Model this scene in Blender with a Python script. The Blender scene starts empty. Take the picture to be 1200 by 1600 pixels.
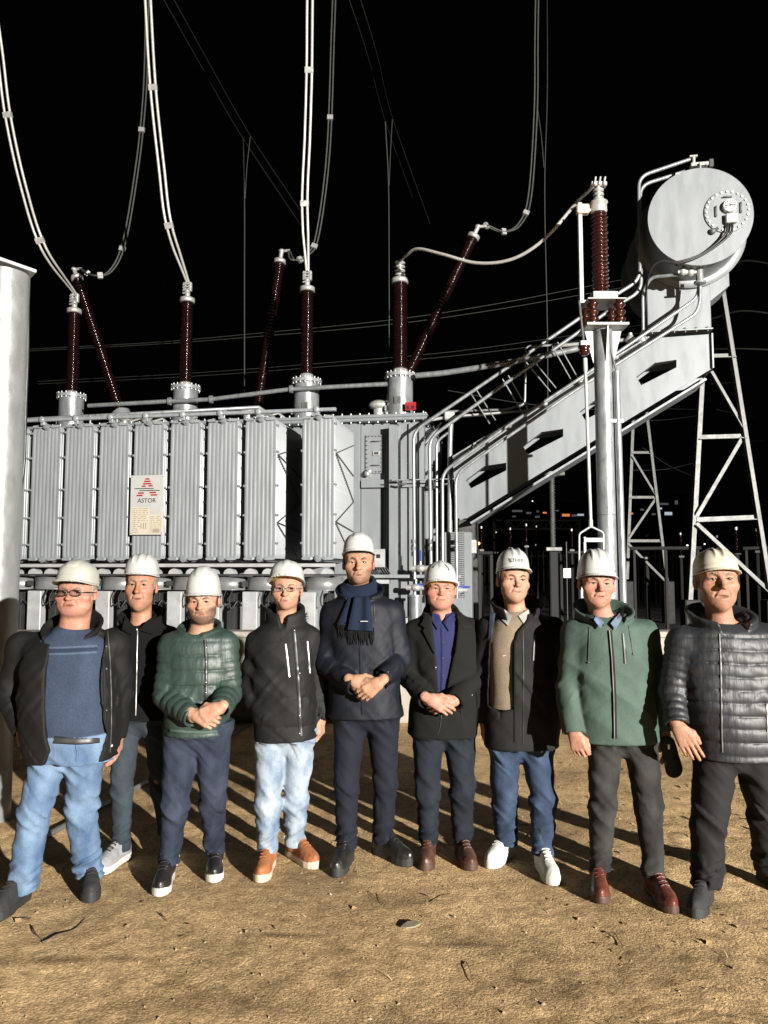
import bpy, bmesh, math, random
import numpy as np
from math import radians, sin, cos, pi, sqrt, tan
from mathutils import Vector, Matrix
from mathutils.bvhtree import BVHTree

random.seed(7)
SC = bpy.context.scene
COL = SC.collection

# ------------------------------------------------------------------ camera, sky, lamp, exposure
F, TH, H = 1202.0, radians(4.4), 1.62          # focal length in photo pixels, upward tilt, eye height
cam = bpy.data.objects.new('camera', bpy.data.cameras.new('camera'))
COL.objects.link(cam)
cam.location = (0, 0, H)
cam.rotation_euler = (radians(90) + TH, 0, 0)
cam.data.sensor_fit = 'VERTICAL'
cam.data.sensor_height = 36.0
cam.data.lens = 36.0 * F / 1600.0
cam.data.clip_start = 0.05
cam.data.clip_end = 3000
SC.camera = cam

world = bpy.data.worlds.new('World')
SC.world = world
world.use_nodes = True
bgn = world.node_tree.nodes['Background']
bgn.inputs['Color'].default_value = (0.55, 0.62, 0.8, 1)      # moonless night sky
bgn.inputs['Strength'].default_value = 0.0011

LAMP_POS = Vector((14.3, -17.0, 5.7))            # site floodlight on a mast behind the photographer, to the right
ld = bpy.data.lights.new('floodlight', 'SPOT')
ld.energy = 112000
ld.color = (1.0, 0.95, 0.87)
ld.shadow_soft_size = 0.16
ld.spot_size = radians(62)
ld.spot_blend = 0.6
lamp = bpy.data.objects.new('floodlight', ld)
COL.objects.link(lamp)
AIM = Vector((0.2, 8.0, 2.4))
lamp.location = LAMP_POS
lamp.rotation_euler = (AIM - lamp.location).to_track_quat('-Z', 'Y').to_euler()

SC.view_settings.view_transform = 'Standard'
SC.view_settings.look = 'None'
SC.view_settings.exposure = 0.0
SC.view_settings.gamma = 1.0
SC.render.engine = 'CYCLES'
SC.cycles.use_denoising = True
SC.cycles.max_bounces = 6
SC.cycles.diffuse_bounces = 3
SC.cycles.glossy_bounces = 3
SC.cycles.transparent_max_bounces = 8
SC.cycles.sample_clamp_indirect = 4.0

# ------------------------------------------------------------------ pixel helpers
def ray(px, py):
    u = (px - 600) / F; v = (800 - py) / F
    return Vector((u, cos(TH) - v * sin(TH), sin(TH) + v * cos(TH)))
CAM = Vector((0, 0, H))
def P(px, py, Y):
    r = ray(px, py)
    return CAM + r * (Y / r.y)
def G(px, py, z=0.0):
    r = ray(px, py)
    return CAM + r * ((z - H) / r.z)

TROT = radians(-10)
TO = P(525, 760, 10.5); TO.z = 0
MR = Matrix.Rotation(-TROT, 3, 'Z')
def T(px, py, w):
    """photo pixel -> point on the plane 'depth w' of the transformer's own frame"""
    o = MR @ (CAM - TO); r = MR @ ray(px, py)
    return o + r * ((w - o.y) / r.y)

# ------------------------------------------------------------------ materials
def mat(name, col, rough=0.5, metal=0.0, var=0.15, vscale=6.0, bump=0.0, bscale=40.0, stretch=(1, 1, 1), spec=0.5, sss=0.0, coat=0.0, detail=4.0, vstretch=(1, 1, 1), rvar=0.1):
    m = bpy.data.materials.new(name); m.use_nodes = True
    nt = m.node_tree; N = nt.nodes; L = nt.links
    b = N['Principled BSDF']
    b.inputs['Roughness'].default_value = rough
    b.inputs['Metallic'].default_value = metal
    b.inputs['Specular IOR Level'].default_value = spec
    if coat: b.inputs['Coat Weight'].default_value = coat; b.inputs['Coat Roughness'].default_value = 0.15
    tc = N.new('ShaderNodeTexCoord')
    mp = N.new('ShaderNodeMapping'); mp.inputs['Scale'].default_value = vstretch
    L.new(tc.outputs['Object'], mp.inputs['Vector'])
    n = N.new('ShaderNodeTexNoise'); n.inputs['Scale'].default_value = vscale; n.inputs['Detail'].default_value = detail
    n.inputs['Roughness'].default_value = 0.6
    L.new(mp.outputs['Vector'], n.inputs['Vector'])
    cr = N.new('ShaderNodeMixRGB'); cr.blend_type = 'MIX'
    c = Vector(col)
    cr.inputs[1].default_value = (*(c * (1 - var)), 1); cr.inputs[2].default_value = (*(c * (1 + var)), 1)
    mr = N.new('ShaderNodeMapRange'); mr.inputs[1].default_value = 0.3; mr.inputs[2].default_value = 0.7
    L.new(n.outputs['Fac'], mr.inputs[0]); L.new(mr.outputs[0], cr.inputs[0])
    L.new(cr.outputs[0], b.inputs['Base Color'])
    if rvar:
        mr2 = N.new('ShaderNodeMapRange'); mr2.inputs[1].default_value = 0.3; mr2.inputs[2].default_value = 0.7
        mr2.inputs[3].default_value = max(0.03, rough - rvar); mr2.inputs[4].default_value = min(1, rough + rvar)
        L.new(n.outputs['Fac'], mr2.inputs[0]); L.new(mr2.outputs[0], b.inputs['Roughness'])
    if bump:
        mp2 = N.new('ShaderNodeMapping'); mp2.inputs['Scale'].default_value = stretch
        L.new(tc.outputs['Object'], mp2.inputs['Vector'])
        n2 = N.new('ShaderNodeTexNoise'); n2.inputs['Scale'].default_value = bscale; n2.inputs['Detail'].default_value = 5
        L.new(mp2.outputs['Vector'], n2.inputs['Vector'])
        bp = N.new('ShaderNodeBump'); bp.inputs['Strength'].default_value = bump; bp.inputs['Distance'].default_value = 0.02
        L.new(n2.outputs['Fac'], bp.inputs['Height']); L.new(bp.outputs['Normal'], b.inputs['Normal'])
    if sss:
        b.inputs['Subsurface Weight'].default_value = sss
        b.inputs['Subsurface Radius'].default_value = (0.012, 0.005, 0.003)
        b.inputs['Subsurface Scale'].default_value = 1.0
    return m

def glow(name, col, strength):
    m = bpy.data.materials.new(name); m.use_nodes = True
    b = m.node_tree.nodes['Principled BSDF']
    b.inputs['Base Color'].default_value = (*col, 1)
    b.inputs['Emission Color'].default_value = (*col, 1); b.inputs['Emission Strength'].default_value = strength
    return m

M = {}
M['paint'] = mat('grey_transformer_paint', (0.218, 0.237, 0.252), 0.40, 0.12, 0.035, 2.5, 0.04, 60, vstretch=(3, 3, 0.7))
M['paint2'] = mat('grey_fin_paint', (0.275, 0.296, 0.312), 0.38, 0.2, 0.15, 3.0, 0.05, 50, vstretch=(6, 6, 0.5))
M['white_steel'] = mat('pale_galvanised_steel', (0.39, 0.402, 0.408), 0.5, 0.15, 0.12, 8)
M['galv'] = mat('galvanised_steel', (0.26, 0.276, 0.288), 0.36, 0.4, 0.22, 14, 0.05, 90, vstretch=(1, 1, 0.35))
M['zinc'] = mat('dull_zinc_steel', (0.115, 0.117, 0.114), 0.5, 0.3, 0.25, 9)
M['dark'] = mat('black_rubber', (0.012, 0.012, 0.013), 0.45, 0, 0.1, 10)
M['darksteel'] = mat('dark_grey_steel', (0.06, 0.06, 0.06), 0.5, 0.2, 0.2, 8)
M['porcelain'] = mat('brown_glazed_porcelain', (0.009, 0.0025, 0.0022), 0.13, 0, 0.25, 8, spec=0.6, rvar=0.04)
M['porcelain2'] = mat('red_brown_porcelain', (0.028, 0.0065, 0.005), 0.14, 0, 0.25, 8, spec=0.6, rvar=0.05)
M['alu'] = mat('cast_aluminium', (0.50, 0.50, 0.49), 0.38, 0.5, 0.15, 20, 0.08, 90)
M['cable'] = mat('bare_aluminium_conductor', (0.55, 0.54, 0.51), 0.42, 0.35, 0.10, 30)
M['cable_dull'] = mat('weathered_conductor', (0.058, 0.060, 0.056), 0.6, 0.2, 0.15, 30)
M['concrete'] = mat('pale_concrete', (0.29, 0.265, 0.23), 0.85, 0, 0.14, 3.0, 0.25, 35, detail=8)
M['conc_dark'] = mat('weathered_concrete', (0.030, 0.029, 0.027), 0.9, 0, 0.25, 3.0, 0.25, 30, detail=8)
M['plate'] = mat('brushed_plate', (0.46, 0.46, 0.45), 0.4, 0.1, 0.05, 8)
M['ivory'] = mat('ivory_label', (0.50, 0.45, 0.36), 0.5, 0, 0.06, 30)
M['tan'] = mat('tan_label_field', (0.30, 0.26, 0.20), 0.5, 0, 0.10, 60)
M['drum'] = mat('grey_fan_drum', (0.22, 0.225, 0.23), 0.35, 0.3, 0.2, 5)
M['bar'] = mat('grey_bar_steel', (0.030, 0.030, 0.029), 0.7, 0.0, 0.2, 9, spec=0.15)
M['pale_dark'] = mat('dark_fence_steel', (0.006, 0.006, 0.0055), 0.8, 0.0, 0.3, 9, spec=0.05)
M['galv_post'] = mat('grey_galvanised_post', (0.24, 0.252, 0.256), 0.38, 0.45, 0.10, 16, 0.05, 90, vstretch=(1, 1, 0.4))
M['red'] = mat('red_enamel', (0.30, 0.012, 0.016), 0.4, 0, 0.06, 10)
M['ink'] = mat('dark_grey_ink', (0.06, 0.065, 0.065), 0.5, 0, 0.05, 10)
M['blue'] = mat('blue_handle', (0.03, 0.05, 0.30), 0.4, 0, 0.05, 10)
M['dialwhite'] = mat('white_dial', (0.5, 0.5, 0.48), 0.35, 0, 0.03, 10)
M['void'] = mat('black_void_steel', (0.03, 0.03, 0.03), 0.7, 0, 0.1, 5)

# ------------------------------------------------------------------ mesh collector
class MB:
    def __init__(s): s.v = []; s.f = []; s.sm = []
    def add(s, vs, fs, smooth=False):
        o = len(s.v); s.v += [tuple(v) for v in vs]
        s.f += [tuple(i + o for i in f) for f in fs]; s.sm += [smooth] * len(fs)
        return s
    def box(s, lo, hi, mtx=None):
        x0, y0, z0 = lo; x1, y1, z1 = hi
        vs = [Vector(p) for p in ((x0,y0,z0),(x1,y0,z0),(x1,y1,z0),(x0,y1,z0),(x0,y0,z1),(x1,y0,z1),(x1,y1,z1),(x0,y1,z1))]
        if mtx is not None: vs = [mtx @ v for v in vs]
        return s.add(vs, [(0,3,2,1),(4,5,6,7),(0,1,5,4),(1,2,6,5),(2,3,7,6),(3,0,4,7)])
    def bbox(s, lo, hi, b=0.004):
        """box with chamfered vertical and horizontal edges"""
        bm = bmesh.new(); bmesh.ops.create_cube(bm, size=1)
        c = [(a + d) / 2 for a, d in zip(lo, hi)]; e = [abs(d - a) for a, d in zip(lo, hi)]
        for v in bm.verts: v.co = Vector((c[0] + v.co.x * e[0], c[1] + v.co.y * e[1], c[2] + v.co.z * e[2]))
        bmesh.ops.bevel(bm, geom=bm.edges[:], offset=min(b, min(e) * 0.3), segments=1, affect='EDGES')
        bm.verts.index_update()
        s.add([v.co.copy() for v in bm.verts], [[v.index for v in f.verts] for f in bm.faces]); bm.free()
        return s
    def tube(s, pts, r, n=8, cap=True, smooth=True):
        pts = [Vector(p) for p in pts]
        rs = r if isinstance(r, (list, tuple)) else [r] * len(pts)
        d = []
        for i in range(len(pts)):
            a = pts[max(i - 1, 0)]; b = pts[min(i + 1, len(pts) - 1)]
            d.append((b - a).normalized())
        up = Vector((0, 0, 1)) if abs(d[0].z) < 0.9 else Vector((1, 0, 0))
        x = d[0].cross(up).normalized()
        vs = []
        for p, t, rr in zip(pts, d, rs):
            x = (x - t * x.dot(t)).normalized(); y = t.cross(x)
            for k in range(n):
                a = 2 * pi * k / n
                vs.append(p + (x * cos(a) + y * sin(a)) * rr)
        fs = []
        for i in range(len(pts) - 1):
            for k in range(n):
                fs.append((i*n+k, i*n+(k+1) % n, (i+1)*n+(k+1) % n, (i+1)*n+k))
        s.add(vs, fs, smooth)
        if cap:
            s.add(vs[:n], [tuple(range(n))[::-1]]); s.add(vs[-n:], [tuple(range(n))])
        return s
    def cyl(s, a, b, r, r2=None, n=24, cap=True, smooth=True):
        return s.tube([a, b], [r, r if r2 is None else r2], n, cap, smooth)
    def lathe(s, a, b, prof, n=20, smooth=True, cap=True):
        """prof: (t along a->b in metres, radius)"""
        a = Vector(a); b = Vector(b); t = (b - a).normalized()
        up = Vector((0, 0, 1)) if abs(t.z) < 0.9 else Vector((1, 0, 0))
        x = t.cross(up).normalized(); y = t.cross(x)
        vs = []
        for h, r in prof:
            for k in range(n):
                an = 2 * pi * k / n
                vs.append(a + t * h + (x * cos(an) + y * sin(an)) * r)
        fs = []
        for i in range(len(prof) - 1):
            for k in range(n):
                fs.append((i*n+k, (i+1)*n+k, (i+1)*n+(k+1) % n, i*n+(k+1) % n))
        s.add(vs, fs, smooth)
        if cap:
            s.add(vs[:n], [tuple(range(n))]); s.add(vs[-n:], [tuple(range(n))[::-1]])
        return s
    def prism(s, poly, d):
        """polygon (3d points) extruded by vector d"""
        p = [Vector(q) for q in poly]; n = len(p); d = Vector(d)
        vs = p + [q + d for q in p]
        return s.add(vs, [tuple(range(n)), tuple(range(2*n - 1, n - 1, -1))] + [(i, i + n, (i+1) % n + n, (i+1) % n) for i in range(n)])
    def beam(s, a, b, wx, wy, up=(0, 1, 0)):
        a = Vector(a); b = Vector(b); t = (b - a).normalized(); up = Vector(up)
        x = t.cross(up)
        x = x.normalized() if x.length > 1e-4 else t.orthogonal().normalized()
        y = t.cross(x)
        q = [x * (wx/2) + y * (wy/2), -x * (wx/2) + y * (wy/2), -x * (wx/2) - y * (wy/2), x * (wx/2) - y * (wy/2)]
        return s.prism([a + k for k in q], b - a)
    def angle(s, a, b, w, t=0.012, up=(0, 1, 0)):
        """rolled L section"""
        a = Vector(a); b = Vector(b); d = (b - a).normalized(); up = Vector(up)
        x = d.cross(up).normalized(); y = d.cross(x)
        poly = [(0, 0), (w, 0), (w, t), (t, t), (t, w), (0, w)]
        return s.prism([a + x * (px - w/2) + y * (py - w/2) for px, py in poly], b - a)
    def ball(s, c, r, n=10, sc=(1, 1, 1)):
        vs = []; fs = []; m = n // 2 + 1
        for i in range(m + 1):
            th = pi * i / m
            for k in range(n):
                a = 2 * pi * k / n
                vs.append(Vector(c) + Vector((sin(th)*cos(a)*r*sc[0], sin(th)*sin(a)*r*sc[1], cos(th)*r*sc[2])))
        for i in range(m):
            for k in range(n):
                fs.append((i*n+k, (i+1)*n+k, (i+1)*n+(k+1) % n, i*n+(k+1) % n))
        return s.add(vs, fs, True)
    def mesh(s, name):
        me = bpy.data.meshes.new(name)
        me.from_pydata(s.v, [], s.f); me.validate()
        if len(me.polygons) == len(s.sm): me.polygons.foreach_set('use_smooth', s.sm)
        bm = bmesh.new(); bm.from_mesh(me); bmesh.ops.recalc_face_normals(bm, faces=bm.faces[:]); bm.to_mesh(me); bm.free()
        return me

def obj(name, data, m=None, parent=None, **props):
    me = data.mesh(name) if isinstance(data, MB) else data
    o = bpy.data.objects.new(name, me); COL.objects.link(o)
    if m is not None and not len(me.materials): me.materials.append(M[m] if isinstance(m, str) else m)
    if parent is not None: o.parent = parent
    for k, v in props.items(): o[k] = v
    return o
def tag(o, label, cat, group=None):
    o['label'] = label; o['category'] = cat
    if group: o['group'] = group
    return o
def thing(name, label, cat, loc=(0, 0, 0), rz=0.0, group=None):
    o = bpy.data.objects.new(name, None); COL.objects.link(o)
    o.location = loc; o.rotation_euler = (0, 0, rz); o.empty_display_size = 0.2
    return tag(o, label, cat, group)

def bend(pts, rad, n=6):
    pts = [Vector(p) for p in pts]; out = [pts[0]]
    for i in range(1, len(pts) - 1):
        a, b, c = pts[i-1], pts[i], pts[i+1]
        r = min(rad, (a-b).length * 0.45, (c-b).length * 0.45)
        p0 = b + (a-b).normalized() * r; p1 = b + (c-b).normalized() * r
        for k in range(n + 1):
            t = k / n
            out.append(p0 * (1-t)**2 + b * (2*t*(1-t)) + p1 * t*t)
    out.append(pts[-1]); return out
def spline(pts, n=8):
    p = [Vector(q) for q in pts]; p = [p[0]*2 - p[1]] + p + [p[-1]*2 - p[-2]]
    out = []
    for i in range(1, len(p) - 2):
        for k in range(n):
            t = k / n
            out.append(0.5 * (2*p[i] + (p[i+1]-p[i-1])*t + (2*p[i-1]-5*p[i]+4*p[i+1]-p[i+2])*t*t + (3*p[i]-p[i-1]-3*p[i+1]+p[i+2])*t**3))
    out.append(p[-2]); return out
def text_mesh(txt, size, depth=0.001, bold=0.0):
    c = bpy.data.curves.new('lettering', 'FONT'); c.body = txt; c.size = size; c.extrude = depth; c.offset = bold
    c.align_x = 'CENTER'; c.align_y = 'CENTER'; c.resolution_u = 3
    o = bpy.data.objects.new('lettering', c); COL.objects.link(o)
    bpy.context.view_layer.update()
    me = bpy.data.meshes.new_from_object(o.evaluated_get(bpy.context.evaluated_depsgraph_get()))
    bpy.data.objects.remove(o); return me

# ================================================================== SETTING: ground, wall
def noise2(x, y, seed, f, n=6):
    rs = np.random.RandomState(seed); v = 0
    for i in range(n):
        a = rs.rand() * 6.28; k = f * (0.6 + rs.rand() * 0.9); ph = rs.rand(2) * 6.28
        v = v + np.sin(k * (x*cos(a) + y*sin(a)) + ph[0] + 1.3*np.sin(k*0.7*(y*cos(a) - x*sin(a)) + ph[1]))
    return v / n
def ground_height(x, y):
    h = 0.007 * noise2(x, y, 1, 2.2) + 0.004 * noise2(x, y, 2, 8.0) + 0.0032 * noise2(x, y, 3, 27.0) + 0.0034 * noise2(x, y, 4, 75.0, 9)
    # shallow wheel ruts running across in front of the men
    r1 = y - (2.62 + 0.10*np.sin(0.9*x + 0.4)); r2 = y - (2.92 + 0.07*np.sin(1.1*x))
    h = h - 0.011*np.exp(-(r1/0.07)**2)*(0.6+0.4*np.sin(3.1*x)) + 0.010*np.exp(-((r1-0.13)/0.06)**2)*(0.5+0.5*np.sin(2.3*x+1))
    h = h - 0.006*np.exp(-(r2/0.05)**2)*(0.5+0.5*np.sin(2.7*x+2))
    # rougher trodden clods on the lit side at the right
    h = h + 0.012*np.abs(noise2(x, y, 9, 16.0)) * np.clip((x - 0.9)/0.8, 0, 1)*np.clip((6.8-y)/1.5, 0, 1)
    # tyre tread pressed into the soft soil at the bottom right
    tm = np.exp(-(((x - 1.15 - 0.25*(y - 2.4))/0.42)**2)**2)*np.clip((3.3 - y)/0.5, 0, 1)*np.clip((y - 1.6)/0.3, 0, 1)
    h = h + tm*(0.006*np.abs(np.sin(48*(y + 0.35*np.abs(x - 1.15)) + 1.5*noise2(x, y, 12, 5.0))) + 0.006*noise2(x, y, 13, 40.0, 7))
    fade = np.clip((14 - y)/4, 0, 1)
    return h * fade - 0.012
def build_ground():
    # one sheet, fine near the camera and coarse out to the horizon
    def axis(edges):
        out = [edges[0][0]]
        for a, b, s in edges:
            n = max(1, int(round((b-a)/s))); out += list(np.linspace(a, b, n+1)[1:])
        return np.array(out)
    xs = axis([(-900, -60, 120), (-60, -8, 4), (-8, -3.2, 0.12), (-3.2, 3.4, 0.022), (3.4, 8, 0.12), (8, 60, 4), (60, 900, 120)])
    ys = axis([(-60, -4, 4), (-4, 1.6, 0.2), (1.6, 5.2, 0.016), (5.2, 8.4, 0.04), (8.4, 16, 0.2), (16, 80, 4), (80, 1500, 120)])
    X, Y = np.meshgrid(xs, ys, indexing='ij')
    Z = ground_height(X, Y)
    Z = np.where((np.abs(X) > 8) | (Y > 14) | (Y < -4), -0.012, Z)
    nx, ny = X.shape
    v = np.stack([X, Y, Z], -1).reshape(-1, 3)
    i = np.arange(nx*ny).reshape(nx, ny)
    f = np.stack([i[:-1, :-1], i[1:, :-1], i[1:, 1:], i[:-1, 1:]], -1).reshape(-1, 4)
    me = bpy.data.meshes.new('ground')
    me.vertices.add(len(v)); me.vertices.foreach_set('co', v.ravel().astype(np.float32))
    me.loops.add(f.size); me.loops.foreach_set('vertex_index', f.ravel().astype(np.int32))
    me.polygons.add(len(f)); me.polygons.foreach_set('loop_start', np.arange(0, f.size, 4, dtype=np.int32))
    me.update(calc_edges=True); me.polygons.foreach_set('use_smooth', np.ones(len(f), bool))
    return me
def ground_material():
    m = bpy.data.materials.new('trodden_sandy_soil'); m.use_nodes = True
    nt = m.node_tree; N = nt.nodes; L = nt.links; b = N['Principled BSDF']
    b.inputs['Roughness'].default_value = 0.9; b.inputs['Specular IOR Level'].default_value = 0.25
    tc = N.new('ShaderNodeTexCoord')
    def noise(scale, detail=6, rough=0.6, vec=None):
        n = N.new('ShaderNodeTexNoise'); n.inputs['Scale'].default_value = scale; n.inputs['Detail'].default_value = detail; n.inputs['Roughness'].default_value = rough
        L.new(vec or tc.outputs['Object'], n.inputs['Vector']); return n
    def ramp(src, stops):
        r = N.new('ShaderNodeValToRGB'); L.new(src, r.inputs[0])
        while len(r.color_ramp.elements) < len(stops): r.color_ramp.elements.new(0.5)
        for e, (p, c) in zip(r.color_ramp.elements, stops): e.position = p; e.color = (*c, 1)
        return r
    def mix(t, a, bb, fac):
        x = N.new('ShaderNodeMixRGB'); x.blend_type = t
        for k, s in ((0, fac), (1, a), (2, bb)):
            if hasattr(s, 'is_output'): L.new(s, x.inputs[k])
            elif isinstance(s, (int, float)): x.inputs[k].default_value = s
            else: x.inputs[k].default_value = (*s, 1)
        return x
    big = ramp(noise(0.75, 7).outputs['Fac'], [(0.35, (0.30, 0.205, 0.108)), (0.5, (0.47, 0.325, 0.17)), (0.66, (0.62, 0.435, 0.23))])
    mid = ramp(noise(9, 8, 0.7).outputs['Fac'], [(0.32, (0.58, 0.55, 0.50)), (0.5, (1.0, 1.0, 1.0)), (0.7, (1.25, 1.25, 1.25))])
    c1 = mix('MULTIPLY', big.outputs[0], mid.outputs[0], 0.85)
    fine = ramp(noise(110, 5, 0.85).outputs['Fac'], [(0.36, (0.22, 0.20, 0.18)), (0.5, (1.05, 1.05, 1.05)), (0.68, (1.5, 1.48, 1.45))])
    c2 = mix('MULTIPLY', c1.outputs[0], fine.outputs[0], 0.8)
    # scattered darker grit
    vo = N.new('ShaderNodeTexVoronoi'); vo.inputs['Scale'].default_value = 55; L.new(tc.outputs['Object'], vo.inputs['Vector'])
    vr = ramp(vo.outputs['Distance'], [(0.10, (1, 1, 1)), (0.2, (0, 0, 0))])
    vg = ramp(vo.outputs['Color'], [(0.72, (0, 0, 0)), (0.76, (1, 1, 1))])
    gm = mix('MULTIPLY', vr.outputs[0], vg.outputs[0], 1.0)
    c3 = mix('MIX', c2.outputs[0], (0.60, 0.50, 0.36), gm.outputs[0])
    # per-grain tint
    vg2 = N.new('ShaderNodeTexVoronoi'); vg2.inputs['Scale'].default_value = 85; L.new(tc.outputs['Object'], vg2.inputs['Vector'])
    gt = ramp(vg2.outputs['Color'], [(0.1, (0.72, 0.70, 0.68)), (0.5, (1, 1, 1)), (0.9, (1.28, 1.26, 1.2))])
    c3 = mix('MULTIPLY', c3.outputs[0], gt.outputs[0], 0.8)
    # streaks of darker colour, each with its own place, length and ragged edge
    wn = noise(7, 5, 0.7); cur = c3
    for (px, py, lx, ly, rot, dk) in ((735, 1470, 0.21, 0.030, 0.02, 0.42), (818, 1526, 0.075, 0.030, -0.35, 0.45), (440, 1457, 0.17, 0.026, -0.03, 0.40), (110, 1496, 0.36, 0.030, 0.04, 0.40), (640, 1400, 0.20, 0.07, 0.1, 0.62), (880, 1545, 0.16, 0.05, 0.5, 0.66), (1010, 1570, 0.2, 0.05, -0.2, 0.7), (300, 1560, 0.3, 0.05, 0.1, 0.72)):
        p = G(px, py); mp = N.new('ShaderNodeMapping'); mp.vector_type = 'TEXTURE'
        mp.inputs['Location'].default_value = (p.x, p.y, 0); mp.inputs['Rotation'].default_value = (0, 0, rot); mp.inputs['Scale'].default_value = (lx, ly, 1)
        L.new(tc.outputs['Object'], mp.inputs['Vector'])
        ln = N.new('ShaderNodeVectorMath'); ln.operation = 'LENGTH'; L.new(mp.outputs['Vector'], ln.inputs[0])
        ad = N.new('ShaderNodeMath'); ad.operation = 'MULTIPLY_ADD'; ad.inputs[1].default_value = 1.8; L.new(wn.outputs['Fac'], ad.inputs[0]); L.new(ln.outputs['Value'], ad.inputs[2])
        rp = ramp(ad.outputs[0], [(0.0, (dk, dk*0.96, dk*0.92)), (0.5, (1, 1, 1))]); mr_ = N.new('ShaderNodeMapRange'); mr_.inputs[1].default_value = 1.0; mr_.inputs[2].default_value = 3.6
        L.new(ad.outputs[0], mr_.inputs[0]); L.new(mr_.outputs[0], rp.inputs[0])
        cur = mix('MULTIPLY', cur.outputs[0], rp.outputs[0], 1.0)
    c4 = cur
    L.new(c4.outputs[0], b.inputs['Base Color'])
    # relief
    add = N.new('ShaderNodeMath'); add.operation = 'ADD'
    n1 = noise(60, 8, 0.8); n2 = noise(190, 5, 0.8)
    L.new(n1.outputs['Fac'], add.inputs[0]); 
    mu = N.new('ShaderNodeMath'); mu.operation = 'MULTIPLY'; mu.inputs[1].default_value = 0.5
    L.new(n2.outputs['Fac'], mu.inputs[0]); L.new(mu.outputs[0], add.inputs[1])
    vb = N.new('ShaderNodeMath'); vb.operation = 'MULTIPLY_ADD'; vb.inputs[1].default_value = -0.55; L.new(vg2.outputs['Distance'], vb.inputs[0]); L.new(add.outputs[0], vb.inputs[2]); add = vb
    bp = N.new('ShaderNodeBump'); bp.inputs['Strength'].default_value = 1.0; bp.inputs['Distance'].default_value = 0.02
    L.new(add.outputs[0], bp.inputs['Height']); L.new(bp.outputs['Normal'], b.inputs['Normal'])
    pk = N.new('ShaderNodeMapRange'); pk.inputs[1].default_value = 0.38; pk.inputs[2].default_value = 0.62; pk.inputs[3].default_value = 0.30; pk.inputs[4].default_value = 1.0
    L.new(noise(1.6, 4, 0.6).outputs['Fac'], pk.inputs[0]); L.new(pk.outputs[0], bp.inputs['Strength'])
    return m
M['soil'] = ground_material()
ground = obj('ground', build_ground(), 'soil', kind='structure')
def gz(x, y): return float(ground_height(np.array([x]), np.array([y]))[0])

# oil-pit wall behind the men
w = thing('concrete_wall', 'long low pale concrete wall behind the row of men', 'wall', (0, 8.45, 0))
for k in range(6):
    x0 = -8.0 + k * 2.6
    b = MB(); b.bbox((x0, 0, -0.1), (x0 + 2.592, 0.26, 0.90), 0.012); obj('wall_panel', b, 'concrete', w)
b = MB(); b.bbox((-8.0, -0.02, 0.90), (7.6, 0.28, 0.965), 0.01); obj('coping', b, 'concrete', w)

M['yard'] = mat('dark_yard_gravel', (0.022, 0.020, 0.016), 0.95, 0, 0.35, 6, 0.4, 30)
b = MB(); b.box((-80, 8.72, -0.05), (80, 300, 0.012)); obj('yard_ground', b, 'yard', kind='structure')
# gravel, straw and leaf litter: far too many to count
def scatter_litter():
    rs = np.random.RandomState(5)
    st = MB(); sw = MB(); lf = MB()
    for i in range(2600):
        y = 1.9 + rs.rand()**1.5 * 5.8; x = (rs.rand()*2 - 1) * (0.6 * y + 0.4)
        r = 0.0022 + 0.0058 * rs.rand()**4
        z = gz(x, y); q = Matrix.Rotation(rs.rand()*6.28, 3, 'Z') @ Matrix.Rotation(rs.rand()*2, 3, 'X')
        sc = Vector((r*(0.8+rs.rand()*0.7), r*(0.7+rs.rand()*0.5), r*(0.5+rs.rand()*0.4)))
        vs = [Vector(p) for p in ((1,0,0),(-1,0.1,0),(0.1,1,0),(0,-1,0.1),(0,0.1,1),(0.1,0,-1))]
        vs = [q @ Vector((p.x*sc.x, p.y*sc.y, p.z*sc.z)) + Vector((x, y, z + sc.z*0.3)) for p in vs]
        st.add(vs, [(0,2,4),(2,1,4),(1,3,4),(3,0,4),(2,0,5),(1,2,5),(3,1,5),(0,3,5)])
    for i in range(1900):
        y = 1.9 + rs.rand()**1.3 * 5.5; x = (rs.rand()*2 - 1) * (0.6 * y + 0.3)
        if x < 0.6 and rs.rand() < 0.45: continue
        a = rs.rand()*6.28; ln = 0.012 + 0.045*rs.rand()**2; wd = 0.0009 + 0.0010*rs.rand()
        d = Vector((cos(a), sin(a), (rs.rand()-0.3)*0.35)); n = Vector((-sin(a), cos(a), 0))
        c = Vector((x, y, gz(x, y) + 0.003)); m_ = c + d*ln*0.5 + Vector((0, 0, 0.004*rs.rand())); e = c + d*ln + n*ln*0.15*(rs.rand()-0.5)
        sw.add([c-n*wd, c+n*wd, m_+n*wd, m_-n*wd, e+n*wd*0.5, e-n*wd*0.5], [(0,1,2,3),(3,2,4,5)])
    for i in range(520):
        y = 3.4 + rs.rand() * 3.6; x = 0.9 + rs.rand()*2.6 if i % 5 else (rs.rand()*2-1)*2.2
        a = rs.rand()*6.28; ln = 0.012 + 0.035*rs.rand(); wd = ln*(0.25+0.3*rs.rand())
        d = Vector((cos(a), sin(a), (rs.rand()-0.4)*0.6)).normalized(); n = Vector((-sin(a), cos(a), (rs.rand()-0.5)*0.8)).normalized()
        c = Vector((x, y, gz(x, y) + 0.004)); t = c + d*ln; mm = c + d*ln*0.5
        lf.add([c, mm + n*wd + Vector((0,0,0.004)), t, mm - n*wd, mm], [(0,4,1),(1,4,2),(2,4,3),(3,4,0)])
    return st, sw, lf
M['stone'] = mat('pale_grit', (0.26, 0.20, 0.135), 0.85, 0, 0.4, 25)
M['straw'] = mat('dry_straw', (0.48, 0.36, 0.20), 0.8, 0, 0.35, 12)
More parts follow.
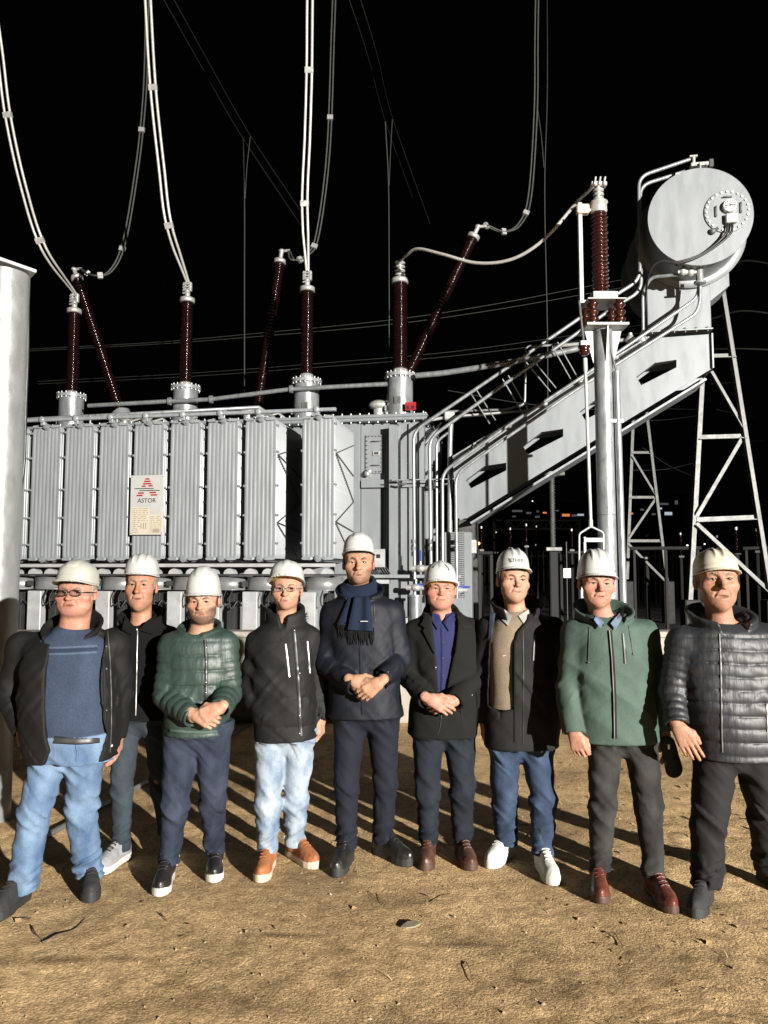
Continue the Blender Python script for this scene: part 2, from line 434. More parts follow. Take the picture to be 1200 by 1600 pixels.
M['leaf'] = mat('dry_leaf_litter', (0.30, 0.20, 0.10), 0.8, 0, 0.5, 15)
for nm, b_, mm in zip(('gravel', 'dry_straw_litter', 'dry_leaf_litter'), scatter_litter(), ('stone', 'straw', 'leaf')):
    obj(nm, b_, mm, kind='stuff')

# ================================================================== TRANSFORMER
tr = thing('power_transformer', 'huge grey power transformer with radiators, bushings and raised oil tank behind the men', 'transformer', TO, TROT)
def tp(name, mb, m, parent=None, **k): return obj(name, mb, m, parent or tr, **k)

ZB, ZT = T(525, 879, 0).z, T(525, 645, 0).z      # radiator bottom / top
UL = [T(a, 760, 0).x for a in (-8, 46, 99, 152, 206, 262, 320, 379, 470)]
UR = [T(a, 760, 0).x for a in (42, 95, 147, 202, 257, 316, 375, 435, 525)]
RW = 0.475; RD = 1.18; NF = 24
# fluted fin shared by all radiators
def fin_mesh():
    W = RW; nfl = 8; ns = 5
    us = np.linspace(-W/2, W/2, nfl*ns + 1)
    th = 0.005 + 0.010*np.abs(np.sin(pi*nfl*(us + W/2)/W))**0.7
    ring = [(u, -t) for u, t in zip(us, th)] + [(u, t) for u, t in zip(us[::-1], th[::-1])]
    n = len(ring); hgt = ZT - ZB - 0.12
    b = MB(); vs = []
    levels = [(0, 0.25, 0.93), (0.03, 0.45, 0.985), (0.06, 1, 1), (hgt - 0.06, 1, 1), (hgt - 0.03, 0.45, 0.985), (hgt, 0.25, 0.93)]
    for z, kt, kw in levels:
        vs += [(u*kw, t*kt, z) for u, t in ring]
    fs = []
    for i in range(len(levels) - 1):
        for k in range(n): fs.append((i*n+k, i*n+(k+1) % n, (i+1)*n+(k+1) % n, (i+1)*n+k))
    b.add(vs, fs, True)
    b.add(vs[:n], [tuple(range(n))]); b.add(vs[-n:], [tuple(range(n))])
    return b.mesh('fin')
FIN = fin_mesh(); FIN.materials.append(M['paint2'])
LENS = MB()
if 1:
    s = 1
    LENS.add([(s*0.05, -0.006, 0.0), (s*0.10, -0.018, 0.028), (s*0.21, -0.016, 0.022), (s*0.235, -0.006, 0.0), (s*0.21, -0.016, -0.016), (s*0.10, -0.018, -0.02)], [(0,1,2,3,4,5)])
LENS = LENS.mesh('collector_flange'); LENS.materials.append(M['paint2'])
BASE = (ZB + 0.06)
CLAMP = MB().box((-0.009, -0.032, -0.014), (0.009, 0.03, 0.014)).mesh('tie_clamp'); CLAMP.materials.append(M['paint'])
for i, (a, c) in enumerate(zip(UL, UR)):
    u = (a + c)/2
    r = bpy.data.objects.new('radiator', None); COL.objects.link(r); r.parent = tr; r.location = (u, 0, 0)
    for k in range(NF):
        f = bpy.data.objects.new('fin', FIN); COL.objects.link(f); f.parent = r; f.location = (0, 0.016 + k*RD/(NF-1), BASE)
    for z in (ZT - 0.055, ZB + 0.055):
        b = MB(); b.cyl((0, -0.02, z), (0, RD + 0.30, z), 0.048, n=14); b.cyl((0, -0.055, z), (0, -0.02, z), 0.034, n=12)
        b.cyl((0, -0.068, z), (0, -0.055, z), 0.016, n=6)
        obj('header_pipe', b, 'paint', r)
        for s in (-1, 1):
            fl = bpy.data.objects.new('collector_flange', LENS); COL.objects.link(fl); fl.parent = r; fl.location = (0, -0.006, z); fl.scale = (s, 1, 1)
    # tie clamps between neighbours
    for fz in (0.13, 0.32, 0.52, 0.75, 0.93):
        for s in (-1, 1):
            cl = bpy.data.objects.new('tie_clamp', CLAMP); COL.objects.link(cl); cl.parent = r; cl.location = (s*(RW/2 + 0.003), 0.02, ZB + fz*(ZT - ZB))
    if i < 7:
        b = MB(); x = (c - u) + (UL[i+1] - c)/2; b.cyl((x, 0.10, ZB + 0.02), (x, 0.10, ZT - 0.02), 0.022, n=8)
        for fz in (0.2, 0.42, 0.65, 0.86): b.cyl((x, 0.10, ZB + fz*(ZT-ZB) - 0.02), (x, 0.10, ZB + fz*(ZT-ZB) + 0.02), 0.032, n=8)
        obj('tie_pipe', b, 'darksteel', r)
    if i >= 7:
        zz = lambda f: ZT - f*(ZT - ZB)
        x = RW/2 + 0.012
        pairs = [((0.02, .27), (1.15, .13)), ((0.02, .28), (1.15, .55)), ((1.15, .55), (0.02, .73)), ((0.02, .74), (1.15, .98)), ((0.02, .27), (1.15, .36)), ((0.02, .73), (1.15, .77))]
        for (w0, f0), (w1, f1) in pairs:
            b = MB(); b.cyl((x, w0, zz(f0)), (x, w1, zz(f1)), 0.008, n=6); obj('brace_rod', b, 'darksteel', r)
# rails in front of the radiator row
u0, u1 = UL[0] - RW*0.2, UR[-1] + 0.02
b = MB(); b.bbox((u0, -0.135, ZT + 0.005), (u1, -0.075, ZT + 0.05)); tp('top_rail', b, 'paint2')
b = MB(); b.bbox((u0, -0.13, ZB - 0.06), (u1, -0.075, ZB - 0.012)); tp('bottom_rail', b, 'white_steel')
pl = [T(30, 656, 0.25), T(405, 633, 0.25)]; pl[1].z = pl[0].z + (pl[1].z - pl[0].z)*0.6
b = MB(); b.tube([pl[0], pl[1], pl[1] + Vector((0.05, 0.5, -0.05))], 0.028, 8); tp('vent_pipe', b, 'galv')
for px in (138, 180, 348):
    q = T(px, 660, 0.2); b = MB(); b.cyl((q.x, 0.25, ZT), (q.x, 0.25, pl[0].z + 0.02), 0.016, n=8); b.ball((q.x, 0.25, pl[0].z), 0.045); tp('pipe_stand', b, 'galv')
for i, (a, c) in enumerate(zip(UL, UR)):
    u = (a + c)/2
    b = MB(); b.ball((u, -0.14, ZT + 0.03), 0.048, 10, (1, 0.5, 1)); b.bbox((u - 0.03, -0.12, ZT - 0.05), (u + 0.03, -0.05, ZT + 0.04)); tp('lifting_lug', b, 'paint2')
    # bottom domes, fan, cables, stool
    b = MB()
    for s in (-0.13, 0.13):
        pts = [(u + s + 0.085*cos(t), -0.02, ZB - 0.155 + 0.075*sin(t)) for t in np.linspace(0, pi, 9)]
        b.prism(pts, (0, 0.10, 0))
    tp('drain_cover', b, 'white_steel')
    b = MB(); zt, zb = T(500, 901, 0).z, T(500, 923, 0).z
    b.lathe((u, 0.33, zb), (u, 0.33, zt), [(0, 0.285), (0.006, 0.29), (0.012, 0.275), (zt-zb-0.012, 0.275), (zt-zb-0.006, 0.29), (zt-zb, 0.285)], 28)
    fan = tp('cooling_fan', b, 'drum')
    b = MB(); b.box((u - 0.27, 0.04, zb + 0.05), (u - 0.20, 0.10, zb + 0.13)); obj('terminal_box', b, 'darksteel', fan)
    b = MB(); b.bbox((u - 0.30, -0.06, zt + 0.01), (u + 0.30, 0.7, zt + 0.035)); obj('fan_guard', b, 'darksteel', fan)
    b = MB(); b.bbox((u - 0.27, 0.06, 0.25), (u - 0.05, 0.20, zb - 0.02), 0.01)
    for k in range(3): b.box((u - 0.255, 0.052, zb - 0.14 - k*0.14), (u - 0.235, 0.062, zb - 0.12 - k*0.14))
    tp('support_stool', b, 'white_steel')
    b = MB(); b.bbox((u + 0.05, 0.10, 0.25), (u + 0.17, 0.30, zb - 0.04), 0.01); tp('cable_box', b, 'bar')
    for q in range(2):
        x = u + 0.06 + 0.09*q; b = MB()
        b.tube(spline([(x, 0.06, zb), (x - 0.02, 0.0, zb - 0.12), (x + 0.02, -0.02, zb - 0.22 - 0.04*q), (x + 0.09, 0.02, zb - 0.15), (x + 0.13, 0.09, zb - 0.22)], 5), 0.011, 6)
        tp('fan_cable', b, 'dark')

# main tank
TZ = T(600, 652, 1.30).z
UC = T(662, 760, 1.32).x
b = MB(); b.bbox((u0 - 0.6, 1.5, 0.35), (UC - 0.02, 3.5, TZ - 0.06), 0.02); tp('tank', b, 'paint')
b = MB(); b.bbox((u0 - 0.7, 1.27, TZ - 0.055), (UC + 0.06, 3.65, TZ - 0.006), 0.008); tp('cover_flange', b, 'paint')
b = MB(); b.bbox((u0 - 0.7, 1.27, TZ - 0.003), (UC + 0.06, 3.65, TZ + 0.045), 0.008); tp('tank_cover', b, 'paint')
b = MB(); n_ = 46
for k in range(n_):
    u = u0 + (UC - u0)*k/(n_-1); b.cyl((u, 1.31, TZ - 0.08), (u, 1.31, TZ + 0.075), 0.014, n=6)
for k in range(12):
    b.cyl((UC + 0.02, 1.4 + k*0.18, TZ - 0.08), (UC + 0.02, 1.4 + k*0.18, TZ + 0.075), 0.014, n=6)
tp('flange_bolts', b, 'alu', kind='stuff')
# recessed bay with manhole cover, stiffener column, corner face
def rect(pxa, pya, pxb, pyb, w):
    p = T(pxa, pyb, w); q = T(pxb, pya, w); return (min(p.x, q.x), max(p.x, q.x), min(p.z, q.z), max(p.z, q.z))
a0, a1, c0, c1 = rect(553, 660, 563, 900, 1.40); b = MB(); b.bbox((a0 - 0.3, 1.36, 0.4), (a1, 1.50, TZ - 0.07)); tp('side_post', b, 'paint')
a0, a1, c0, c1 = rect(564, 665, 609, 760, 1.44); b = MB(); b.bbox((a0, 1.44, c0), (a1, 1.50, TZ - 0.07)); tp('bay_panel', b, 'paint')
a0, a1, c0, c1 = rect(564, 762, 596, 900, 1.44); b = MB(); b.bbox((a0, 1.44, 0.4), (a1, 1.50, c1)); tp('bay_panel', b, 'paint')
a0, a1, c0, c1 = rect(571, 679, 599, 740, 1.42)
man = tp('manhole_cover', MB().bbox((a0, 1.41, c0), (a1, 1.438, c1)), 'paint')
b = MB()
for k in range(9):
    z = c0 + 0.03 + (c1 - c0 - 0.06)*k/8
    for u in (a0 + 0.025, a1 - 0.025): b.cyl((u, 1.395, z), (u, 1.415, z), 0.012, n=6)
for k in range(4):
    for z in (c0 + 0.025, c1 - 0.025): u = a0 + 0.06 + (a1 - a0 - 0.12)*k/3; b.cyl((u, 1.395, z), (u, 1.415, z), 0.012, n=6)
obj('bolts', b, 'zinc', man, kind='stuff')
for fz in (0.82, 0.2):
    z = c0 + fz*(c1 - c0); b = MB(); b.tube([(a0 + 0.1, 1.41, z), (a0 + 0.1, 1.38, z), (a1 - 0.06, 1.38, z), (a1 - 0.06, 1.41, z)], 0.008, 6); obj('handle', b, 'darksteel', man)
z = c0 + 0.52*(c1 - c0); um = (a0 + a1)/2
b = MB(); b.bbox((um - 0.02, 1.385, z - 0.04), (um + 0.09, 1.41, z + 0.03)); obj('rating_tag', b, 'white_steel', man)
b = MB(); b.box((um, 1.382, z - 0.025), (um + 0.07, 1.386, z + 0.015)); obj('tag_window', b, 'darksteel', man)
q = T(574, 740, 1.35); b = MB(); b.cyl(q, q + Vector((0, 0.12, 0)), 0.035, n=10); b.ball(q + Vector((0.03, -0.01, 0.03)), 0.045); b.ball(q, 0.05); tp('sampling_valve', b, 'alu')
a0, a1, c0, c1 = rect(564, 749, 609, 762, 1.34); b = MB(); b.bbox((a0, 1.34, c0), (a1, 1.42, c1)); tp('cross_beam', b, 'paint')
a0, a1, c0, c1 = rect(608, 664, 621, 900, 1.22); b = MB(); b.bbox((a0, 1.20, 0.4), (a1, 1.50, c1)); tp('stiffener_column', b, 'paint')
for za, zb2 in ((749, 756), (899, 903)):
    s0, s1, s2, s3 = rect(609, za, 620, zb2, 1.19); b = MB(); b.box((s0, 1.192, s2), (s1, 1.199, s3)); tp('beam_slot', b, 'darksteel')
a0, a1, c0, c1 = rect(621, 652, 660, 900, 1.40); b = MB(); b.bbox((a0, 1.38, 0.4), (UC, 1.50, TZ - 0.07)); tp('corner_panel', b, 'paint')
for k in range(3):
    a = T(621 + 16*k, 700, 1.37).x + 0.02; b = MB(); b.bbox((a, 1.33, 0.4), (a + 0.035, 1.38, TZ - 0.1)); tp('stiffener_rib', b, 'paint')
for k in range(5):   # ribs on the right-hand end wall
    w_ = 1.75 + k*0.36; b = MB(); b.bbox((UC - 0.02, w_, 0.4), (UC + 0.09, w_ + 0.06, TZ - 0.1)); tp('end_rib', b, 'paint')
a0, a1, c0, c1 = rect(621, 749, 664, 762, 1.36); b = MB(); b.bbox((a0, 1.30, c0), (UC + 0.02, 1.33, c1)); b.bbox((UC + 0.02, 1.30, c0), (UC + 0.14, 2.9, c1)); tp('belt_beam', b, 'paint')
# flat bar carrying the pipes
a0, a1, c0, c1 = rect(612, 747, 719, 751, 1.02); b = MB(); b.bbox((a0, 1.02, c0), (a1, 1.06, c1)); tp('pipe_bar', b, 'paint2')
a0, a1, c0, c1 = rect(560, 898, 720, 903, 1.02); b = MB(); b.bbox((a0, 1.02, c0), (a1, 1.07, c1)); tp('pipe_bar', b, 'paint2')
for px in (622, 638):
    q = T(px + 50*(px > 630), 755, 1.0); b = MB(); b.tube([q, q + Vector((0.08, 0, -0.02)), q + Vector((0.12, 0.02, 0))], 0.018, 6); tp('pipe_clamp', b, 'darksteel')
# lower block under the bays: fans' control box, base beam
a0, a1, c0, c1 = rect(583, 858, 602, 888, 1.30); b = MB(); b.bbox((a0, 1.24, c0), (a1, 1.42, c1)); bx_ = tp('relay_box', b, 'white_steel')
s0, s1, s2, s3 = rect(588, 866, 594, 872, 1.23); b = MB(); b.box((s0, 1.232, s2), (s1, 1.239, s3)); obj('relay_window', b, 'dark', bx_)
a0, a1, c0, c1 = rect(555, 900, 612, 912, 1.25); b = MB(); b.bbox((a0, 1.20, c0), (a1, 1.42, c1)); tp('base_beam', b, 'white_steel')
for k in range(5):
    q = T(587 + 4*k, 886, 1.2); b = MB(); b.tube([q, q + Vector((0.06, 0.0, -0.09)), q + Vector((0.07, 0.03, -0.14))], 0.011, 6); tp('control_cable', b, 'dark')
b = MB(); b.bbox((u0 - 0.6, 0.5, 0.05), (UC + 0.4, 3.5, 0.36)); tp('base_frame', b, 'paint2')

# bushings ----------------------------------------------------------------
def shed_profile(L, r0, r1, n):
    p = [(0, r0)]
    for k in range(n):
        z = L*(k + 0.15)/n; d = L/n; rr = r1 if k % 2 == 0 else r0 + (r1 - r0)*0.72
        p += [(z, r0), (z + 0.10*d, r0 + (rr-r0)*0.55), (z + 0.25*d, rr), (z + 0.36*d, rr), (z + 0.62*d, r0 + (rr-r0)*0.3), (z + 0.75*d, r0)]
    return p + [(L, r0)]
def bushing(bot, top, rp, turret=None, n=34, name='bushing', shed=1.35, capr=1.0):
    e = bpy.data.objects.new(name, None); COL.objects.link(e); e.parent = tr
    bot = Vector(bot); top = Vector(top); L = (top - bot).length; d = (top - bot).normalized()
    b = MB(); b.lathe(bot, top, shed_profile(L, rp, rp*shed, n), 20); obj('porcelain', b, 'porcelain', e)
    b = MB(); b.lathe(top, top + d, [(0, rp*1.1), (0.0, rp*1.42*capr), (0.07, rp*1.42*capr), (0.085, rp*1.1), (0.10, rp*0.5), (0.10, 0.03)], 20); obj('cap', b, 'alu', e)
    b = MB(); b.lathe(bot - d*0.07, bot, [(0, rp*1.3), (0.06, rp*1.25), (0.072, rp*1.0)], 20); obj('collar', b, 'alu', e)
    if turret:
        zt, zb, r = turret
        b = MB(); c = Vector((bot.x, bot.y, zb)); h = zt - zb
        b.lathe(c, c + Vector((0, 0, 1)), [(0, r*1.0), (h - 0.05, r*1.0)], 28, cap=False); tur = obj('turret', b, 'galv', e)
        b = MB(); b.lathe(c + Vector((0, 0, h - 0.05)), c + Vector((0, 0, h)), [(0, r*1.22), (0.05, r*1.22)], 28); obj('turret_flange', b, 'paint2', tur)
        b = MB()
        for k in range(18):
            a = 2*pi*k/18; q = c + Vector((cos(a)*r*1.12, sin(a)*r*1.12, h - 0.075)); b.cyl(q, q + Vector((0, 0, 0.105)), 0.013, n=6)
        obj('flange_bolts', b, 'alu', tur, kind='stuff')
        for s in (-1, 1):
            b = MB(); q = c + Vector((s*r*0.99, -r*0.2, h*0.25)); b.box((q.x - 0.035, q.y - 0.02, q.z - 0.04), (q.x + 0.035, q.y + 0.02, q.z + 0.04)); obj('lug', b, 'alu', tur)
    return e, top, d
WB = 1.72
fronts = [(112, 490, 612, 618, 22), (290, 473, 598, 605, 22.5), (479, 456, 585, 595, 22.5), (625, 443, 577, 586, 23.5)]
tops = []
for k, (px, yt, yb, yt2, rp) in enumerate(fronts):
    a = T(px, yb, WB); c = T(px, yt, WB); c.x = a.x
    zt = T(px, yt2, WB).z
    e, tpnt, d = bushing(a, c, 0.088 if k < 3 else 0.098, (zt, TZ + 0.047, 0.205), 34 if k < 3 else 30, shed=1.22 if k < 3 else 1.32)
    q = tpnt + d*0.09
    b = MB()
    if k < 3:
        b.cyl(q, q + Vector((0, 0, 0.14)), 0.045, n=12)
        for s in (-1, 1): b.bbox((q.x + s*0.045 - 0.03, q.y - 0.03, q.z + 0.10), (q.x + s*0.045 + 0.03, q.y + 0.03, q.z + 0.26), 0.01)
        for j in range(4): b.cyl((q.x - 0.06, q.y - 0.05, q.z + 0.06 + 0.05*j), (q.x + 0.06, q.y - 0.05, q.z + 0.07 + 0.05*j), 0.014, n=6)
    else:
        b.cyl(q, q + Vector((0, 0, 0.28)), 0.03, n=10)
        for j in range(4): b.lathe(q + Vector((0, 0, 0.03 + 0.065*j)), q + Vector((0, 0, 1)), [(0, 0.035), (0.012, 0.085), (0.03, 0.085), (0.045, 0.035)], 14)
    obj('terminal', b, 'alu', e)
    tops.append(q + Vector((0, 0, 0.27)))
q = T(641, 636, 1.45); b = MB(); b.bbox((q.x - 0.08, 1.44, q.z - 0.05), (q.x + 0.09, 1.47, q.z + 0.075)); sg = tp('danger_plate', b, 'red')
for s in (-0.055, 0.02):
    b = MB(); b.box((q.x + s, 1.435, q.z - 0.03), (q.x + s + 0.04, 1.439, q.z + 0.02)); obj('plate_mark', b, 'dark', sg)
for px, py in ((621, 625), (476, 634)):
    q = T(px, py, 1.50); b = MB(); b.box((q.x - 0.05, 1.503, q.z - 0.05), (q.x + 0.05, 1.51, q.z + 0.06)); lp = tp('phase_plate', b, 'zinc')
rears = [((187, 640), (121, 437), 3.0, 3.3), ((402, 640), (437, 412), 3.0, 3.2), ((630, 600), (738, 373), 3.0, 3.3)]
rtops = []
for (bx, by), (tx, ty), wa, wb in rears:
    e, tpnt, d = bushing(T(bx, by, wa), T(tx, ty, wb), 0.078, None, 44, name='rear_bushing', shed=1.28, capr=1.05)
    q = tpnt + d*0.09; b = MB(); b.cyl(q, q + d*0.13, 0.04, n=10); b.ball(q + d*0.16, 0.06, 8, (1, 1, 0.7)); b.cyl(q + d*0.16, q + d*0.16 + Vector((0.16, 0, 0)), 0.028, n=8); obj('terminal', b, 'alu', e)
    rtops.append(q + d*0.16 + Vector((0.14, 0, 0)))
    b = MB(); bb = T(bx, by, wa); b.cyl(bb - d*0.9, bb - d*0.06, 0.2, 0.17, n=20); obj('turret', b, 'paint', e)
# oil pipe joining the turrets, and the bright riser to the relay
pts = [T(138, 634, 1.45), T(265, 627, 1.45), T(330, 624, 1.45), T(455, 608, 1.45), T(605, 600, 1.45)]
b = MB(); b.tube(pts, 0.035, 10); 
for q in pts[1:4]: b.cyl(q - Vector((0.02, 0, 0)), q + Vector((0.02, 0, 0)), 0.065, n=12)
tp('turret_oil_pipe', b, 'galv')
b = MB(); b.tube(spline([T(650, 587, 1.55), T(700, 582, 1.5), T(780, 569, 1.4), T(850, 556, 1.3), T(912, 543, 1.3)], 6), 0.045, 10); tp('relay_riser_pipe', b, 'galv')
for q, r in ((T(195, 652, 1.6), 0.09), (T(228, 646, 1.7), 0.11), (T(388, 641, 1.8), 0.14), (T(408, 638, 1.6), 0.10), (T(592, 634, 1.8), 0.16)):
    b = MB(); c = Vector((q.x, q.y, TZ + 0.04)); b.cyl(c, c + Vector((0, 0, r*1.6)), r*0.6, n=12); b.ball(c + Vector((0, 0, r*1.6)), r, 10, (1.1, 1, 0.55))
    b.tube([c + Vector((0.1, 0, 0.1)), c + Vector((0.28, 0.05, 0.16)), c + Vector((0.45, 0.1, 0.02))], 0.022, 6)
    tp('cover_valve', b, 'alu')
# pipes from the tank corner up to the oil tank -----------------------------------------
def pipe(pix, r, m='galv', rad=0.16, name='oil_pipe', w=0.95):
    pts = [T(p[0], p[1], p[2] if len(p) > 2 else w) for p in pix]
    b = MB(); b.tube(bend(pts, rad), r, 10); return tp(name, b, m)
pipe([(648, 935), (646, 674), (780, 583), (916, 490), (1000, 437), (998, 276), (1078, 249)], 0.026)
pipe([(674, 935), (671, 685), (780, 606), (914, 512), (962, 478), (1002, 455), (1000, 290), (1070, 268)], 0.026, w=1.0)
pipe([(692, 935), (691, 738), (800, 661), (905, 592), (1090, 465), (1093, 438)], 0.024, w=0.9)
pipe([(714, 935), (712, 741), (800, 678), (905, 606), (1088, 490), (1094, 470), (1094, 430)], 0.024, w=0.86)
pipe([(683, 935), (682, 690), (700, 676)], 0.020, w=1.2); pipe([(660, 935), (659, 700), (690, 660)], 0.020, w=1.6)
pipe([(703, 832), (703, 690), (705, 655)], 0.04, w=1.4, name='breather_pipe')
q = T(703, 651, 1.4); b = MB(); b.bbox((q.x - 0.085, 1.32, q.z - 0.06), (q.x + 0.075, 1.48, q.z + 0.075), 0.02); b.tube([q, q + Vector((1.4, 0, 0.06))], 0.018, 6); b.tube([q, q + Vector((-0.35, 0, -0.05))], 0.025, 6); tp('gas_relay_box', b, 'white_steel')
for px in (646, 672, 691, 713):
    for py in (846, 857): q = T(px, py, 0.95); b = MB(); b.cyl(q - Vector((0, 0, 0.03)), q + Vector((0, 0, 0.03)), 0.036, n=10); tp('pipe_coupling', b, 'zinc')
# valves low on the pipes
for px, py, m_ in ((650, 918, 'alu'), (657, 888, 'alu'), (716, 922, 'alu')):
    q = T(px, py, 0.9); b = MB(); b.ball(q, 0.07, 10, (1.2, 1, 0.8)); b.cyl(q - Vector((0.14, 0, 0)), q + Vector((0.14, 0, 0)), 0.04, n=10); b.cyl(q, q + Vector((0, 0, 0.12)), 0.018, n=8); v = tp('valve', b, m_)
    b = MB(); b.box((q.x - 0.012, q.y - 0.03, q.z + 0.10), (q.x + 0.012, q.y - 0.015, q.z + 0.26)) if px == 657 else b.box((q.x + 0.01, q.y - 0.03, q.z + 0.03), (q.x + 0.17, q.y - 0.015, q.z + 0.06)); obj('lever', b, 'blue', v)
q = T(649, 950, 0.9); b = MB(); b.cyl(q - Vector((0, 0, 0.2)), q + Vector((0, 0, 0.17)), 0.09, n=16); b.lathe(q + Vector((0, 0, 0.16)), q + Vector((0, 0, 1)), [(0, 0.11), (0.03, 0.11)], 16); tp('oil_sampler', b, 'galv')
b = MB(); b.bbox((T(622, 900, 1.1).x, 0.9, 0.3), (T(660, 900, 1.1).x, 1.2, T(640, 965, 1.0).z)); tp('sampler_shelf', b, 'white_steel')

# louvred control cabinet
a0, a1, c0, c1 = rect(694, 831, 728, 948, 1.05)
cab = tp('control_cabinet', MB().bbox((a0, 1.05, 0.5), (a1 + 0.08, 1.45, c1), 0.012), 'paint')
n_ = 30
SL = {}
for cidx, (pa, pb) in enumerate(((699, 710), (714, 725))):
    ua, ub = T(pa, 880, 1.05).x, T(pb, 880, 1.05).x
    key = round(ub - ua, 3)
    if key not in SL:
        b = MB(); b.add([(0, -0.012, -0.008), (ub-ua, -0.012, -0.008), (ub-ua, -0.002, 0.008), (0, -0.002, 0.008), (0, -0.001, -0.008), (ub-ua, -0.001, -0.008)], [(0,1,2,3), (0,4,5,1), (4,3,2,5), (0,3,4), (1,5,2)])
        SL[key] = b.mesh('louvre'); SL[key].materials.append(M['paint2'])
    b = MB(); b.box((ua - 0.005, 1.044, c1 - 0.03 - n_*0.031), (ub + 0.005, 1.0475, c1 - 0.02)); obj('louvre_recess', b, 'darksteel', cab)
    for k in range(n_):
        o = bpy.data.objects.new('louvre', SL[key]); COL.objects.link(o); o.parent = cab; o.location = (ua, 1.043, c1 - 0.045 - k*0.031)
q = T(739, 853, 1.1); b = MB(); b.bbox((q.x - 0.05, 1.08, q.z - 0.11), (q.x + 0.05, 1.2, q.z + 0.09), 0.01); tp('junction_box', b, 'white_steel')
b = MB(); b.bbox((a1 - 0.14, 1.5, 0.4), (a1 + 0.14, 1.8, T(730, 812, 1.5).z)); tp('arm_post', b, 'darksteel')
b = MB(); b.box((T(721, 921, 1.04).x - 0.05, 1.035, T(721, 921, 1.04).z - 0.012), (T(721, 921, 1.04).x + 0.08, 1.044, T(721, 921, 1.04).z + 0.012)); obj('cabinet_plate', b, 'blue', cab)

# slanting box girder that carries the oil tank (side plate pierced by four openings) -------------------
WA = 1.25; AD = 0.52
out = [T(*p, WA) for p in ((707, 716), (1013, 529), (1112, 522), (1112, 576), (729, 810), (714, 810))]
holes = [[(737, 723 + 28), (752, 736), (790, 722), (790, 731), (745, 760), (738, 757)]]
def hole(x0, y0):   # lens shaped opening, offsets as measured in the photograph
    return [(x0, y0 + 27), (x0 + 29, y0 + 5), (x0 + 63, y0), (x0 + 63, y0 + 12), (x0 + 8, y0 + 40)]
holes = [hole(728, 723), hole(817, 670), hole(906, 616), hole(994, 562)]
hl = [[T(*p, WA) for p in h] for h in holes]
def pierced(outer, inner, y0, y1):
    bm = bmesh.new(); edges = []
    for loop in [outer] + inner:
        vs = [bm.verts.new((p.x, y0, p.z)) for p in loop]
        edges += [bm.edges.new((vs[i], vs[(i+1) % len(vs)])) for i in range(len(vs))]
    bmesh.ops.triangle_fill(bm, use_beauty=True, use_dissolve=False, edges=edges)
    r = bmesh.ops.extrude_face_region(bm, geom=bm.faces[:])
    bmesh.ops.translate(bm, vec=(0, y1 - y0, 0), verts=[v for v in r['geom'] if isinstance(v, bmesh.types.BMVert)])
    bmesh.ops.recalc_face_normals(bm, faces=bm.faces[:])
    me = bpy.data.meshes.new('arm_side_plate'); bm.to_mesh(me); bm.free(); return me
arm = bpy.data.objects.new('tank_support_arm', None); COL.objects.link(arm); arm.parent = tr
obj('arm_side_plate', pierced(out, hl, WA, WA + 0.02), 'paint', arm)
obj('arm_side_plate', pierced(out, hl, WA + AD, WA + AD + 0.02), 'paint', arm)
for h in hl:   # lining of each opening
    b = MB(); n = len(h)
    for i in range(n):
        p, q = h[i], h[(i+1) % n]
        p = Vector(p); q = Vector(q); b.add([(p.x, WA + 0.021, p.z), (q.x, WA + 0.021, q.z), (q.x, WA + 0.15, q.z), (p.x, WA + 0.15, p.z)], [(0,1,2,3)])
    obj('opening_lip', b, 'paint', arm)
def flange(p, q, name, ext=0.07, th=0.02):
    p = Vector(p); q = Vector(q); d = (q - p).normalized(); nrm = Vector((0, 1, 0)).cross(d).normalized()
    b = MB(); b.prism([Vector((p.x, WA - ext, p.z)), Vector((q.x, WA - ext, q.z)), Vector((q.x, WA + AD + ext, q.z)), Vector((p.x, WA + AD + ext, p.z))], nrm*th)
    obj(name, b, 'paint2', arm)
flange(out[0] + Vector((0, 0, 0.022)), out[1] + Vector((0, 0, 0.022)), 'top_flange', 0.05)
lo0, lo1 = T(735, 812, WA), T(1100, 590, WA)
flange(lo0 + Vector((0, 0, -0.045)), lo1 + Vector((0, 0, -0.03)), 'bottom_flange', 0.10, 0.03)
b = MB(); p = out[3]; q = out[2]; b.box((p.x + 0.002, WA - 0.05, p.z), (p.x + 0.022, WA + AD + 0.05, q.z)); obj('end_flange', b, 'paint2', arm)
s = 0.0
for f in (0.12, 0.3, 0.48, 0.66, 0.84):
    c = out[0].lerp(out[1], f); b = MB(); b.cyl(Vector((c.x, WA - 0.09, c.z - 0.02)), Vector((c.x, WA, c.z - 0.02)), 0.03, n=8); b.ball((c.x, WA - 0.09, c.z - 0.05), 0.04, 8); obj('pipe_bracket', b, 'alu', arm)
# pipe stays between the two upper oil pipes and the girder
for k, (x0, y0, x1, y1) in enumerate(((735, 614, 765, 662), (785, 592, 825, 660), (822, 566, 860, 612), (862, 540, 896, 600))):
    b = MB()
    for dx in (0, 9): b.cyl(T(x0 + dx, y0 - dx*0.6, 1.0), T(x1 + dx, y1 - dx*0.6, 1.3), 0.010, n=6)
    tp('pipe_stay', b, 'galv')
pipe([(916, 552), (912, 538), (822, 541), (820, 632), (790, 640), (700, 643)], 0.018, w=1.45, name='vent_pipe', rad=0.08)
b = MB(); b.tube([T(866, 541, 1.4), T(980, 531, 1.3), T(1010, 528, 1.2)], 0.03, 8)
for px in (962, 985, 1003): q = T(px, 531, 1.25); b.ball(q, 0.075, 8); b.cyl(q - Vector((0, 0, 0.08)), q + Vector((0, 0, 0.1)), 0.03, n=8)
tp('gas_relay', b, 'alu')

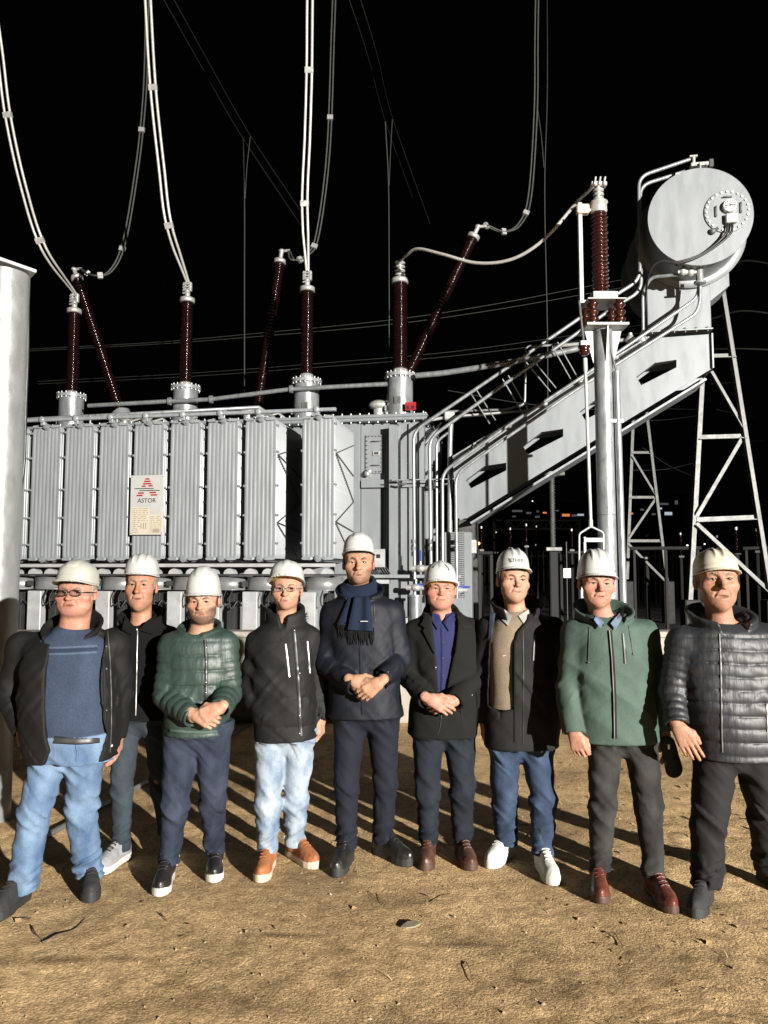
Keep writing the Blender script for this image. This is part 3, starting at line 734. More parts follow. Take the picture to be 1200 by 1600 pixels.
# oil conservator drum ---------------------------------------------------------------
con = bpy.data.objects.new('oil_conservator', None); COL.objects.link(con); con.parent = tr
WC = 0.55; cc = T(1094, 338, WC); RC = (T(1179, 338, WC).x - T(1010, 338, WC).x)/2 * 0.985
b = MB(); b.lathe(cc, cc + Vector((0, 1, 0)), [(0.0, RC*0.995), (0.004, RC), (0.028, RC), (0.032, RC*0.97)], 64); obj('front_cover', b, 'paint', con)
b = MB(); b.lathe(cc + Vector((0, 0.03, 0)), cc + Vector((0, 2, 0)), [(0, RC*0.965), (2.55, RC*0.965)], 64, cap=False); obj('drum_shell', b, 'paint', con)
for dw, k in ((0.62, 1.115), (1.55, 1.115), (2.2, 1.115), (2.55, 0.99)):
    b = MB(); b.lathe(cc + Vector((0, dw, 0)), cc + Vector((0, dw + 1, 0)), [(0, RC*0.96), (0, RC*k), (0.035, RC*k), (0.035, RC*0.96)], 64, cap=False); obj('drum_flange', b, 'paint', con)
g = T(1136, 331, WC); GR = 0.30
b = MB(); b.lathe(g - Vector((0, 0.022, 0)), g + Vector((0, 1, 0)), [(0, GR*0.985), (0.005, GR), (0.02, GR)], 48); hatch = obj('inspection_cover', b, 'paint', con)
b = MB()
for k in range(24):
    a = 2*pi*k/24; q = g + Vector((cos(a)*GR*0.9, 0, sin(a)*GR*0.9)); b.cyl(q - Vector((0, 0.038, 0)), q - Vector((0, 0.02, 0)), 0.017, n=6)
obj('cover_bolts', b, 'alu', hatch, kind='stuff')
for dx, dz, vert in ((0.0, 0.19, 0), (-0.15, 0.0, 1), (0.17, 0.03, 1)):
    q = g + Vector((dx, -0.02, dz)); e = Vector((0, 0, 0.07)) if vert else Vector((0.055, 0, 0))
    b = MB(); b.tube([q - e, q - e + Vector((0, -0.03, 0)), q + e + Vector((0, -0.03, 0)), q + e], 0.010, 6); obj('grab_handle', b, 'zinc', hatch)
q = g + Vector((0.02, -0.03, 0.05))
b = MB(); b.lathe(q - Vector((0, 0.06, 0)), q, [(0, 0.085), (0.02, 0.092), (0.07, 0.092)], 28); ga = obj('oil_level_gauge', b, 'alu', hatch)
b = MB(); b.cyl(q - Vector((0, 0.064, 0)), q - Vector((0, 0.061, 0)), 0.075, n=28); obj('dial_face', b, 'dialwhite', ga)
b = MB(); b.box((q.x - 0.06, q.y - 0.068, q.z - 0.006), (q.x + 0.06, q.y - 0.065, q.z + 0.006)); b.cyl(q - Vector((0, 0.070, 0)), q - Vector((0, 0.064, 0)), 0.012, n=10)
for k in range(9):
    a = radians(-30 + 240*k/8); c = q + Vector((cos(a)*0.062, -0.0655, sin(a)*0.062)); b.box((c.x - 0.007, c.y - 0.0015, c.z - 0.007), (c.x + 0.007, c.y + 0.0005, c.z + 0.007))
obj('dial_marks', b, 'dark', ga)
b = MB(); b.bbox((q.x - 0.06, q.y - 0.07, q.z - 0.24), (q.x + 0.09, q.y + 0.01, q.z - 0.11), 0.012); obj('gauge_terminal_box', b, 'white_steel', hatch)
q2 = g + Vector((-0.20, -0.03, -0.27)); b = MB(); b.ball(q2, 0.045, 8); b.tube([q2, q2 + Vector((0.07, -0.03, 0.03))], 0.02, 6); obj('drain_plug', b, 'zinc', hatch)
for dx in (0.0, 0.05):
    s_ = Vector((q.x - 0.03 + dx*1.2, q.y - 0.035, q.z - 0.24))
    b = MB(); b.tube(spline([s_, s_ + Vector((-0.06, -0.02, -0.18)), T(1098, 396 + 40*dx, WC - 0.05), T(1060, 409 + 40*dx, WC - 0.04), T(1030, 408 + 30*dx, WC), T(1014, 428, WC + 0.1), T(1008, 470, WC + 0.5), T(1003, 505, WC + 0.7)], 6), 0.016, 8)
    obj('gauge_cable', b, 'dark', con)
b = MB(); q = T(1090, 258, WC + 0.08); b.bbox((q.x - 0.09, q.y - 0.03, q.z - 0.02), (q.x + 0.14, q.y + 0.10, q.z + 0.03)); b.cyl(q + Vector((-0.05, 0, 0.03)), q + Vector((-0.05, 0, 0.14)), 0.025, n=8); b.box((q.x - 0.10, q.y - 0.02, q.z + 0.12), (q.x, q.y + 0.02, q.z + 0.14)); b.cyl(q + Vector((0.02, -0.06, -0.14)), q + Vector((0.02, -0.06, 0.0)), 0.015, n=6); obj('top_valve', b, 'alu', con)
q = T(1111, 256, WC + 0.3); b = MB(); b.bbox((q.x - 0.03, q.y - 0.03, q.z - 0.05), (q.x + 0.03, q.y + 0.03, q.z + 0.06)); obj('lifting_eye', b, 'darksteel', con)
# outlet and ball valves under the drum
q = T(1093, 428, WC + 0.2); b = MB(); b.cyl(q + Vector((0, 0, -0.13)), q + Vector((0, 0, 0.14)), 0.05, n=14); b.lathe(q + Vector((0, 0, -0.14)), q + Vector((0, 0, 1)), [(0, 0.08), (0.03, 0.08)], 14); obj('outlet_pipe', b, 'galv', con)
for dx in (0, 0.10):
    c = q + Vector((-0.12 - dx, -0.02, 0.02 + dx*0.2)); b = MB(); b.ball(c, 0.055, 8); b.cyl(c - Vector((0.07, 0, 0)), c + Vector((0.07, 0, 0)), 0.028, n=8); b.cyl(c, c + Vector((0, 0, 0.09)), 0.014, n=6); v = obj('ball_valve', b, 'alu', con)
    b = MB(); b.box((c.x - 0.10, c.y - 0.02, c.z + 0.08), (c.x + 0.02, c.y - 0.005, c.z + 0.10)); obj('lever', b, 'blue', v)
pipe([(1078, 428, WC + 0.2), (1016, 433, WC + 0.35), (1004, 460, WC + 0.45), (1005, 520, WC + 0.6)], 0.024, rad=0.1)
# saddle box
a0, a1, c0, c1 = rect(1012, 455, 1110, 520, WA); b = MB(); b.bbox((a0, WA + 0.004, c0 + 0.02), (a1, WA + AD - 0.004, cc.z - RC*0.5), 0.012); obj('saddle_box', b, 'paint', con)
b = MB(); b.bbox((a0 - 0.01, WA - 0.04, c0 - 0.004), (a1 + 0.012, WA + AD + 0.04, c0 + 0.018), 0.004); obj('saddle_flange', b, 'paint2', con)
b = MB()
for k in range(6): u = a0 + 0.06 + (a1 - a0 - 0.12)*k/5; b.cyl((u, WA - 0.02, c0 - 0.03), (u, WA - 0.02, c0 + 0.04), 0.014, n=6)
obj('saddle_bolts', b, 'zinc', con, kind='stuff')
b = MB(); b.prism([Vector((a1 - 0.05, 1.6, cc.z - RC*0.82)), Vector((a1 + 0.35, 1.6, cc.z - RC*0.55)), Vector((a1 + 0.35, 1.6, cc.z - RC*0.9)), Vector((a1 + 0.05, 1.6, cc.z - RC*1.25))], (0, 0.6, 0)); obj('saddle_wing', b, 'paint', con)

# maker's plate on the fifth radiator ---------------------------------------------------
a0, a1, c0, c1 = rect(203, 742, 257, 836, -0.06)
npl = tp('maker_plate', MB().bbox((a0, -0.075, c0), (a1, -0.062, c1), 0.003), 'plate')
PW = a1 - a0; PH = c1 - c0
def on_plate(x0, y0, x1, y1, m, name, d=0.0015, lay=0):
    """x,y are fractions of the plate, y down"""
    y_ = -0.0755 - lay*0.001
    b = MB(); b.box((a0 + x0*PW, y_ - d, c1 - y1*PH), (a0 + x1*PW, y_, c1 - y0*PH)); return obj(name, b, m, npl)
for (x0, x1, y) in ((0.44, 0.57, .065), (0.41, 0.60, .105), (0.375, 0.63, .145), (0.335, 0.46, .185), (0.54, 0.67, .18), (0.23, 0.41, .30), (0.58, 0.77, .295), (0.19, 0.37, .34), (0.615, 0.81, .335)):
    on_plate(x0, y - 0.012, x1, y + 0.012, 'red', 'logo_bar')
on_plate(0.12, .217, 0.70, .233, 'ink', 'logo_rule'); on_plate(0.27, .252, 0.88, .268, 'ink', 'logo_rule')
tm = text_mesh('ASTOR', PH*0.105, 0.0008, 0.0012)
o = obj('lettering', tm, 'ink', npl); o.rotation_euler = (pi/2, 0, 0); o.location = (a0 + 0.50*PW, -0.0765, c1 - 0.43*PH)
tm = text_mesh('R', PH*0.02, 0.0006, 0)
o = obj('lettering', tm, 'ink', npl); o.rotation_euler = (pi/2, 0, 0); o.location = (a0 + 0.83*PW, -0.0765, c1 - 0.375*PH)
on_plate(0.06, 0.535, 0.575, 0.985, 'ivory', 'data_label'); on_plate(0.60, 0.665, 0.975, 0.985, 'ivory', 'data_label')
rs = np.random.RandomState(3)
for k in range(13):
    y = 0.555 + k*0.033; x = 0.09
    while x < 0.53:
        wd = 0.05 + rs.rand()*0.14
        if not (k > 6 and x > 0.26): on_plate(x, y, min(x + wd, 0.55), y + 0.012, 'tan', 'print_line', 0.0006, 2)
        x += wd + 0.02 + rs.rand()*0.04
for k in range(9):
    y = 0.69 + k*0.032; x = 0.62
    while x < 0.93:
        wd = 0.05 + rs.rand()*0.1
        on_plate(x, y, min(x + wd, 0.955), y + 0.011, 'tan', 'print_line', 0.0006, 2)
        x += wd + 0.02 + rs.rand()*0.04
for k in range(3): on_plate(0.34 + 0.07*k, 0.80, 0.355 + 0.07*k, 0.90, 'ink', 'diagram_line', 0.0006, 2)
on_plate(0.70, 0.90, 0.90, 0.965, 'tan', 'diagram_field', 0.0006, 3)
b = MB()
for fx in (0.04, 0.96):
    for fz in (0.03, 0.97): b.cyl((a0 + fx*PW, -0.079, c0 + fz*PH), (a0 + fx*PW, -0.073, c0 + fz*PH), 0.006, n=8)
obj('plate_screw', b, 'darksteel', npl)

# ================================================================== POST WITH SURGE ARRESTER
YP = 9.5
pc = P(946, 700, YP); pc.z = 0
post = thing('surge_arrester_post', 'galvanised round post with brown arrester on top, rising behind the man in the green jacket', 'post', pc)
def lp(px, py, dy=0.0):
    return P(px, py, YP + dy) - pc
ztop = lp(943, 514).z; R_ = 0.118
b = MB(); b.cyl((0, 0, 0), (0, 0, ztop - 0.02), R_, n=36); obj('pole', b, 'galv', post)
b = MB(); b.cyl((0, 0, lp(946, 805).z - 0.004), (0, 0, lp(946, 805).z + 0.004), R_ + 0.003, n=36, cap=False); obj('weld_seam', b, 'zinc', post)
for a_ in (0, pi/2):
    b = MB(); m_ = Matrix.Rotation(a_, 3, 'Z'); b.prism([m_ @ Vector(p) for p in ((-0.23, -0.006, ztop - 0.03), (0.23, -0.006, ztop - 0.03), (R_ + 0.01, -0.006, ztop - 0.44), (-R_ - 0.01, -0.006, ztop - 0.44))], m_ @ Vector((0, 0.012, 0))); obj('gusset', b, 'galv', post)
b = MB(); b.bbox((-0.26, -0.24, ztop - 0.02), (0.26, 0.24, ztop + 0.012)); obj('head_plate', b, 'white_steel', post)
z2 = lp(943, 476).z
for sx in (-1, 1):
    for sy in (-1, 1):
        b = MB(); c = Vector((sx*0.165, sy*0.165, ztop + 0.012))
        b.lathe(c, c + Vector((0, 0, 1)), [(0, 0.045)] + [x for k in range(3) for x in ((0.01 + k*(z2-ztop-0.03)/3, 0.04), (0.045 + k*(z2-ztop-0.03)/3, 0.072), (0.065 + k*(z2-ztop-0.03)/3, 0.072), (0.085 + k*(z2-ztop-0.03)/3, 0.042))] + [(z2 - ztop - 0.014, 0.045)], 16)
        obj('base_insulator', b, 'porcelain2', post)
b = MB(); b.bbox((-0.24, -0.22, z2), (0.24, 0.22, z2 + 0.015)); b.box((-0.15, -0.16, z2 + 0.015), (0.15, -0.145, z2 + 0.115)); b.box((-0.15, -0.145, z2 + 0.10), (0.15, 0.16, z2 + 0.115)); obj('mounting_table', b, 'white_steel', post)
zt = lp(937, 333).z; ax = lp(937, 400).x
b = MB(); c = Vector((ax, 0, z2 + 0.115)); L_ = zt - c.z; b.lathe(c, c + Vector((0, 0, 1)), shed_profile(L_, 0.072, 0.112, 22), 24); obj('arrester_housing', b, 'porcelain2', post)
b = MB(); c = Vector((ax, 0, zt)); b.lathe(c, c + Vector((0, 0, 1)), [(0, 0.09), (0.02, 0.105), (0.12, 0.10), (0.125, 0.115), (0.14, 0.115), (0.145, 0.03)], 24); obj('arrester_cap', b, 'alu', post)
b = MB(); c = Vector((ax, 0, zt + 0.14)); b.cyl(c, c + Vector((0, 0, 0.24)), 0.025, n=10)
for k in range(3): b.lathe(c + Vector((0, 0, 0.03 + 0.055*k)), c + Vector((0, 0, 1)), [(0, 0.03), (0.01, 0.068), (0.025, 0.068), (0.04, 0.03)], 14)
b.bbox((ax - 0.10, -0.06, c.z + 0.20), (ax + 0.10, 0.05, c.z + 0.26), 0.01)
for k in range(3): b.cyl((ax - 0.07 + 0.06*k, -0.075, c.z + 0.20), (ax - 0.05 + 0.06*k, -0.075, c.z + 0.30), 0.014, n=6)
obj('top_terminal', b, 'alu', post)
ARR = pc + Vector((ax - 0.06, 0, zt + 0.36))
x0 = lp(907, 400).x
b = MB(); b.bbox((x0 - 0.025, -0.035, z2 + 0.01), (x0 + 0.025, 0.035, lp(907, 318).z)); b.box((x0, -0.02, zt + 0.02), (ax, 0.02, zt + 0.05)); b.box((x0 - 0.005, -0.03, z2 + 0.02), (-0.1, 0.03, z2 + 0.05)); obj('side_support', b, 'white_steel', post)
b = MB(); q = lp(908, 328); b.bbox((q.x - 0.07, -0.08, q.z - 0.07), (q.x + 0.09, 0.03, q.z + 0.05), 0.015); obj('cable_clamp', b, 'ivory', post)
# hanging rod, insulator and counter frame
b = MB(); b.tube([lp(905, 470, -0.1), lp(908, 500, -0.15), lp(912, 535, -0.2)], 0.016, 6); obj('earth_lead', b, 'zinc', post)
q = lp(913, 556, -0.2); b = MB(); b.lathe(q, q + Vector((0, 0, 1)), [(0, 0.03), (0.03, 0.06), (0.06, 0.075), (0.08, 0.05), (0.10, 0.075), (0.12, 0.075), (0.13, 0.04)], 16); obj('lead_insulator', b, 'porcelain2', post)
b = MB(); q = lp(913, 538, -0.2); b.bbox((q.x - 0.06, q.y - 0.05, q.z - 0.03), (q.x + 0.06, q.y + 0.05, q.z + 0.04), 0.012); obj('lead_clamp', b, 'alu', post)
p0, p1 = lp(914, 560, -0.2), lp(923, 816, -0.25)
b = MB(); b.cyl(p0, p0.lerp(p1, 0.08), 0.028, n=10); b.cyl(p0.lerp(p1, 0.08), p1, 0.020, n=10); obj('drop_rod', b, 'white_steel', post)
tl, tr_, bl, br = lp(905, 834, -0.25), lp(943, 832, -0.25), lp(905, 890, -0.25), lp(943, 890, -0.25)
b = MB(); b.tube(bend([bl, tl, p1 + Vector((0, 0, -0.05)), tr_, br], 0.03), 0.012, 8); b.cyl(p1 - Vector((0, 0, 0.06)), p1 + Vector((0, 0, 0.03)), 0.026, n=8); obj('hanger_bow', b, 'white_steel', post)
b = MB(); b.box((tl.x + 0.05, tl.y - 0.02, bl.z - 0.1), (tl.x + 0.075, tl.y + 0.02, tl.z - 0.04)); b.bbox((tl.x + 0.05, tl.y - 0.03, tl.z - 0.10), (tr_.x - 0.02, tl.y + 0.03, tl.z - 0.05)); obj('counter_frame', b, 'white_steel', post)
q0, q1 = lp(907, 906, -0.25), lp(936, 940, -0.25)
b = MB(); b.bbox((q0.x, q0.y, q1.z), (q1.x, q0.y + 0.12, q0.z), 0.01); obj('discharge_counter', b, 'white_steel', post)
p0, p1, p2 = lp(952, 520, -0.1), lp(963, 580, -0.1), lp(974, 935, -0.1)
b = MB(); b.tube([p0, p0.lerp(p1, 0.5) + Vector((-0.02, 0, 0)), p1], 0.014, 6); obj('earth_lead', b, 'zinc', post)
b = MB(); b.tube([p1, p2, Vector((p2.x + 0.01, p2.y, 0.0))], 0.042, 12); obj('conduit', b, 'galv', post)
b = MB(); q = lp(958, 658, -0.1); b.box((q.x - 0.05, q.y - 0.03, q.z - 0.02), (q.x + 0.12, q.y + 0.1, q.z + 0.02)); obj('conduit_bracket', b, 'white_steel', post)

# ================================================================== LEFT POST
YL = 5.2
zt = P(46, 425, YL).z
xr = P(27, 893, YL).x
lpst = thing('round_post', 'thick galvanised post with tilted cap plate at the far left edge', 'post', (xr - 0.165, YL, 0))
b = MB(); b.cyl((0, 0, -0.05), (0, 0, zt - 0.02), 0.165, n=48); obj('pole', b, 'galv_post', lpst)
b = MB(); b.bbox((-0.155, -0.155, -0.012), (0.155, 0.155, 0.012), 0.004)
cp = obj('cap_plate', b, 'white_steel', lpst); cp.location = (0.01, 0, zt + 0.005); cp.rotation_euler = (radians(-5), radians(6), radians(42))
p = lambda px, py, dy=0.05: P(px, py, YL + dy) - Vector((xr - 0.165, YL, 0))
b = MB(); b.tube(spline([p(42, 440), p(44, 480), p(43, 560), p(40, 640), p(38, 720), p(31, 780), p(28, 840), p(25, 900)], 6), 0.011, 6); obj('hanging_cable', b, 'dark', lpst)

# ================================================================== CONDUCTORS
def conductor(name, label, pix, Y0, Y1, r, gap, m, spacers=(), cat='cable', group='overhead conductors dropping to the transformer'):
    n = len(pix)
    pts = [P(px, py, Y0 + (Y1 - Y0)*k/(n-1)) if not isinstance(px, Vector) else px for k, (px, py) in enumerate(pix)]
    pts = spline(pts, 7)
    t = thing(name, label, cat, pts[-1], 0, group)
    o = pts[-1]
    offs = (-gap/2, gap/2) if gap else (0,)
    for g_ in offs:
        b = MB(); q = [p + Vector((g_*min(1, (len(pts)-1-i)/6 + 0.35), 0, 0)) - o for i, p in enumerate(pts)]; b.tube(q, r, 8); obj('wire', b, m, t)
    for f in spacers:
        i = int(f*(len(pts)-1)); p = pts[i] - o; d = (pts[i+1] - pts[i]).normalized()
        b = MB(); b.beam(p - d*0.045, p + d*0.045, gap + 0.05, 0.05, (0, 1, 0)); obj('spacer_clamp', b, 'alu', t)
    return t
TB = [tr.matrix_world if False else (Matrix.Translation(TO) @ Matrix.Rotation(TROT, 4, 'Z')) @ q for q in tops]
RB = [(Matrix.Translation(TO) @ Matrix.Rotation(TROT, 4, 'Z')) @ q for q in rtops]
def cpix(pix, end): return pix + [(end, None)]
conductor('twin_conductor', 'bright twin cable curving from the left picture edge down to the leftmost bushing', cpix([(-30, -130), (-12, 0), (0, 85), (12, 180), (36, 290), (68, 388)], TB[0]), 11.2, 12.2, 0.020, 0.085, 'cable', (0.5, 0.83))
conductor('twin_conductor', 'bright twin cable hanging to the second bushing from the left', cpix([(226, -120), (231, 0), (239, 137), (252, 260), (264, 352)], TB[1]), 11.2, 12.2, 0.021, 0.085, 'cable', (0.4, 0.8))
conductor('twin_conductor', 'bright twin cable hanging almost straight down to the third bushing', cpix([(486, -120), (484, 0), (483, 110), (480, 215), (476, 318)], TB[2]), 11.2, 12.2, 0.021, 0.085, 'cable', (0.4, 0.8))
conductor('jumper_cable', 'single pale cable swooping from the shortest bushing to the surge arrester', [(TB[3], None)] + [(634, 400), (652, 389), (690, 397), (745, 411), (800, 405), (850, 374), (898, 320)] + [(ARR, None)], 11.9, 9.6, 0.024, 0, 'cable', ())
conductor('twin_conductor', 'dim twin cable looping round to the rear bushing leaning left', cpix([(229, -60), (229, 60), (225, 160), (214, 262), (194, 378), (172, 424), (145, 430)], RB[0]), 14.5, 13.8, 0.016, 0.06, 'cable_dull', (0.35, 0.6, 0.8, 0.92), group='dim conductors to the rear bushings')
conductor('twin_conductor', 'dim twin cable looping to the rear bushing behind the third bushing', cpix([(524, -60), (520, 50), (513, 235), (496, 367), (478, 400), (458, 406)], RB[1]), 14.5, 13.6, 0.016, 0.06, 'cable_dull', (0.3, 0.55, 0.75), group='dim conductors to the rear bushings')
conductor('twin_conductor', 'dim twin cable looping to the rear bushing leaning right', cpix([(840, -60), (838, 60), (837, 170), (828, 305), (812, 350), (787, 362), (762, 353)], RB[2]), 14.5, 13.4, 0.016, 0.06, 'cable_dull', (0.5, 0.72, 0.88), group='dim conductors to the rear bushings')
def wire(label, pix, Y0, Y1, r, m='cable_dull', group='distant overhead lines'):
    n = len(pix); pts = [P(px, py, Y0 + (Y1-Y0)*k/(n-1)) for k, (px, py) in enumerate(pix)]
    o = pts[-1]; b = MB(); b.tube([p - o for p in spline(pts, 6)], r, 6)
    w_ = obj('overhead_wire', b, m); w_.location = o; return tag(w_, label, 'cable', group)
wire('thin dim wire slanting from the top left towards the middle, upper of its pair', [(266, -10), (330, 105), (392, 213), (480, 345)], 16, 34, 0.017)
wire('thin dim wire slanting from the top left towards the middle, lower of its pair', [(250, -10), (315, 105), (380, 217), (470, 352)], 16, 34, 0.017)
wire('thin dim wire slanting down right of the third bushing cable, left of its pair', [(542, -10), (575, 90), (602, 190), (645, 310)], 16, 34, 0.017)
wire('thin dim wire slanting down right of the third bushing cable, right of its pair', [(560, -10), (590, 90), (614, 187), (672, 350)], 16, 34, 0.017)
wire('dim dropper hanging straight down between the second and third bushings', [(380, 217), (382, 310), (382, 450), (382, 612)], 20, 20, 0.016)
wire('short dim link joining the dropper between second and third bushings to the upper slanting wire', [(391, 214), (386, 260), (383, 310)], 20, 20, 0.011)
wire('dim dropper hanging straight down left of the shortest bushing', [(602, 190), (607, 290), (608, 430), (608, 592)], 20, 20, 0.016)
wire('short dim link joining the dropper left of the shortest bushing to its slanting wire', [(613, 187), (610, 240), (608, 290)], 20, 20, 0.011)
wire('dim vertical wire passing left of the surge arrester', [(855, -10), (855, 150), (851, 300), (855, 500), (856, 640)], 19, 19, 0.013)
wire('dim wire splitting from the vertical wire left of the surge arrester', [(840, 170), (846, 215), (850, 262)], 19, 19, 0.011)
wire('long dim line crossing the dark sky just behind the bushings, upper of its pair', [(34, 546), (240, 535), (400, 521), (610, 500), (780, 474), (1000, 432), (1230, 395)], 30, 26, 0.014)
wire('long dim line crossing the dark sky just behind the bushings, second from the top', [(34, 549), (240, 538), (400, 526), (610, 507), (780, 483), (1000, 445), (1230, 412)], 30, 26, 0.014)
wire('faint lower line crossing behind the bushings, upper of its pair', [(60, 596), (300, 583), (520, 566), (720, 548), (1000, 508), (1230, 470)], 34, 30, 0.013)
wire('faint lower line crossing behind the bushings, lower of its pair', [(60, 600), (300, 588), (520, 572), (720, 555), (1000, 520), (1230, 489)], 34, 30, 0.013)
for k, (ya, yb, nm) in enumerate(((408, 418, 'upper'), (486, 494, 'middle'), (545, 548, 'lower'))):
    wire('ribbed dim line right of the oil tank, %s of three' % nm, [(1110, ya + 25 - 12*k), (1160, ya), (1230, yb)], 22, 20, 0.026)

# ================================================================== LATTICE STEELWORK
def lattice(label, legs, bars, diags, plane, s, name='lattice_tower', group=None):
    o = plane(*legs[0][1]); o = Vector((o.x, o.y, 0))
    t = thing(name, label, 'lattice tower', o, 0, group)
    for dy in (0,):
        for a_, c_ in legs: p, q = plane(*a_, dy), plane(*c_, dy); b = MB(); b.angle(p - o, q - o, s, s*0.14, (0, 1, 0)); obj('leg', b, 'zinc', t)
        for a_, c_ in bars: p, q = plane(*a_, dy), plane(*c_, dy); b = MB(); b.angle(p - o, q - o, s*0.72, s*0.12, (0, 1, 0)); obj('cross_bar', b, 'zinc', t)
        for a_, c_ in diags: p, q = plane(*a_, dy), plane(*c_, dy); b = MB(); b.angle(p - o, q - o, s*0.72, s*0.12, (0, 1, 0)); obj('diagonal', b, 'zinc', t)
    zb = min(plane(*c_, 0).z for a_, c_ in legs)
    return t, o
def plA(px, py, dy=0): return P(px, py, 13.2) + Vector((-0.25*dy, 1.1*dy, 0))
t1, o1 = lattice('near lattice leg of pale steel angles standing under the big oil tank', [((1098, 585), (1079, 940)), ((1128, 440), (1206, 930))],
        [((1091, 683), (1168, 681)), ((1090, 812), (1186, 808)), ((1110, 556), (1149, 555))], [((1112, 580), (1166, 674)), ((1160, 684), (1089, 806)), ((1089, 818), (1204, 925))], plA, 0.115)
for px in (1079, 1206):
    q = plA(px, 938); b = MB(); b.bbox((q.x - o1.x - 0.14, q.y - o1.y - 0.14, -0.05), (q.x - o1.x + 0.14, q.y - o1.y + 0.14, q.z + 0.01), 0.02); obj('footing', b, 'void', t1)
def plB(px, py, dy=0): return P(px, py, 24) + Vector((0.5*dy, 1.8*dy, 0))
t2, o2 = lattice('further, dimmer lattice tower seen between the round post and the near lattice leg', [((990, 640), (980, 905)), ((1005, 600), (1043, 912))],
        [((987, 707), (1018, 707)), ((984, 777), (1025, 777)), ((981, 845), (1035, 845))], [((988, 712), (1024, 772)), ((1024, 780), (982, 842)), ((982, 850), (1042, 910))], plB, 0.12)
for px in (980, 1043):
    q = plB(px, 908); b = MB(); b.bbox((q.x - o2.x - 0.16, q.y - o2.y - 0.16, -0.05), (q.x - o2.x + 0.16, q.y - o2.y + 0.16, q.z), 0.02); obj('footing', b, 'void', t2)

# ================================================================== DARK SWITCHYARD BEHIND
def post_insulator(label, px, yb, ym, yt, Y, pw, iw, nshed, ring=False, m1='bar', group='posts of the dark switchyard'):
    top = P(px, yt, Y); mid = P(px, ym, Y).z; o = Vector((top.x, Y, 0))
    t = thing('post_insulator', label, 'insulator post', o, 0, group)
    b = MB(); b.bbox((-pw/2, -pw/2, -0.05), (pw/2, pw/2, mid - 0.08), 0.02); obj('column', b, m1, t)
    b = MB(); b.bbox((-pw*0.95, -pw*0.7, mid - 0.08), (pw*0.95, pw*0.7, mid), 0.01); obj('head_plate', b, 'zinc', t)
    b = MB(); L_ = top.z - mid; b.lathe((0, 0, mid), (0, 0, mid + 1), shed_profile(L_, iw*0.62, iw, nshed), 12); obj('insulator', b, 'porcelain' if not ring else 'zinc', t)
    b = MB()
    if ring: b.lathe((0, 0, top.z), (0, 0, top.z + 1), [(0, iw*1.2), (0.02, iw*4), (0.07, iw*4), (0.09, iw)], 20)
    else: b.cyl((0, 0, top.z), (0, 0, top.z + 0.08), iw*0.8, n=10)
    obj('cap', b, 'alu', t)
    return t
post_insulator('tall ribbed insulator post with a disc on top, right of the slanting girder', 862, 942, 855, 744, 15.5, 0.17, 0.065, 40, True)
rs = np.random.RandomState(11)
LBL = ['between the control cabinet and the tall ribbed post', 'far behind the man in the open charcoal coat']
ORD = ('first', 'second', 'third', 'fourth', 'fifth', 'sixth')
POST_LABEL = {px: '%s dim insulator post to the right of the control cabinet' % o for px, o in zip((742, 752, 775, 797, 822, 838), ORD)}
POST_LABEL.update({893: 'dim insulator post just right of the tall ribbed post', 1010: 'dim insulator post behind the foot of the further lattice tower', 1063: 'dim insulator post just left of the near lattice leg',
    1120: 'dim insulator post first to the right of the near lattice leg', 1150: 'dim insulator post second to the right of the near lattice leg', 1182: 'dim insulator post third to the right of the near lattice leg'})
for px, ym, yt, Y, s in ((752, 858, 826, 26, 1.0), (775, 862, 834, 30, 0.9), (797, 855, 828, 28, 1.0), (822, 852, 822, 27, 1.0), (838, 850, 824, 32, 1.0), (893, 858, 830, 26, 1.0), (1010, 870, 838, 25, 1.3), (1063, 868, 836, 27, 1.2), (1150, 862, 828, 22, 1.2), (1182, 860, 830, 24, 1.2), (1120, 866, 840, 29, 1.1), (742, 862, 836, 33, 1)):
    lb = POST_LABEL[px]
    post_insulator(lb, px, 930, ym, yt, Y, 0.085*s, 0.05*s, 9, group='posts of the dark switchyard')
def busbar(label, px0, py0, px1, py1, Y, r, feet=()):
    a, c = P(px0, py0, Y), P(px1, py1, Y); o = Vector(((a.x+c.x)/2, Y, 0)); t = thing('busbar', label, 'busbar', o, 0, 'pale bars across the dark switchyard')
    b = MB(); b.cyl(a - o, c - o, r, n=10); obj('bar', b, 'bar', t)
    for f in feet:
        p = a.lerp(c, f) - o; b = MB(); b.bbox((p.x - 0.035, -0.035, -0.05), (p.x + 0.035, 0.035, p.z - r), 0.01); obj('support', b, 'conc_dark', t)
busbar('pale horizontal bar between the tall ribbed post and the hanging counter frame', 872, 863, 915, 863, 20, 0.035, (0.1, 0.9))
busbar('pale horizontal bar running behind the round post to the near lattice leg', 985, 857, 1095, 856, 21, 0.05, (0.05, 0.5, 0.95))
busbar('short pale bar beside the junction box of the control cabinet', 744, 864, 770, 864, 17, 0.04, (0.2, 0.9))
busbar('pale bar at the right edge seen through the near lattice leg', 1160, 857, 1215, 855, 21, 0.05, (0.1, 0.9))
rs = np.random.RandomState(23)
fn_ = thing('palisade_fence', 'dim palisade fence running across the far side of the dark yard', 'fence', (10, 34, 0))
a_, c_ = P(740, 868, 34), P(1230, 866, 34)
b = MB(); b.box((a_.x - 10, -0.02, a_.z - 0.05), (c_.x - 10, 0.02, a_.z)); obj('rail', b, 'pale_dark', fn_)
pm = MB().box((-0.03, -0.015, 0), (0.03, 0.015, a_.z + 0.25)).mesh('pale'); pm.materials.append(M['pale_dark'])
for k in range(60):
    o = bpy.data.objects.new('pale', pm); COL.objects.link(o); o.parent = fn_; o.location = (a_.x - 10 + (c_.x - a_.x)*k/59 + rs.randn()*0.03, 0, -0.05*rs.rand())
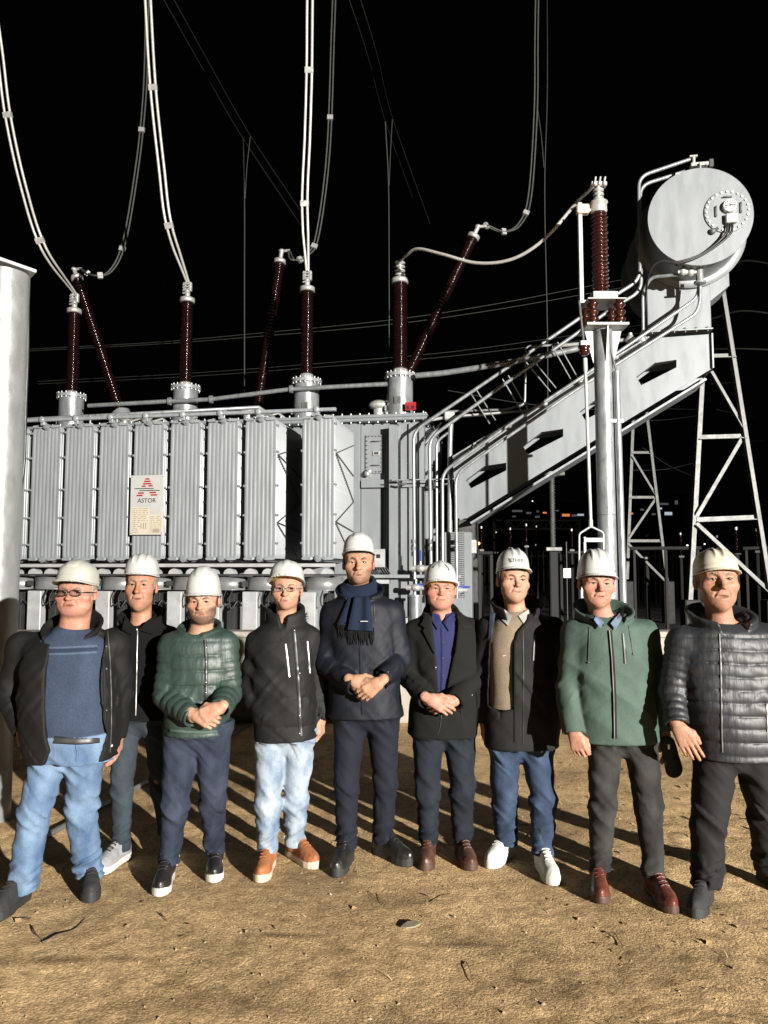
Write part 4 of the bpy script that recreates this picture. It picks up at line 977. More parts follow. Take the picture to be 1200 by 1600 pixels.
def gantry(label, x0, x1, yt, Y):
    a, c = P(x0, yt, Y), P(x1, yt, Y); t = thing('gantry', label, 'gantry', (a.x, Y, 0), 0, 'dim gantries of the dark switchyard')
    w_ = c.x - a.x
    for xx in (0, w_): b = MB(); b.beam((xx, 0, -0.05), (xx, 0, a.z), 0.14, 0.14); obj('leg', b, 'pale_dark', t)
    for dz in (0, -0.45): b = MB(); b.beam((0, 0, a.z + dz - 0.04), (w_, 0, a.z + dz - 0.04), 0.09, 0.09); obj('chord', b, 'pale_dark', t)
    n = 12
    for k in range(n): b = MB(); b.beam((w_*k/n, 0, a.z - 0.45*(k % 2) - 0.04), (w_*(k+1)/n, 0, a.z - 0.45*((k+1) % 2) - 0.04), 0.05, 0.05); obj('lacing', b, 'pale_dark', t)
gantry('dim lattice gantry low behind the slanting girder', 772, 905, 812, 40)
gantry('dim lattice gantry behind the further lattice tower', 985, 1160, 822, 44)
for nm, ya, yb, xa, xb in (('highest faint far line right of the near lattice leg', 560, 545, 1112, 1230), ('second faint far line right of the near lattice leg', 600, 578, 1112, 1230), ('third faint far line right of the near lattice leg', 640, 652, 1120, 1230), ('lowest faint far line right of the near lattice leg', 690, 676, 1150, 1230),
        ('faint far line falling rightward above the slanting girder', 610, 640, 700, 930), ('faint far line rising rightward above the slanting girder', 655, 622, 690, 925), ('faint far line falling rightward past the further lattice tower', 700, 745, 1005, 1085), ('lower faint far line nearly level at the further lattice tower', 735, 722, 985, 1090), ('faint far line behind the round post top, sloping down right', 625, 640, 960, 1100), ('faint far line behind the round post top, nearly level', 655, 648, 965, 1100)):
    wire(nm, [(xa, ya), ((xa + xb)/2, (ya + yb)/2 + 5), (xb, yb)], 26, 30, 0.015, group='faint far lines')
q0, q1 = P(880, 888, 14.5), P(892, 903, 14.5)
sgn = thing('white_sign', 'small square white sign hanging in the dark right of the tall ribbed post', 'sign', ((q0.x+q1.x)/2, 14.5, 0))
b = MB(); b.bbox(((q0.x-q1.x)/2, -0.012, q1.z), ((q1.x-q0.x)/2, 0.012, q0.z), 0.004); obj('panel', b, 'plate', sgn)
b = MB(); b.cyl((0, 0.02, -0.02), (0, 0.02, q0.z + 0.5), 0.012, n=6); obj('stake', b, 'darksteel', sgn)
# street lamps and lit windows far away
def far_building(label, px0, px1, py_top, Y, wins):
    a, c = P(px0, py_top, Y), P(px1, py_top, Y); o = Vector(((a.x+c.x)/2, Y, 0)); hw = (c.x-a.x)/2
    t = thing('building', label, 'building', o, 0, 'far buildings across the yard')
    b = MB(); b.bbox((-hw, 0, -0.5), (hw, 14, a.z), 0.1); obj('wall', b, 'void', t)
    b = MB(); b.bbox((-hw - 0.4, -0.4, a.z), (hw + 0.4, 14.4, a.z + 0.5), 0.1); obj('roof', b, 'void', t)
    for (wx, wy, ww, wh, mm) in wins:
        p = P(wx, wy, Y); q = P(wx + ww, wy + wh, Y)
        b = MB(); b.bbox((p.x - o.x - 0.1, -0.10, q.z - 0.1), (q.x - o.x + 0.1, -0.02, p.z + 0.1), 0.02); wn = obj('window', b, 'void', t)
        b = MB(); b.box((p.x - o.x, -0.14, q.z), (q.x - o.x, -0.101, p.z)); obj('pane', b, mm, wn)
M['win_warm'] = glow('warm_lit_window', (1.0, 0.30, 0.06), 0.75); M['win_cool'] = glow('cool_lit_window', (0.75, 0.85, 1.0), 0.55); M['win_dim'] = glow('dim_lit_window', (0.7, 0.75, 0.8), 0.10)
far_building('distant dark building with an orange lit window, right of the slanting girder', 792, 918, 790, 150,
    [(878, 803, 12, 4, 'win_warm'), (893, 804, 9, 3, 'win_dim'), (902, 803, 10, 3, 'win_cool'), (836, 806, 7, 3, 'win_dim'), (848, 800, 6, 2.5, 'win_warm'), (800, 797, 16, 3, 'win_dim'), (822, 800, 8, 3, 'win_dim'), (838, 798, 4, 2.5, 'win_dim'), (868, 797, 5, 2, 'win_dim'), (800, 806, 6, 2, 'win_dim')])
far_building('distant dark building with cool lit windows, seen between post and near lattice leg', 975, 1068, 776, 160,
    [(984, 801, 5, 3, 'win_warm'), (1026, 793, 8, 3, 'win_cool'), (1038, 800, 12, 5, 'win_cool'), (1030, 786, 14, 3, 'win_dim'), (1018, 802, 6, 3, 'win_dim'), (1054, 782, 5, 6, 'win_dim'), (1000, 795, 6, 3, 'win_dim')])
def street_light(label, px, py, Y, m_, r):
    p = P(px, py, Y); t = thing('street_lamp', label, 'street lamp', (p.x, Y, 0), 0, 'far street lamps')
    b = MB(); b.cyl((0, 0, -0.5), (0, 0, p.z - r), 0.06, 0.04, n=8); obj('mast', b, 'void', t)
    b = MB(); b.lathe((0, 0, p.z + r*0.6), (0, 0, p.z + r*0.6 + 1), [(0, r*1.25), (r*0.3, r*1.1), (r*0.6, r*0.3)], 12); obj('lamp_hood', b, 'void', t)
    b = MB(); b.ball((0, 0, p.z), r, 10, (1, 1, 0.8)); obj('bulb', b, m_, t)
M['lamp_orange'] = glow('orange_lamp', (1.0, 0.33, 0.10), 9.0); M['lamp_white'] = glow('white_lamp', (1.0, 0.95, 0.85), 2.5)
street_light('glowing orange street lamp beside the control cabinet', 747, 849, 90, 'lamp_orange', 0.24)
street_light('small white far lamp between tall ribbed post and near lattice leg', 1074, 852, 110, 'lamp_white', 0.14)
street_light('small white far lamp above the bar behind the further lattice tower', 1101, 850, 110, 'lamp_white', 0.12)
street_light('tiny white far lamp over the dark building right of the slanting girder', 832, 783, 130, 'lamp_white', 0.12)

# small things lying on the ground in front
def on_ground(px, py): 
    p = G(px, py); p.z = gz(p.x, p.y); return p
def twig(label, pix, r=0.004):
    r *= 0.6; pts = [on_ground(*p) + Vector((0, 0, r*1.5 + 0.006*(i % 2))) for i, p in enumerate(pix)]; o = pts[0]
    b = MB(); b.tube([p - o for p in spline(pts, 4)], [r*(1 - 0.6*i/(4*(len(pts)-1))) for i in range(4*(len(pts)-1)+1)], 5)
    t = obj('twig', b, 'twig'); t.location = o; return tag(t, label, 'twig', 'twigs on the soil')
M['twig'] = mat('brown_twig', (0.10, 0.07, 0.045), 0.85, 0, 0.3, 30)
twig('longest bent twig lying in front of the man in light blue jeans at the left', [(66, 1470), (90, 1462), (115, 1450), (138, 1436)], 0.006)
twig('short dark twig left of the longest bent twig', [(50, 1445), (55, 1458), (66, 1466)], 0.007)
twig('curled dark twig in front of the black and white trainers', [(250, 1425), (256, 1432), (262, 1438)], 0.006)
twig('thin straight twig in front of the brown leather shoes in the middle', [(590, 1395), (598, 1410), (606, 1418)], 0.003)
twig('thin pale twig below the tan trainers', [(575, 1390), (586, 1402), (592, 1408)], 0.003)
twig('upright looking twig near the bottom centre right', [(728, 1498), (733, 1510), (738, 1530)], 0.004)
twig('dark twig at the bottom right below the man in the quilted jacket', [(945, 1452), (960, 1456), (968, 1466), (974, 1476)], 0.005)
twig('thin twig in front of the man in the blazer', [(672, 1405), (690, 1398), (706, 1390)], 0.003)
p = on_ground(641, 1444)
M['shard'] = mat('flat_stone_shard', (0.20, 0.17, 0.115), 0.3, 0, 0.2, 20, coat=0.4)
b = MB(); pts = [(-0.045, -0.010), (-0.024, -0.024), (0.016, -0.021), (0.050, 0.002), (0.040, 0.018), (-0.008, 0.024)]
b.prism([Vector((x, y, 0.004 + 0.18*max(0, y + 0.01))) for x, y in pts], (0, 0, 0.006)); s_ = obj('flat_shard', b, 'shard'); s_.location = p; s_.rotation_euler = (0, 0, 0.15)
tag(s_, 'flat brownish shard lying alone on the soil in the foreground centre', 'shard')
# long rail half sunk in the ground behind the left men
pa, pb, pm = on_ground(58, 1314), on_ground(388, 1134), on_ground(230, 1222)
b = MB(); b.tube([pa + Vector((0, 0, 0.012)), pm + Vector((0, 0, 0.012)), pb + Vector((0, 0, 0.012))], 0.02, 8); r_ = obj('ground_pipe', b, 'zinc'); tag(r_, 'thin pipe lying on the soil behind the men at the left', 'pipe')

# ================================================================== PEOPLE: signed-distance sculpting on rectilinear grids
f32 = np.float32
def ax_(segs):
    out = [segs[0][0]]
    for a, b, s in segs:
        n = max(1, int(round((b - a)/s)))
        out += list(np.linspace(a, b, n + 1)[1:])
    return np.array(out, f32)
class Field:
    def __init__(s, xs, ys, zs):
        s.ax = [np.asarray(a, f32) for a in (xs, ys, zs)]
        s.D = np.full([len(a) for a in s.ax], 0.3, f32)
    def region(s, lo=None, hi=None):
        if lo is None: lo, hi = [a[0] for a in s.ax], [a[-1] for a in s.ax]
        sl = []
        for a, l, h in zip(s.ax, lo, hi):
            i0 = max(int(np.searchsorted(a, l)) - 1, 0); i1 = min(int(np.searchsorted(a, h)) + 1, len(a))
            sl.append(slice(i0, max(i0, i1)))
        x, y, z = (a[q] for a, q in zip(s.ax, sl))
        return tuple(sl), x[:, None, None], y[None, :, None], z[None, None, :]
    def add(s, fn, lo=None, hi=None, k=0.0):
        sl, x, y, z = s.region(lo, hi)
        if 0 in s.D[sl].shape: return
        s.D[sl] = smin(s.D[sl], fn(x, y, z), k)
    def cut(s, fn, lo=None, hi=None, k=0.0):
        sl, x, y, z = s.region(lo, hi)
        if 0 in s.D[sl].shape: return
        s.D[sl] = -smin(-s.D[sl], fn(x, y, z), k)
    def bump(s, fn, lo=None, hi=None):
        sl, x, y, z = s.region(lo, hi)
        if 0 in s.D[sl].shape: return
        s.D[sl] = s.D[sl] + fn(x, y, z)
    def cone(s, a, b, ra, rb, k=0.01, **kw):
        m = max(ra, rb)*1.25 + k + 0.02
        lo = [min(p, q) - m for p, q in zip(a, b)]; hi = [max(p, q) + m for p, q in zip(a, b)]
        s.add(cone(a, b, ra, rb, **kw), lo, hi, k)
    def ell(s, c, r, k=0.01, rot=None):
        m = max(r) + k + 0.015; s.add(ell(c, r, rot), [q - m for q in c], [q + m for q in c], k)
def smin(a, b, k):
    if k <= 0: return np.minimum(a, b)
    h = np.maximum(k - np.abs(a - b), 0)/k
    return np.minimum(a, b) - h*h*(k*0.25)
def cone(a, b, ra, rb, flat=None, mod=None):
    a = np.array(a, float); ba = np.array(b, float) - a; L2 = max(float(ba @ ba), 1e-9); L = sqrt(L2)
    def fn(x, y, z):
        px, py, pz = x - a[0], y - a[1], z - a[2]
        t = np.clip((px*ba[0] + py*ba[1] + pz*ba[2])/L2, 0, 1)
        dx, dy, dz = px - t*ba[0], py - t*ba[1], pz - t*ba[2]
        if flat is not None:
            d, sc = flat; c = (dx*d[0] + dy*d[1] + dz*d[2])*(sc - 1)
            dx, dy, dz = dx + d[0]*c, dy + d[1]*c, dz + d[2]*c
        r = ra + (rb - ra)*t
        if mod is not None: r = r + mod(t*L, x, y, z)
        return np.sqrt(dx*dx + dy*dy + dz*dz) - r
    return fn
def ell(c, r, rot=None):
    R = None if rot is None else np.array(rot)
    def fn(x, y, z):
        px, py, pz = x - c[0], y - c[1], z - c[2]
        if R is not None:
            px, py, pz = (R[0,0]*px + R[1,0]*py + R[2,0]*pz, R[0,1]*px + R[1,1]*py + R[2,1]*pz, R[0,2]*px + R[1,2]*py + R[2,2]*pz)
        qx, qy, qz = px/r[0], py/r[1], pz/r[2]
        k0 = np.sqrt(qx*qx + qy*qy + qz*qz); k1 = np.sqrt((qx/r[0])**2 + (qy/r[1])**2 + (qz/r[2])**2)
        return k0*(k0 - 1)/np.maximum(k1, 1e-6)
    return fn
def folds(seed, f=(30, 30, 12), n=4, ridge=0.5):
    rs = np.random.RandomState(seed); prm = [(rs.randn(3)*np.array(f), rs.rand()*6.28, rs.randn(3)*np.array(f)*0.5, rs.rand()*6.28) for _ in range(n)]
    def fn(x, y, z):
        v = 0
        for k, p, k2, p2 in prm:
            w = np.sin(k2[0]*x + k2[1]*y + k2[2]*z + p2)
            s_ = np.sin(k[0]*x + k[1]*y + k[2]*z + p + 1.4*w)
            v = v + (s_*(1 - ridge) + ridge*(1 - 2*np.abs(s_)))
        return v/n
    return fn
def vnoise(seed, f, shear=(0, 0)):
    rs = np.random.RandomState(seed); T_ = rs.rand(17, 17, 17).astype(f32)*2 - 1; o = rs.rand(3)*16
    def fn(x, y, z):
        X = (x + shear[0]*z)*f[0] + o[0]; Y_ = (y + 0.3*x)*f[1] + o[1]; Z = (z + shear[1]*x)*f[2] + o[2]
        X, Y_, Z = np.broadcast_arrays(X, Y_, Z); r = []
        for q in (X, Y_, Z):
            i = np.floor(q); t = (q - i).astype(f32); r.append(((i.astype(np.int32)) & 15, t*t*(3 - 2*t)))
        (i, a), (j, b), (k, c) = r
        L_ = lambda i_, j_, k_: T_[i_, j_, k_]
        x00 = L_(i, j, k)*(1-a) + L_(i+1, j, k)*a; x10 = L_(i, j+1, k)*(1-a) + L_(i+1, j+1, k)*a
        x01 = L_(i, j, k+1)*(1-a) + L_(i+1, j, k+1)*a; x11 = L_(i, j+1, k+1)*(1-a) + L_(i+1, j+1, k+1)*a
        return (x00*(1-b) + x10*b)*(1-c) + (x01*(1-b) + x11*b)*c
    return fn
def creases(seed, f, shear=(0, 0), sharp=1.0):
    n1 = vnoise(seed, f, shear); n2 = vnoise(seed + 50, tuple(q*2.1 for q in f), shear)
    def fn(x, y, z):
        a = n1(x, y, z); b = n2(x, y, z)
        return (0.45 - 1.5*np.abs(a)**sharp)*0.7 + 0.5*b
    return fn
EDGES = [(a, b) for a in range(8) for b in range(a + 1, 8) if bin(a ^ b).count('1') == 1]
def surface(F_, name):
    D = F_.D; s = D < 0; nx, ny, nz = D.shape
    c = np.zeros((nx-1, ny-1, nz-1), np.uint8)
    for q in range(8):
        i, j, k = q & 1, (q >> 1) & 1, (q >> 2) & 1
        c += s[i:nx-1+i, j:ny-1+j, k:nz-1+k]
    act = (c > 0) & (c < 8)
    I, J, K = np.nonzero(act); n = len(I)
    idx = np.full(act.shape, -1, np.int32); idx[I, J, K] = np.arange(n, dtype=np.int32)
    pos = np.zeros((n, 3), np.float64); cnt = np.zeros(n)
    A = F_.ax
    for a, b in EDGES:
        ao = (a & 1, (a >> 1) & 1, (a >> 2) & 1); bo = (b & 1, (b >> 1) & 1, (b >> 2) & 1)
        da = D[I+ao[0], J+ao[1], K+ao[2]]; db = D[I+bo[0], J+bo[1], K+bo[2]]
        m = (da < 0) != (db < 0); t = np.where(m, da/np.where(m, da - db, 1), 0)
        for q, (ii, axx) in enumerate(zip((I, J, K), A)):
            pa = axx[ii + ao[q]]; pb = axx[ii + bo[q]]
            pos[:, q] += np.where(m, pa + (pb - pa)*t, 0)
        cnt += m
    pos /= np.maximum(cnt, 1)[:, None]
    faces = []
    def quads(m, offs, a0):
        i, j, k = np.nonzero(m)
        return i, j, k
    # edges along x
    for axis in range(3):
        sl0 = [slice(None)]*3; sl1 = [slice(None)]*3; sl0[axis] = slice(0, -1); sl1[axis] = slice(1, None)
        s0, s1 = s[tuple(sl0)], s[tuple(sl1)]
        m = s0 != s1
        u, v = (axis + 1) % 3, (axis + 2) % 3
        I_ = list(np.nonzero(m))
        ok = (I_[u] > 0) & (I_[v] > 0) & (I_[u] < D.shape[u] - 1) & (I_[v] < D.shape[v] - 1)
        I_ = [q[ok] for q in I_]; ins = s0[tuple(I_)]
        def cell(du, dv):
            q = [r.copy() for r in I_]; q[u] = q[u] + du; q[v] = q[v] + dv; return idx[tuple(q)]
        qd = np.stack([cell(-1, -1), cell(0, -1), cell(0, 0), cell(-1, 0)], -1)
        qd = np.where(ins[:, None], qd, qd[:, ::-1]); faces.append(qd)
    f = np.concatenate(faces)
    f = f[(f >= 0).all(1)]
    me = bpy.data.meshes.new(name)
    me.vertices.add(n); me.vertices.foreach_set('co', pos.astype(f32).ravel())
    me.loops.add(f.size); me.loops.foreach_set('vertex_index', f.ravel().astype(np.int32))
    me.polygons.add(len(f)); me.polygons.foreach_set('loop_start', np.arange(0, f.size, 4, dtype=np.int32))
    me.update(calc_edges=True)
    me.polygons.foreach_set('use_smooth', np.ones(len(f), bool))
    return me, pos

class Rows:
    """horizontal slices (z, cx, cy, half width, half depth) with smooth interpolation"""
    def __init__(s, rows):
        r = np.array(sorted(rows), float); zz = np.linspace(r[0, 0], r[-1, 0], 160)
        cols = [np.interp(zz, r[:, 0], r[:, i]) for i in range(1, 5)]
        ker = np.hanning(19); ker /= ker.sum()
        cols = [np.convolve(np.pad(c, 9, 'edge'), ker, 'valid') for c in cols]
        s.z = zz; s.c = cols; s.lo, s.hi = zz[0], zz[-1]
    def at(s, z): return [np.interp(z, s.z, c) for c in s.c]
    def fn(s, grow=0.0, n=2.5, mod=None, ztop=None):
        def g(x, y, z):
            cx, cy, a, b = s.at(z); cx, cy, a, b = (q.astype(f32) for q in (cx, cy, a + grow, b + grow))
            qx = np.abs(x - cx)/a; qy = np.abs(y - cy)/b
            q = (qx**n + qy**n)**(1/n)
            d = (q - 1)*np.minimum(a, b)
            if mod is not None: d = d - mod(x, y, z)
            return np.maximum(np.maximum(d, z - s.hi), s.lo - z)
        return g

# ---- materials for people
def cloth(name, col, rough=0.85, weave=420, wb=0.25, fold=0.35, fscale=14, fstretch=(1, 1, 0.45), spec=0.22, var=0.14, sheen=0.0, wash=None):
    m = bpy.data.materials.new(name); m.use_nodes = True
    nt = m.node_tree; N = nt.nodes; L = nt.links; b = N['Principled BSDF']
    b.inputs['Roughness'].default_value = rough; b.inputs['Specular IOR Level'].default_value = spec
    tc = N.new('ShaderNodeTexCoord')
    def noise(sc, st=(1, 1, 1), det=4):
        mp = N.new('ShaderNodeMapping'); mp.inputs['Scale'].default_value = st; L.new(tc.outputs['Object'], mp.inputs['Vector'])
        n = N.new('ShaderNodeTexNoise'); n.inputs['Scale'].default_value = sc; n.inputs['Detail'].default_value = det; L.new(mp.outputs[0], n.inputs['Vector']); return n
    nv = noise(9, (1, 1, 0.6), 6); nw = noise(weave*0.5, (1, 1, 1), 2)
    r = N.new('ShaderNodeValToRGB'); L.new(nv.outputs['Fac'], r.inputs[0]); dk_ = min(1.0, max(0.42, ((col[0] + col[1] + col[2])/3/0.09)**0.35)); c = Vector(col)*0.62*dk_
    r.color_ramp.elements[0].position = 0.32; r.color_ramp.elements[1].position = 0.68
    hi = Vector(wash)*0.62*min(1, dk_*1.15) if wash else c*(1 + var)
    r.color_ramp.elements[0].color = (*(c*(1 - var)), 1); r.color_ramp.elements[1].color = (*hi, 1)
    mx = N.new('ShaderNodeMixRGB'); mx.blend_type = 'MULTIPLY'; mx.inputs[0].default_value = 0.5
    r2 = N.new('ShaderNodeValToRGB'); L.new(nw.outputs['Fac'], r2.inputs[0]); r2.color_ramp.elements[0].position = 0.3; r2.color_ramp.elements[0].color = (0.62, 0.62, 0.62, 1); r2.color_ramp.elements[1].position = 0.7; r2.color_ramp.elements[1].color = (1.25, 1.25, 1.25, 1)
    L.new(r.outputs[0], mx.inputs[1]); L.new(r2.outputs[0], mx.inputs[2]); L.new(mx.outputs[0], b.inputs['Base Color'])
    n1 = noise(fscale, fstretch, 3); n2 = noise(weave, (1, 1, 1), 2)
    b1 = N.new('ShaderNodeBump'); b1.inputs['Strength'].default_value = fold*0.45; b1.inputs['Distance'].default_value = 0.03; L.new(n1.outputs['Fac'], b1.inputs['Height'])
    b2 = N.new('ShaderNodeBump'); b2.inputs['Strength'].default_value = wb; b2.inputs['Distance'].default_value = 0.003; L.new(n2.outputs['Fac'], b2.inputs['Height']); L.new(b1.outputs['Normal'], b2.inputs['Normal'])
    L.new(b2.outputs['Normal'], b.inputs['Normal'])
    return m
def skin_mat(name, base, lip, blush, beard):
    m = bpy.data.materials.new(name); m.use_nodes = True
    nt = m.node_tree; N = nt.nodes; L = nt.links; b = N['Principled BSDF']
    b.inputs['Roughness'].default_value = 0.58; b.inputs['Specular IOR Level'].default_value = 0.30
    b.inputs['Subsurface Weight'].default_value = 0.12; b.inputs['Subsurface Radius'].default_value = (0.008, 0.003, 0.0018); b.inputs['Subsurface Scale'].default_value = 1.0
    tc = N.new('ShaderNodeTexCoord'); at = N.new('ShaderNodeAttribute'); at.attribute_name = 'tone'
    sp = N.new('ShaderNodeSeparateColor'); L.new(at.outputs['Color'], sp.inputs[0])
    n = N.new('ShaderNodeTexNoise'); n.inputs['Scale'].default_value = 26; n.inputs['Detail'].default_value = 6; L.new(tc.outputs['Object'], n.inputs['Vector'])
    r = N.new('ShaderNodeValToRGB'); L.new(n.outputs['Fac'], r.inputs[0]); c = Vector((base[0]*0.86, base[1]*0.86, base[2]*0.90))
    r.color_ramp.elements[0].position = 0.3; r.color_ramp.elements[1].position = 0.7
    r.color_ramp.elements[0].color = (c.x*0.88, c.y*0.74, c.z*0.72, 1); r.color_ramp.elements[1].color = (c.x*1.06, c.y*1.14, c.z*1.16, 1)
    cur = r.outputs[0]
    for ch, colr, amt in (('Blue', blush, 0.75), ('Red', lip, 0.85)):
        mx = N.new('ShaderNodeMixRGB'); mu = N.new('ShaderNodeMath'); mu.operation = 'MULTIPLY'; mu.inputs[1].default_value = amt
        L.new(sp.outputs[ch], mu.inputs[0]); L.new(mu.outputs[0], mx.inputs[0]); L.new(cur, mx.inputs[1]); mx.inputs[2].default_value = (*(Vector(colr)*0.8), 1); cur = mx.outputs[0]
    nb = N.new('ShaderNodeTexNoise'); nb.inputs['Scale'].default_value = 300; nb.inputs['Detail'].default_value = 2; L.new(tc.outputs['Object'], nb.inputs['Vector'])
    rb = N.new('ShaderNodeValToRGB'); L.new(nb.outputs['Fac'], rb.inputs[0]); rb.color_ramp.elements[0].position = 0.38; rb.color_ramp.elements[1].position = 0.58
    rb.color_ramp.elements[0].color = (1, 1, 1, 1); rb.color_ramp.elements[1].color = (0.66, 0.66, 0.66, 1)
    mu = N.new('ShaderNodeMath'); mu.operation = 'MULTIPLY'; L.new(sp.outputs['Green'], mu.inputs[0]); L.new(rb.outputs[0], mu.inputs[1])
    mx = N.new('ShaderNodeMixRGB'); L.new(mu.outputs[0], mx.inputs[0]); L.new(cur, mx.inputs[1]); mx.inputs[2].default_value = (*beard, 1)
    L.new(mx.outputs[0], b.inputs['Base Color'])
    n3 = N.new('ShaderNodeTexNoise'); n3.inputs['Scale'].default_value = 90; n3.inputs['Detail'].default_value = 4; L.new(tc.outputs['Object'], n3.inputs['Vector'])
    bp = N.new('ShaderNodeBump'); bp.inputs['Strength'].default_value = 0.4; bp.inputs['Distance'].default_value = 0.005; L.new(n3.outputs['Fac'], bp.inputs['Height']); L.new(bp.outputs['Normal'], b.inputs['Normal'])
    return m
def eye_mat():
    m = bpy.data.materials.new('eye'); m.use_nodes = True; nt = m.node_tree; N = nt.nodes; L = nt.links; b = N['Principled BSDF']; b.inputs['Roughness'].default_value = 0.12
    tc = N.new('ShaderNodeTexCoord'); v = N.new('ShaderNodeVectorMath'); v.operation = 'DISTANCE'; v.inputs[1].default_value = (0, -1, 0); L.new(tc.outputs['Object'], v.inputs[0])
    r = N.new('ShaderNodeValToRGB'); L.new(v.outputs['Value'], r.inputs[0]); e = r.color_ramp.elements
    e[0].position = 0.18; e[0].color = (0.004, 0.004, 0.004, 1); e[1].position = 0.62; e[1].color = (0.17, 0.15, 0.135, 1)
    q = e.new(0.24); q.color = (0.020, 0.011, 0.007, 1); q = e.new(0.48); q.color = (0.014, 0.008, 0.006, 1); q = e.new(0.52); q.color = (0.16, 0.145, 0.13, 1)
    L.new(r.outputs[0], b.inputs['Base Color']); return m
M['eye'] = eye_mat()
M['hair_dark'] = mat('dark_hair', (0.012, 0.009, 0.007), 0.55, 0, 0.4, 40, 0.6, 160, (1, 1, 0.25))
M['hair_grey'] = mat('grey_hair', (0.14, 0.13, 0.115), 0.6, 0, 0.4, 40, 0.6, 160, (1, 1, 0.25))
M['hair_brown'] = mat('brown_hair', (0.030, 0.018, 0.011), 0.55, 0, 0.4, 40, 0.6, 160, (1, 1, 0.25))
def helmet_mat(name, col, rough=0.32):
    return mat(name, col, rough, 0, 0.04, 5, 0.0, 25, spec=0.5, rvar=0.04)
M['helmet_white'] = helmet_mat('white_helmet_shell', (0.325, 0.328, 0.325))
M['helmet_grey'] = helmet_mat('greyish_helmet_shell', (0.29, 0.29, 0.262), 0.4)
M['helmet_cream'] = helmet_mat('cream_helmet_shell', (0.335, 0.32, 0.25), 0.4)
M['yellow'] = mat('yellow_head_band', (0.50, 0.30, 0.02), 0.5, 0, 0.1, 20)
M['zip_metal'] = mat('zip_metal', (0.5, 0.5, 0.48), 0.35, 0.7, 0.1, 100)
M['black_cloth'] = cloth('plain_black_cloth', (0.008, 0.008, 0.009))
M['lens'] = None
def lens_mat():
    m = bpy.data.materials.new('spectacle_lens'); m.use_nodes = True; nt = m.node_tree; N = nt.nodes; L = nt.links
    N.remove(N['Principled BSDF']); o = N['Material Output']
    t = N.new('ShaderNodeBsdfTransparent'); t.inputs[0].default_value = (0.93, 0.94, 0.95, 1); g = N.new('ShaderNodeBsdfGlossy'); g.inputs['Roughness'].default_value = 0.03
    fr = N.new('ShaderNodeFresnel'); fr.inputs[0].default_value = 1.45; mx = N.new('ShaderNodeMixShader'); L.new(fr.outputs[0], mx.inputs[0]); L.new(t.outputs[0], mx.inputs[1]); L.new(g.outputs[0], mx.inputs[2]); L.new(mx.outputs[0], o.inputs[0]); return m
M['lens'] = lens_mat()

def V(p): return np.array(p, float)
def norm(v): v = V(v); return v/np.linalg.norm(v)

def hand(F_, wrist, fwd, up, side, curls=(0.35, 0.4, 0.45, 0.5), spread=0.06, s=1.0, thumb=0.5, flat=1.0):
    """wrist point, finger direction, back-of-hand normal, side=+1 puts the thumb on cross(fwd, up)"""
    w = V(wrist); f = norm(fwd); u = norm(V(up) - f*np.dot(up, f)); sd = np.cross(f, u)*side
    F_.cone(w - f*0.03*s, w + f*0.02*s, 0.029*s, 0.030*s, 0.012, flat=(u, 1.35))
    for i, (o, ln, r) in enumerate(((0.033, 0.93, 0.0098), (0.011, 1.0, 0.0102), (-0.011, 0.95, 0.0098), (-0.031, 0.78, 0.0088))):
        base = w + sd*o*0.62*s + f*0.012*s; kn = w + f*(0.094 - 0.006*abs(i - 1))*s + sd*o*s + u*0.004*s
        F_.cone(base, kn, 0.017*s, 0.0125*s, 0.012)
        d = norm(f + sd*spread*(1.5 - i)*0.7); p = kn; ang = 0.0
        ax = np.cross(d, -u)
        for j, (l, c) in enumerate(((0.046, 0.7), (0.029, 1.2), (0.023, 0.8))):
            ang += curls[i]*c
            dd = d*cos(ang) - u*sin(ang); q = p + dd*l*ln*s
            F_.cone(p, q, (r - 0.0008*j)*s, (r - 0.0008*(j+1))*s, 0.0035); p = q
    tb = w + f*0.022*s + sd*0.026*s - u*0.004*s; t1 = tb + (sd*0.55 + f*0.75 - u*0.25*thumb)*0.042*s
    t2 = t1 + (f*0.95 + sd*(0.25 - 0.5*thumb) - u*0.3*thumb)*0.033*s; t3 = t2 + (f*0.95 - sd*0.25*thumb - u*0.3*thumb)*0.027*s
    F_.cone(w + f*0.01*s + sd*0.012*s, t1, 0.018*s, 0.0135*s, 0.012)
    F_.cone(t1, t2, 0.0128*s, 0.0112*s, 0.006); F_.cone(t2, t3, 0.0112*s, 0.0088*s, 0.004)

def rot_zxy(yaw, pitch, roll):
    """head turn: yaw + looks to picture right, pitch + looks down, roll + tips towards picture right"""
    return np.array(Matrix.Rotation(yaw, 3, 'Z') @ Matrix.Rotation(roll, 3, 'Y') @ Matrix.Rotation(pitch, 3, 'X'))

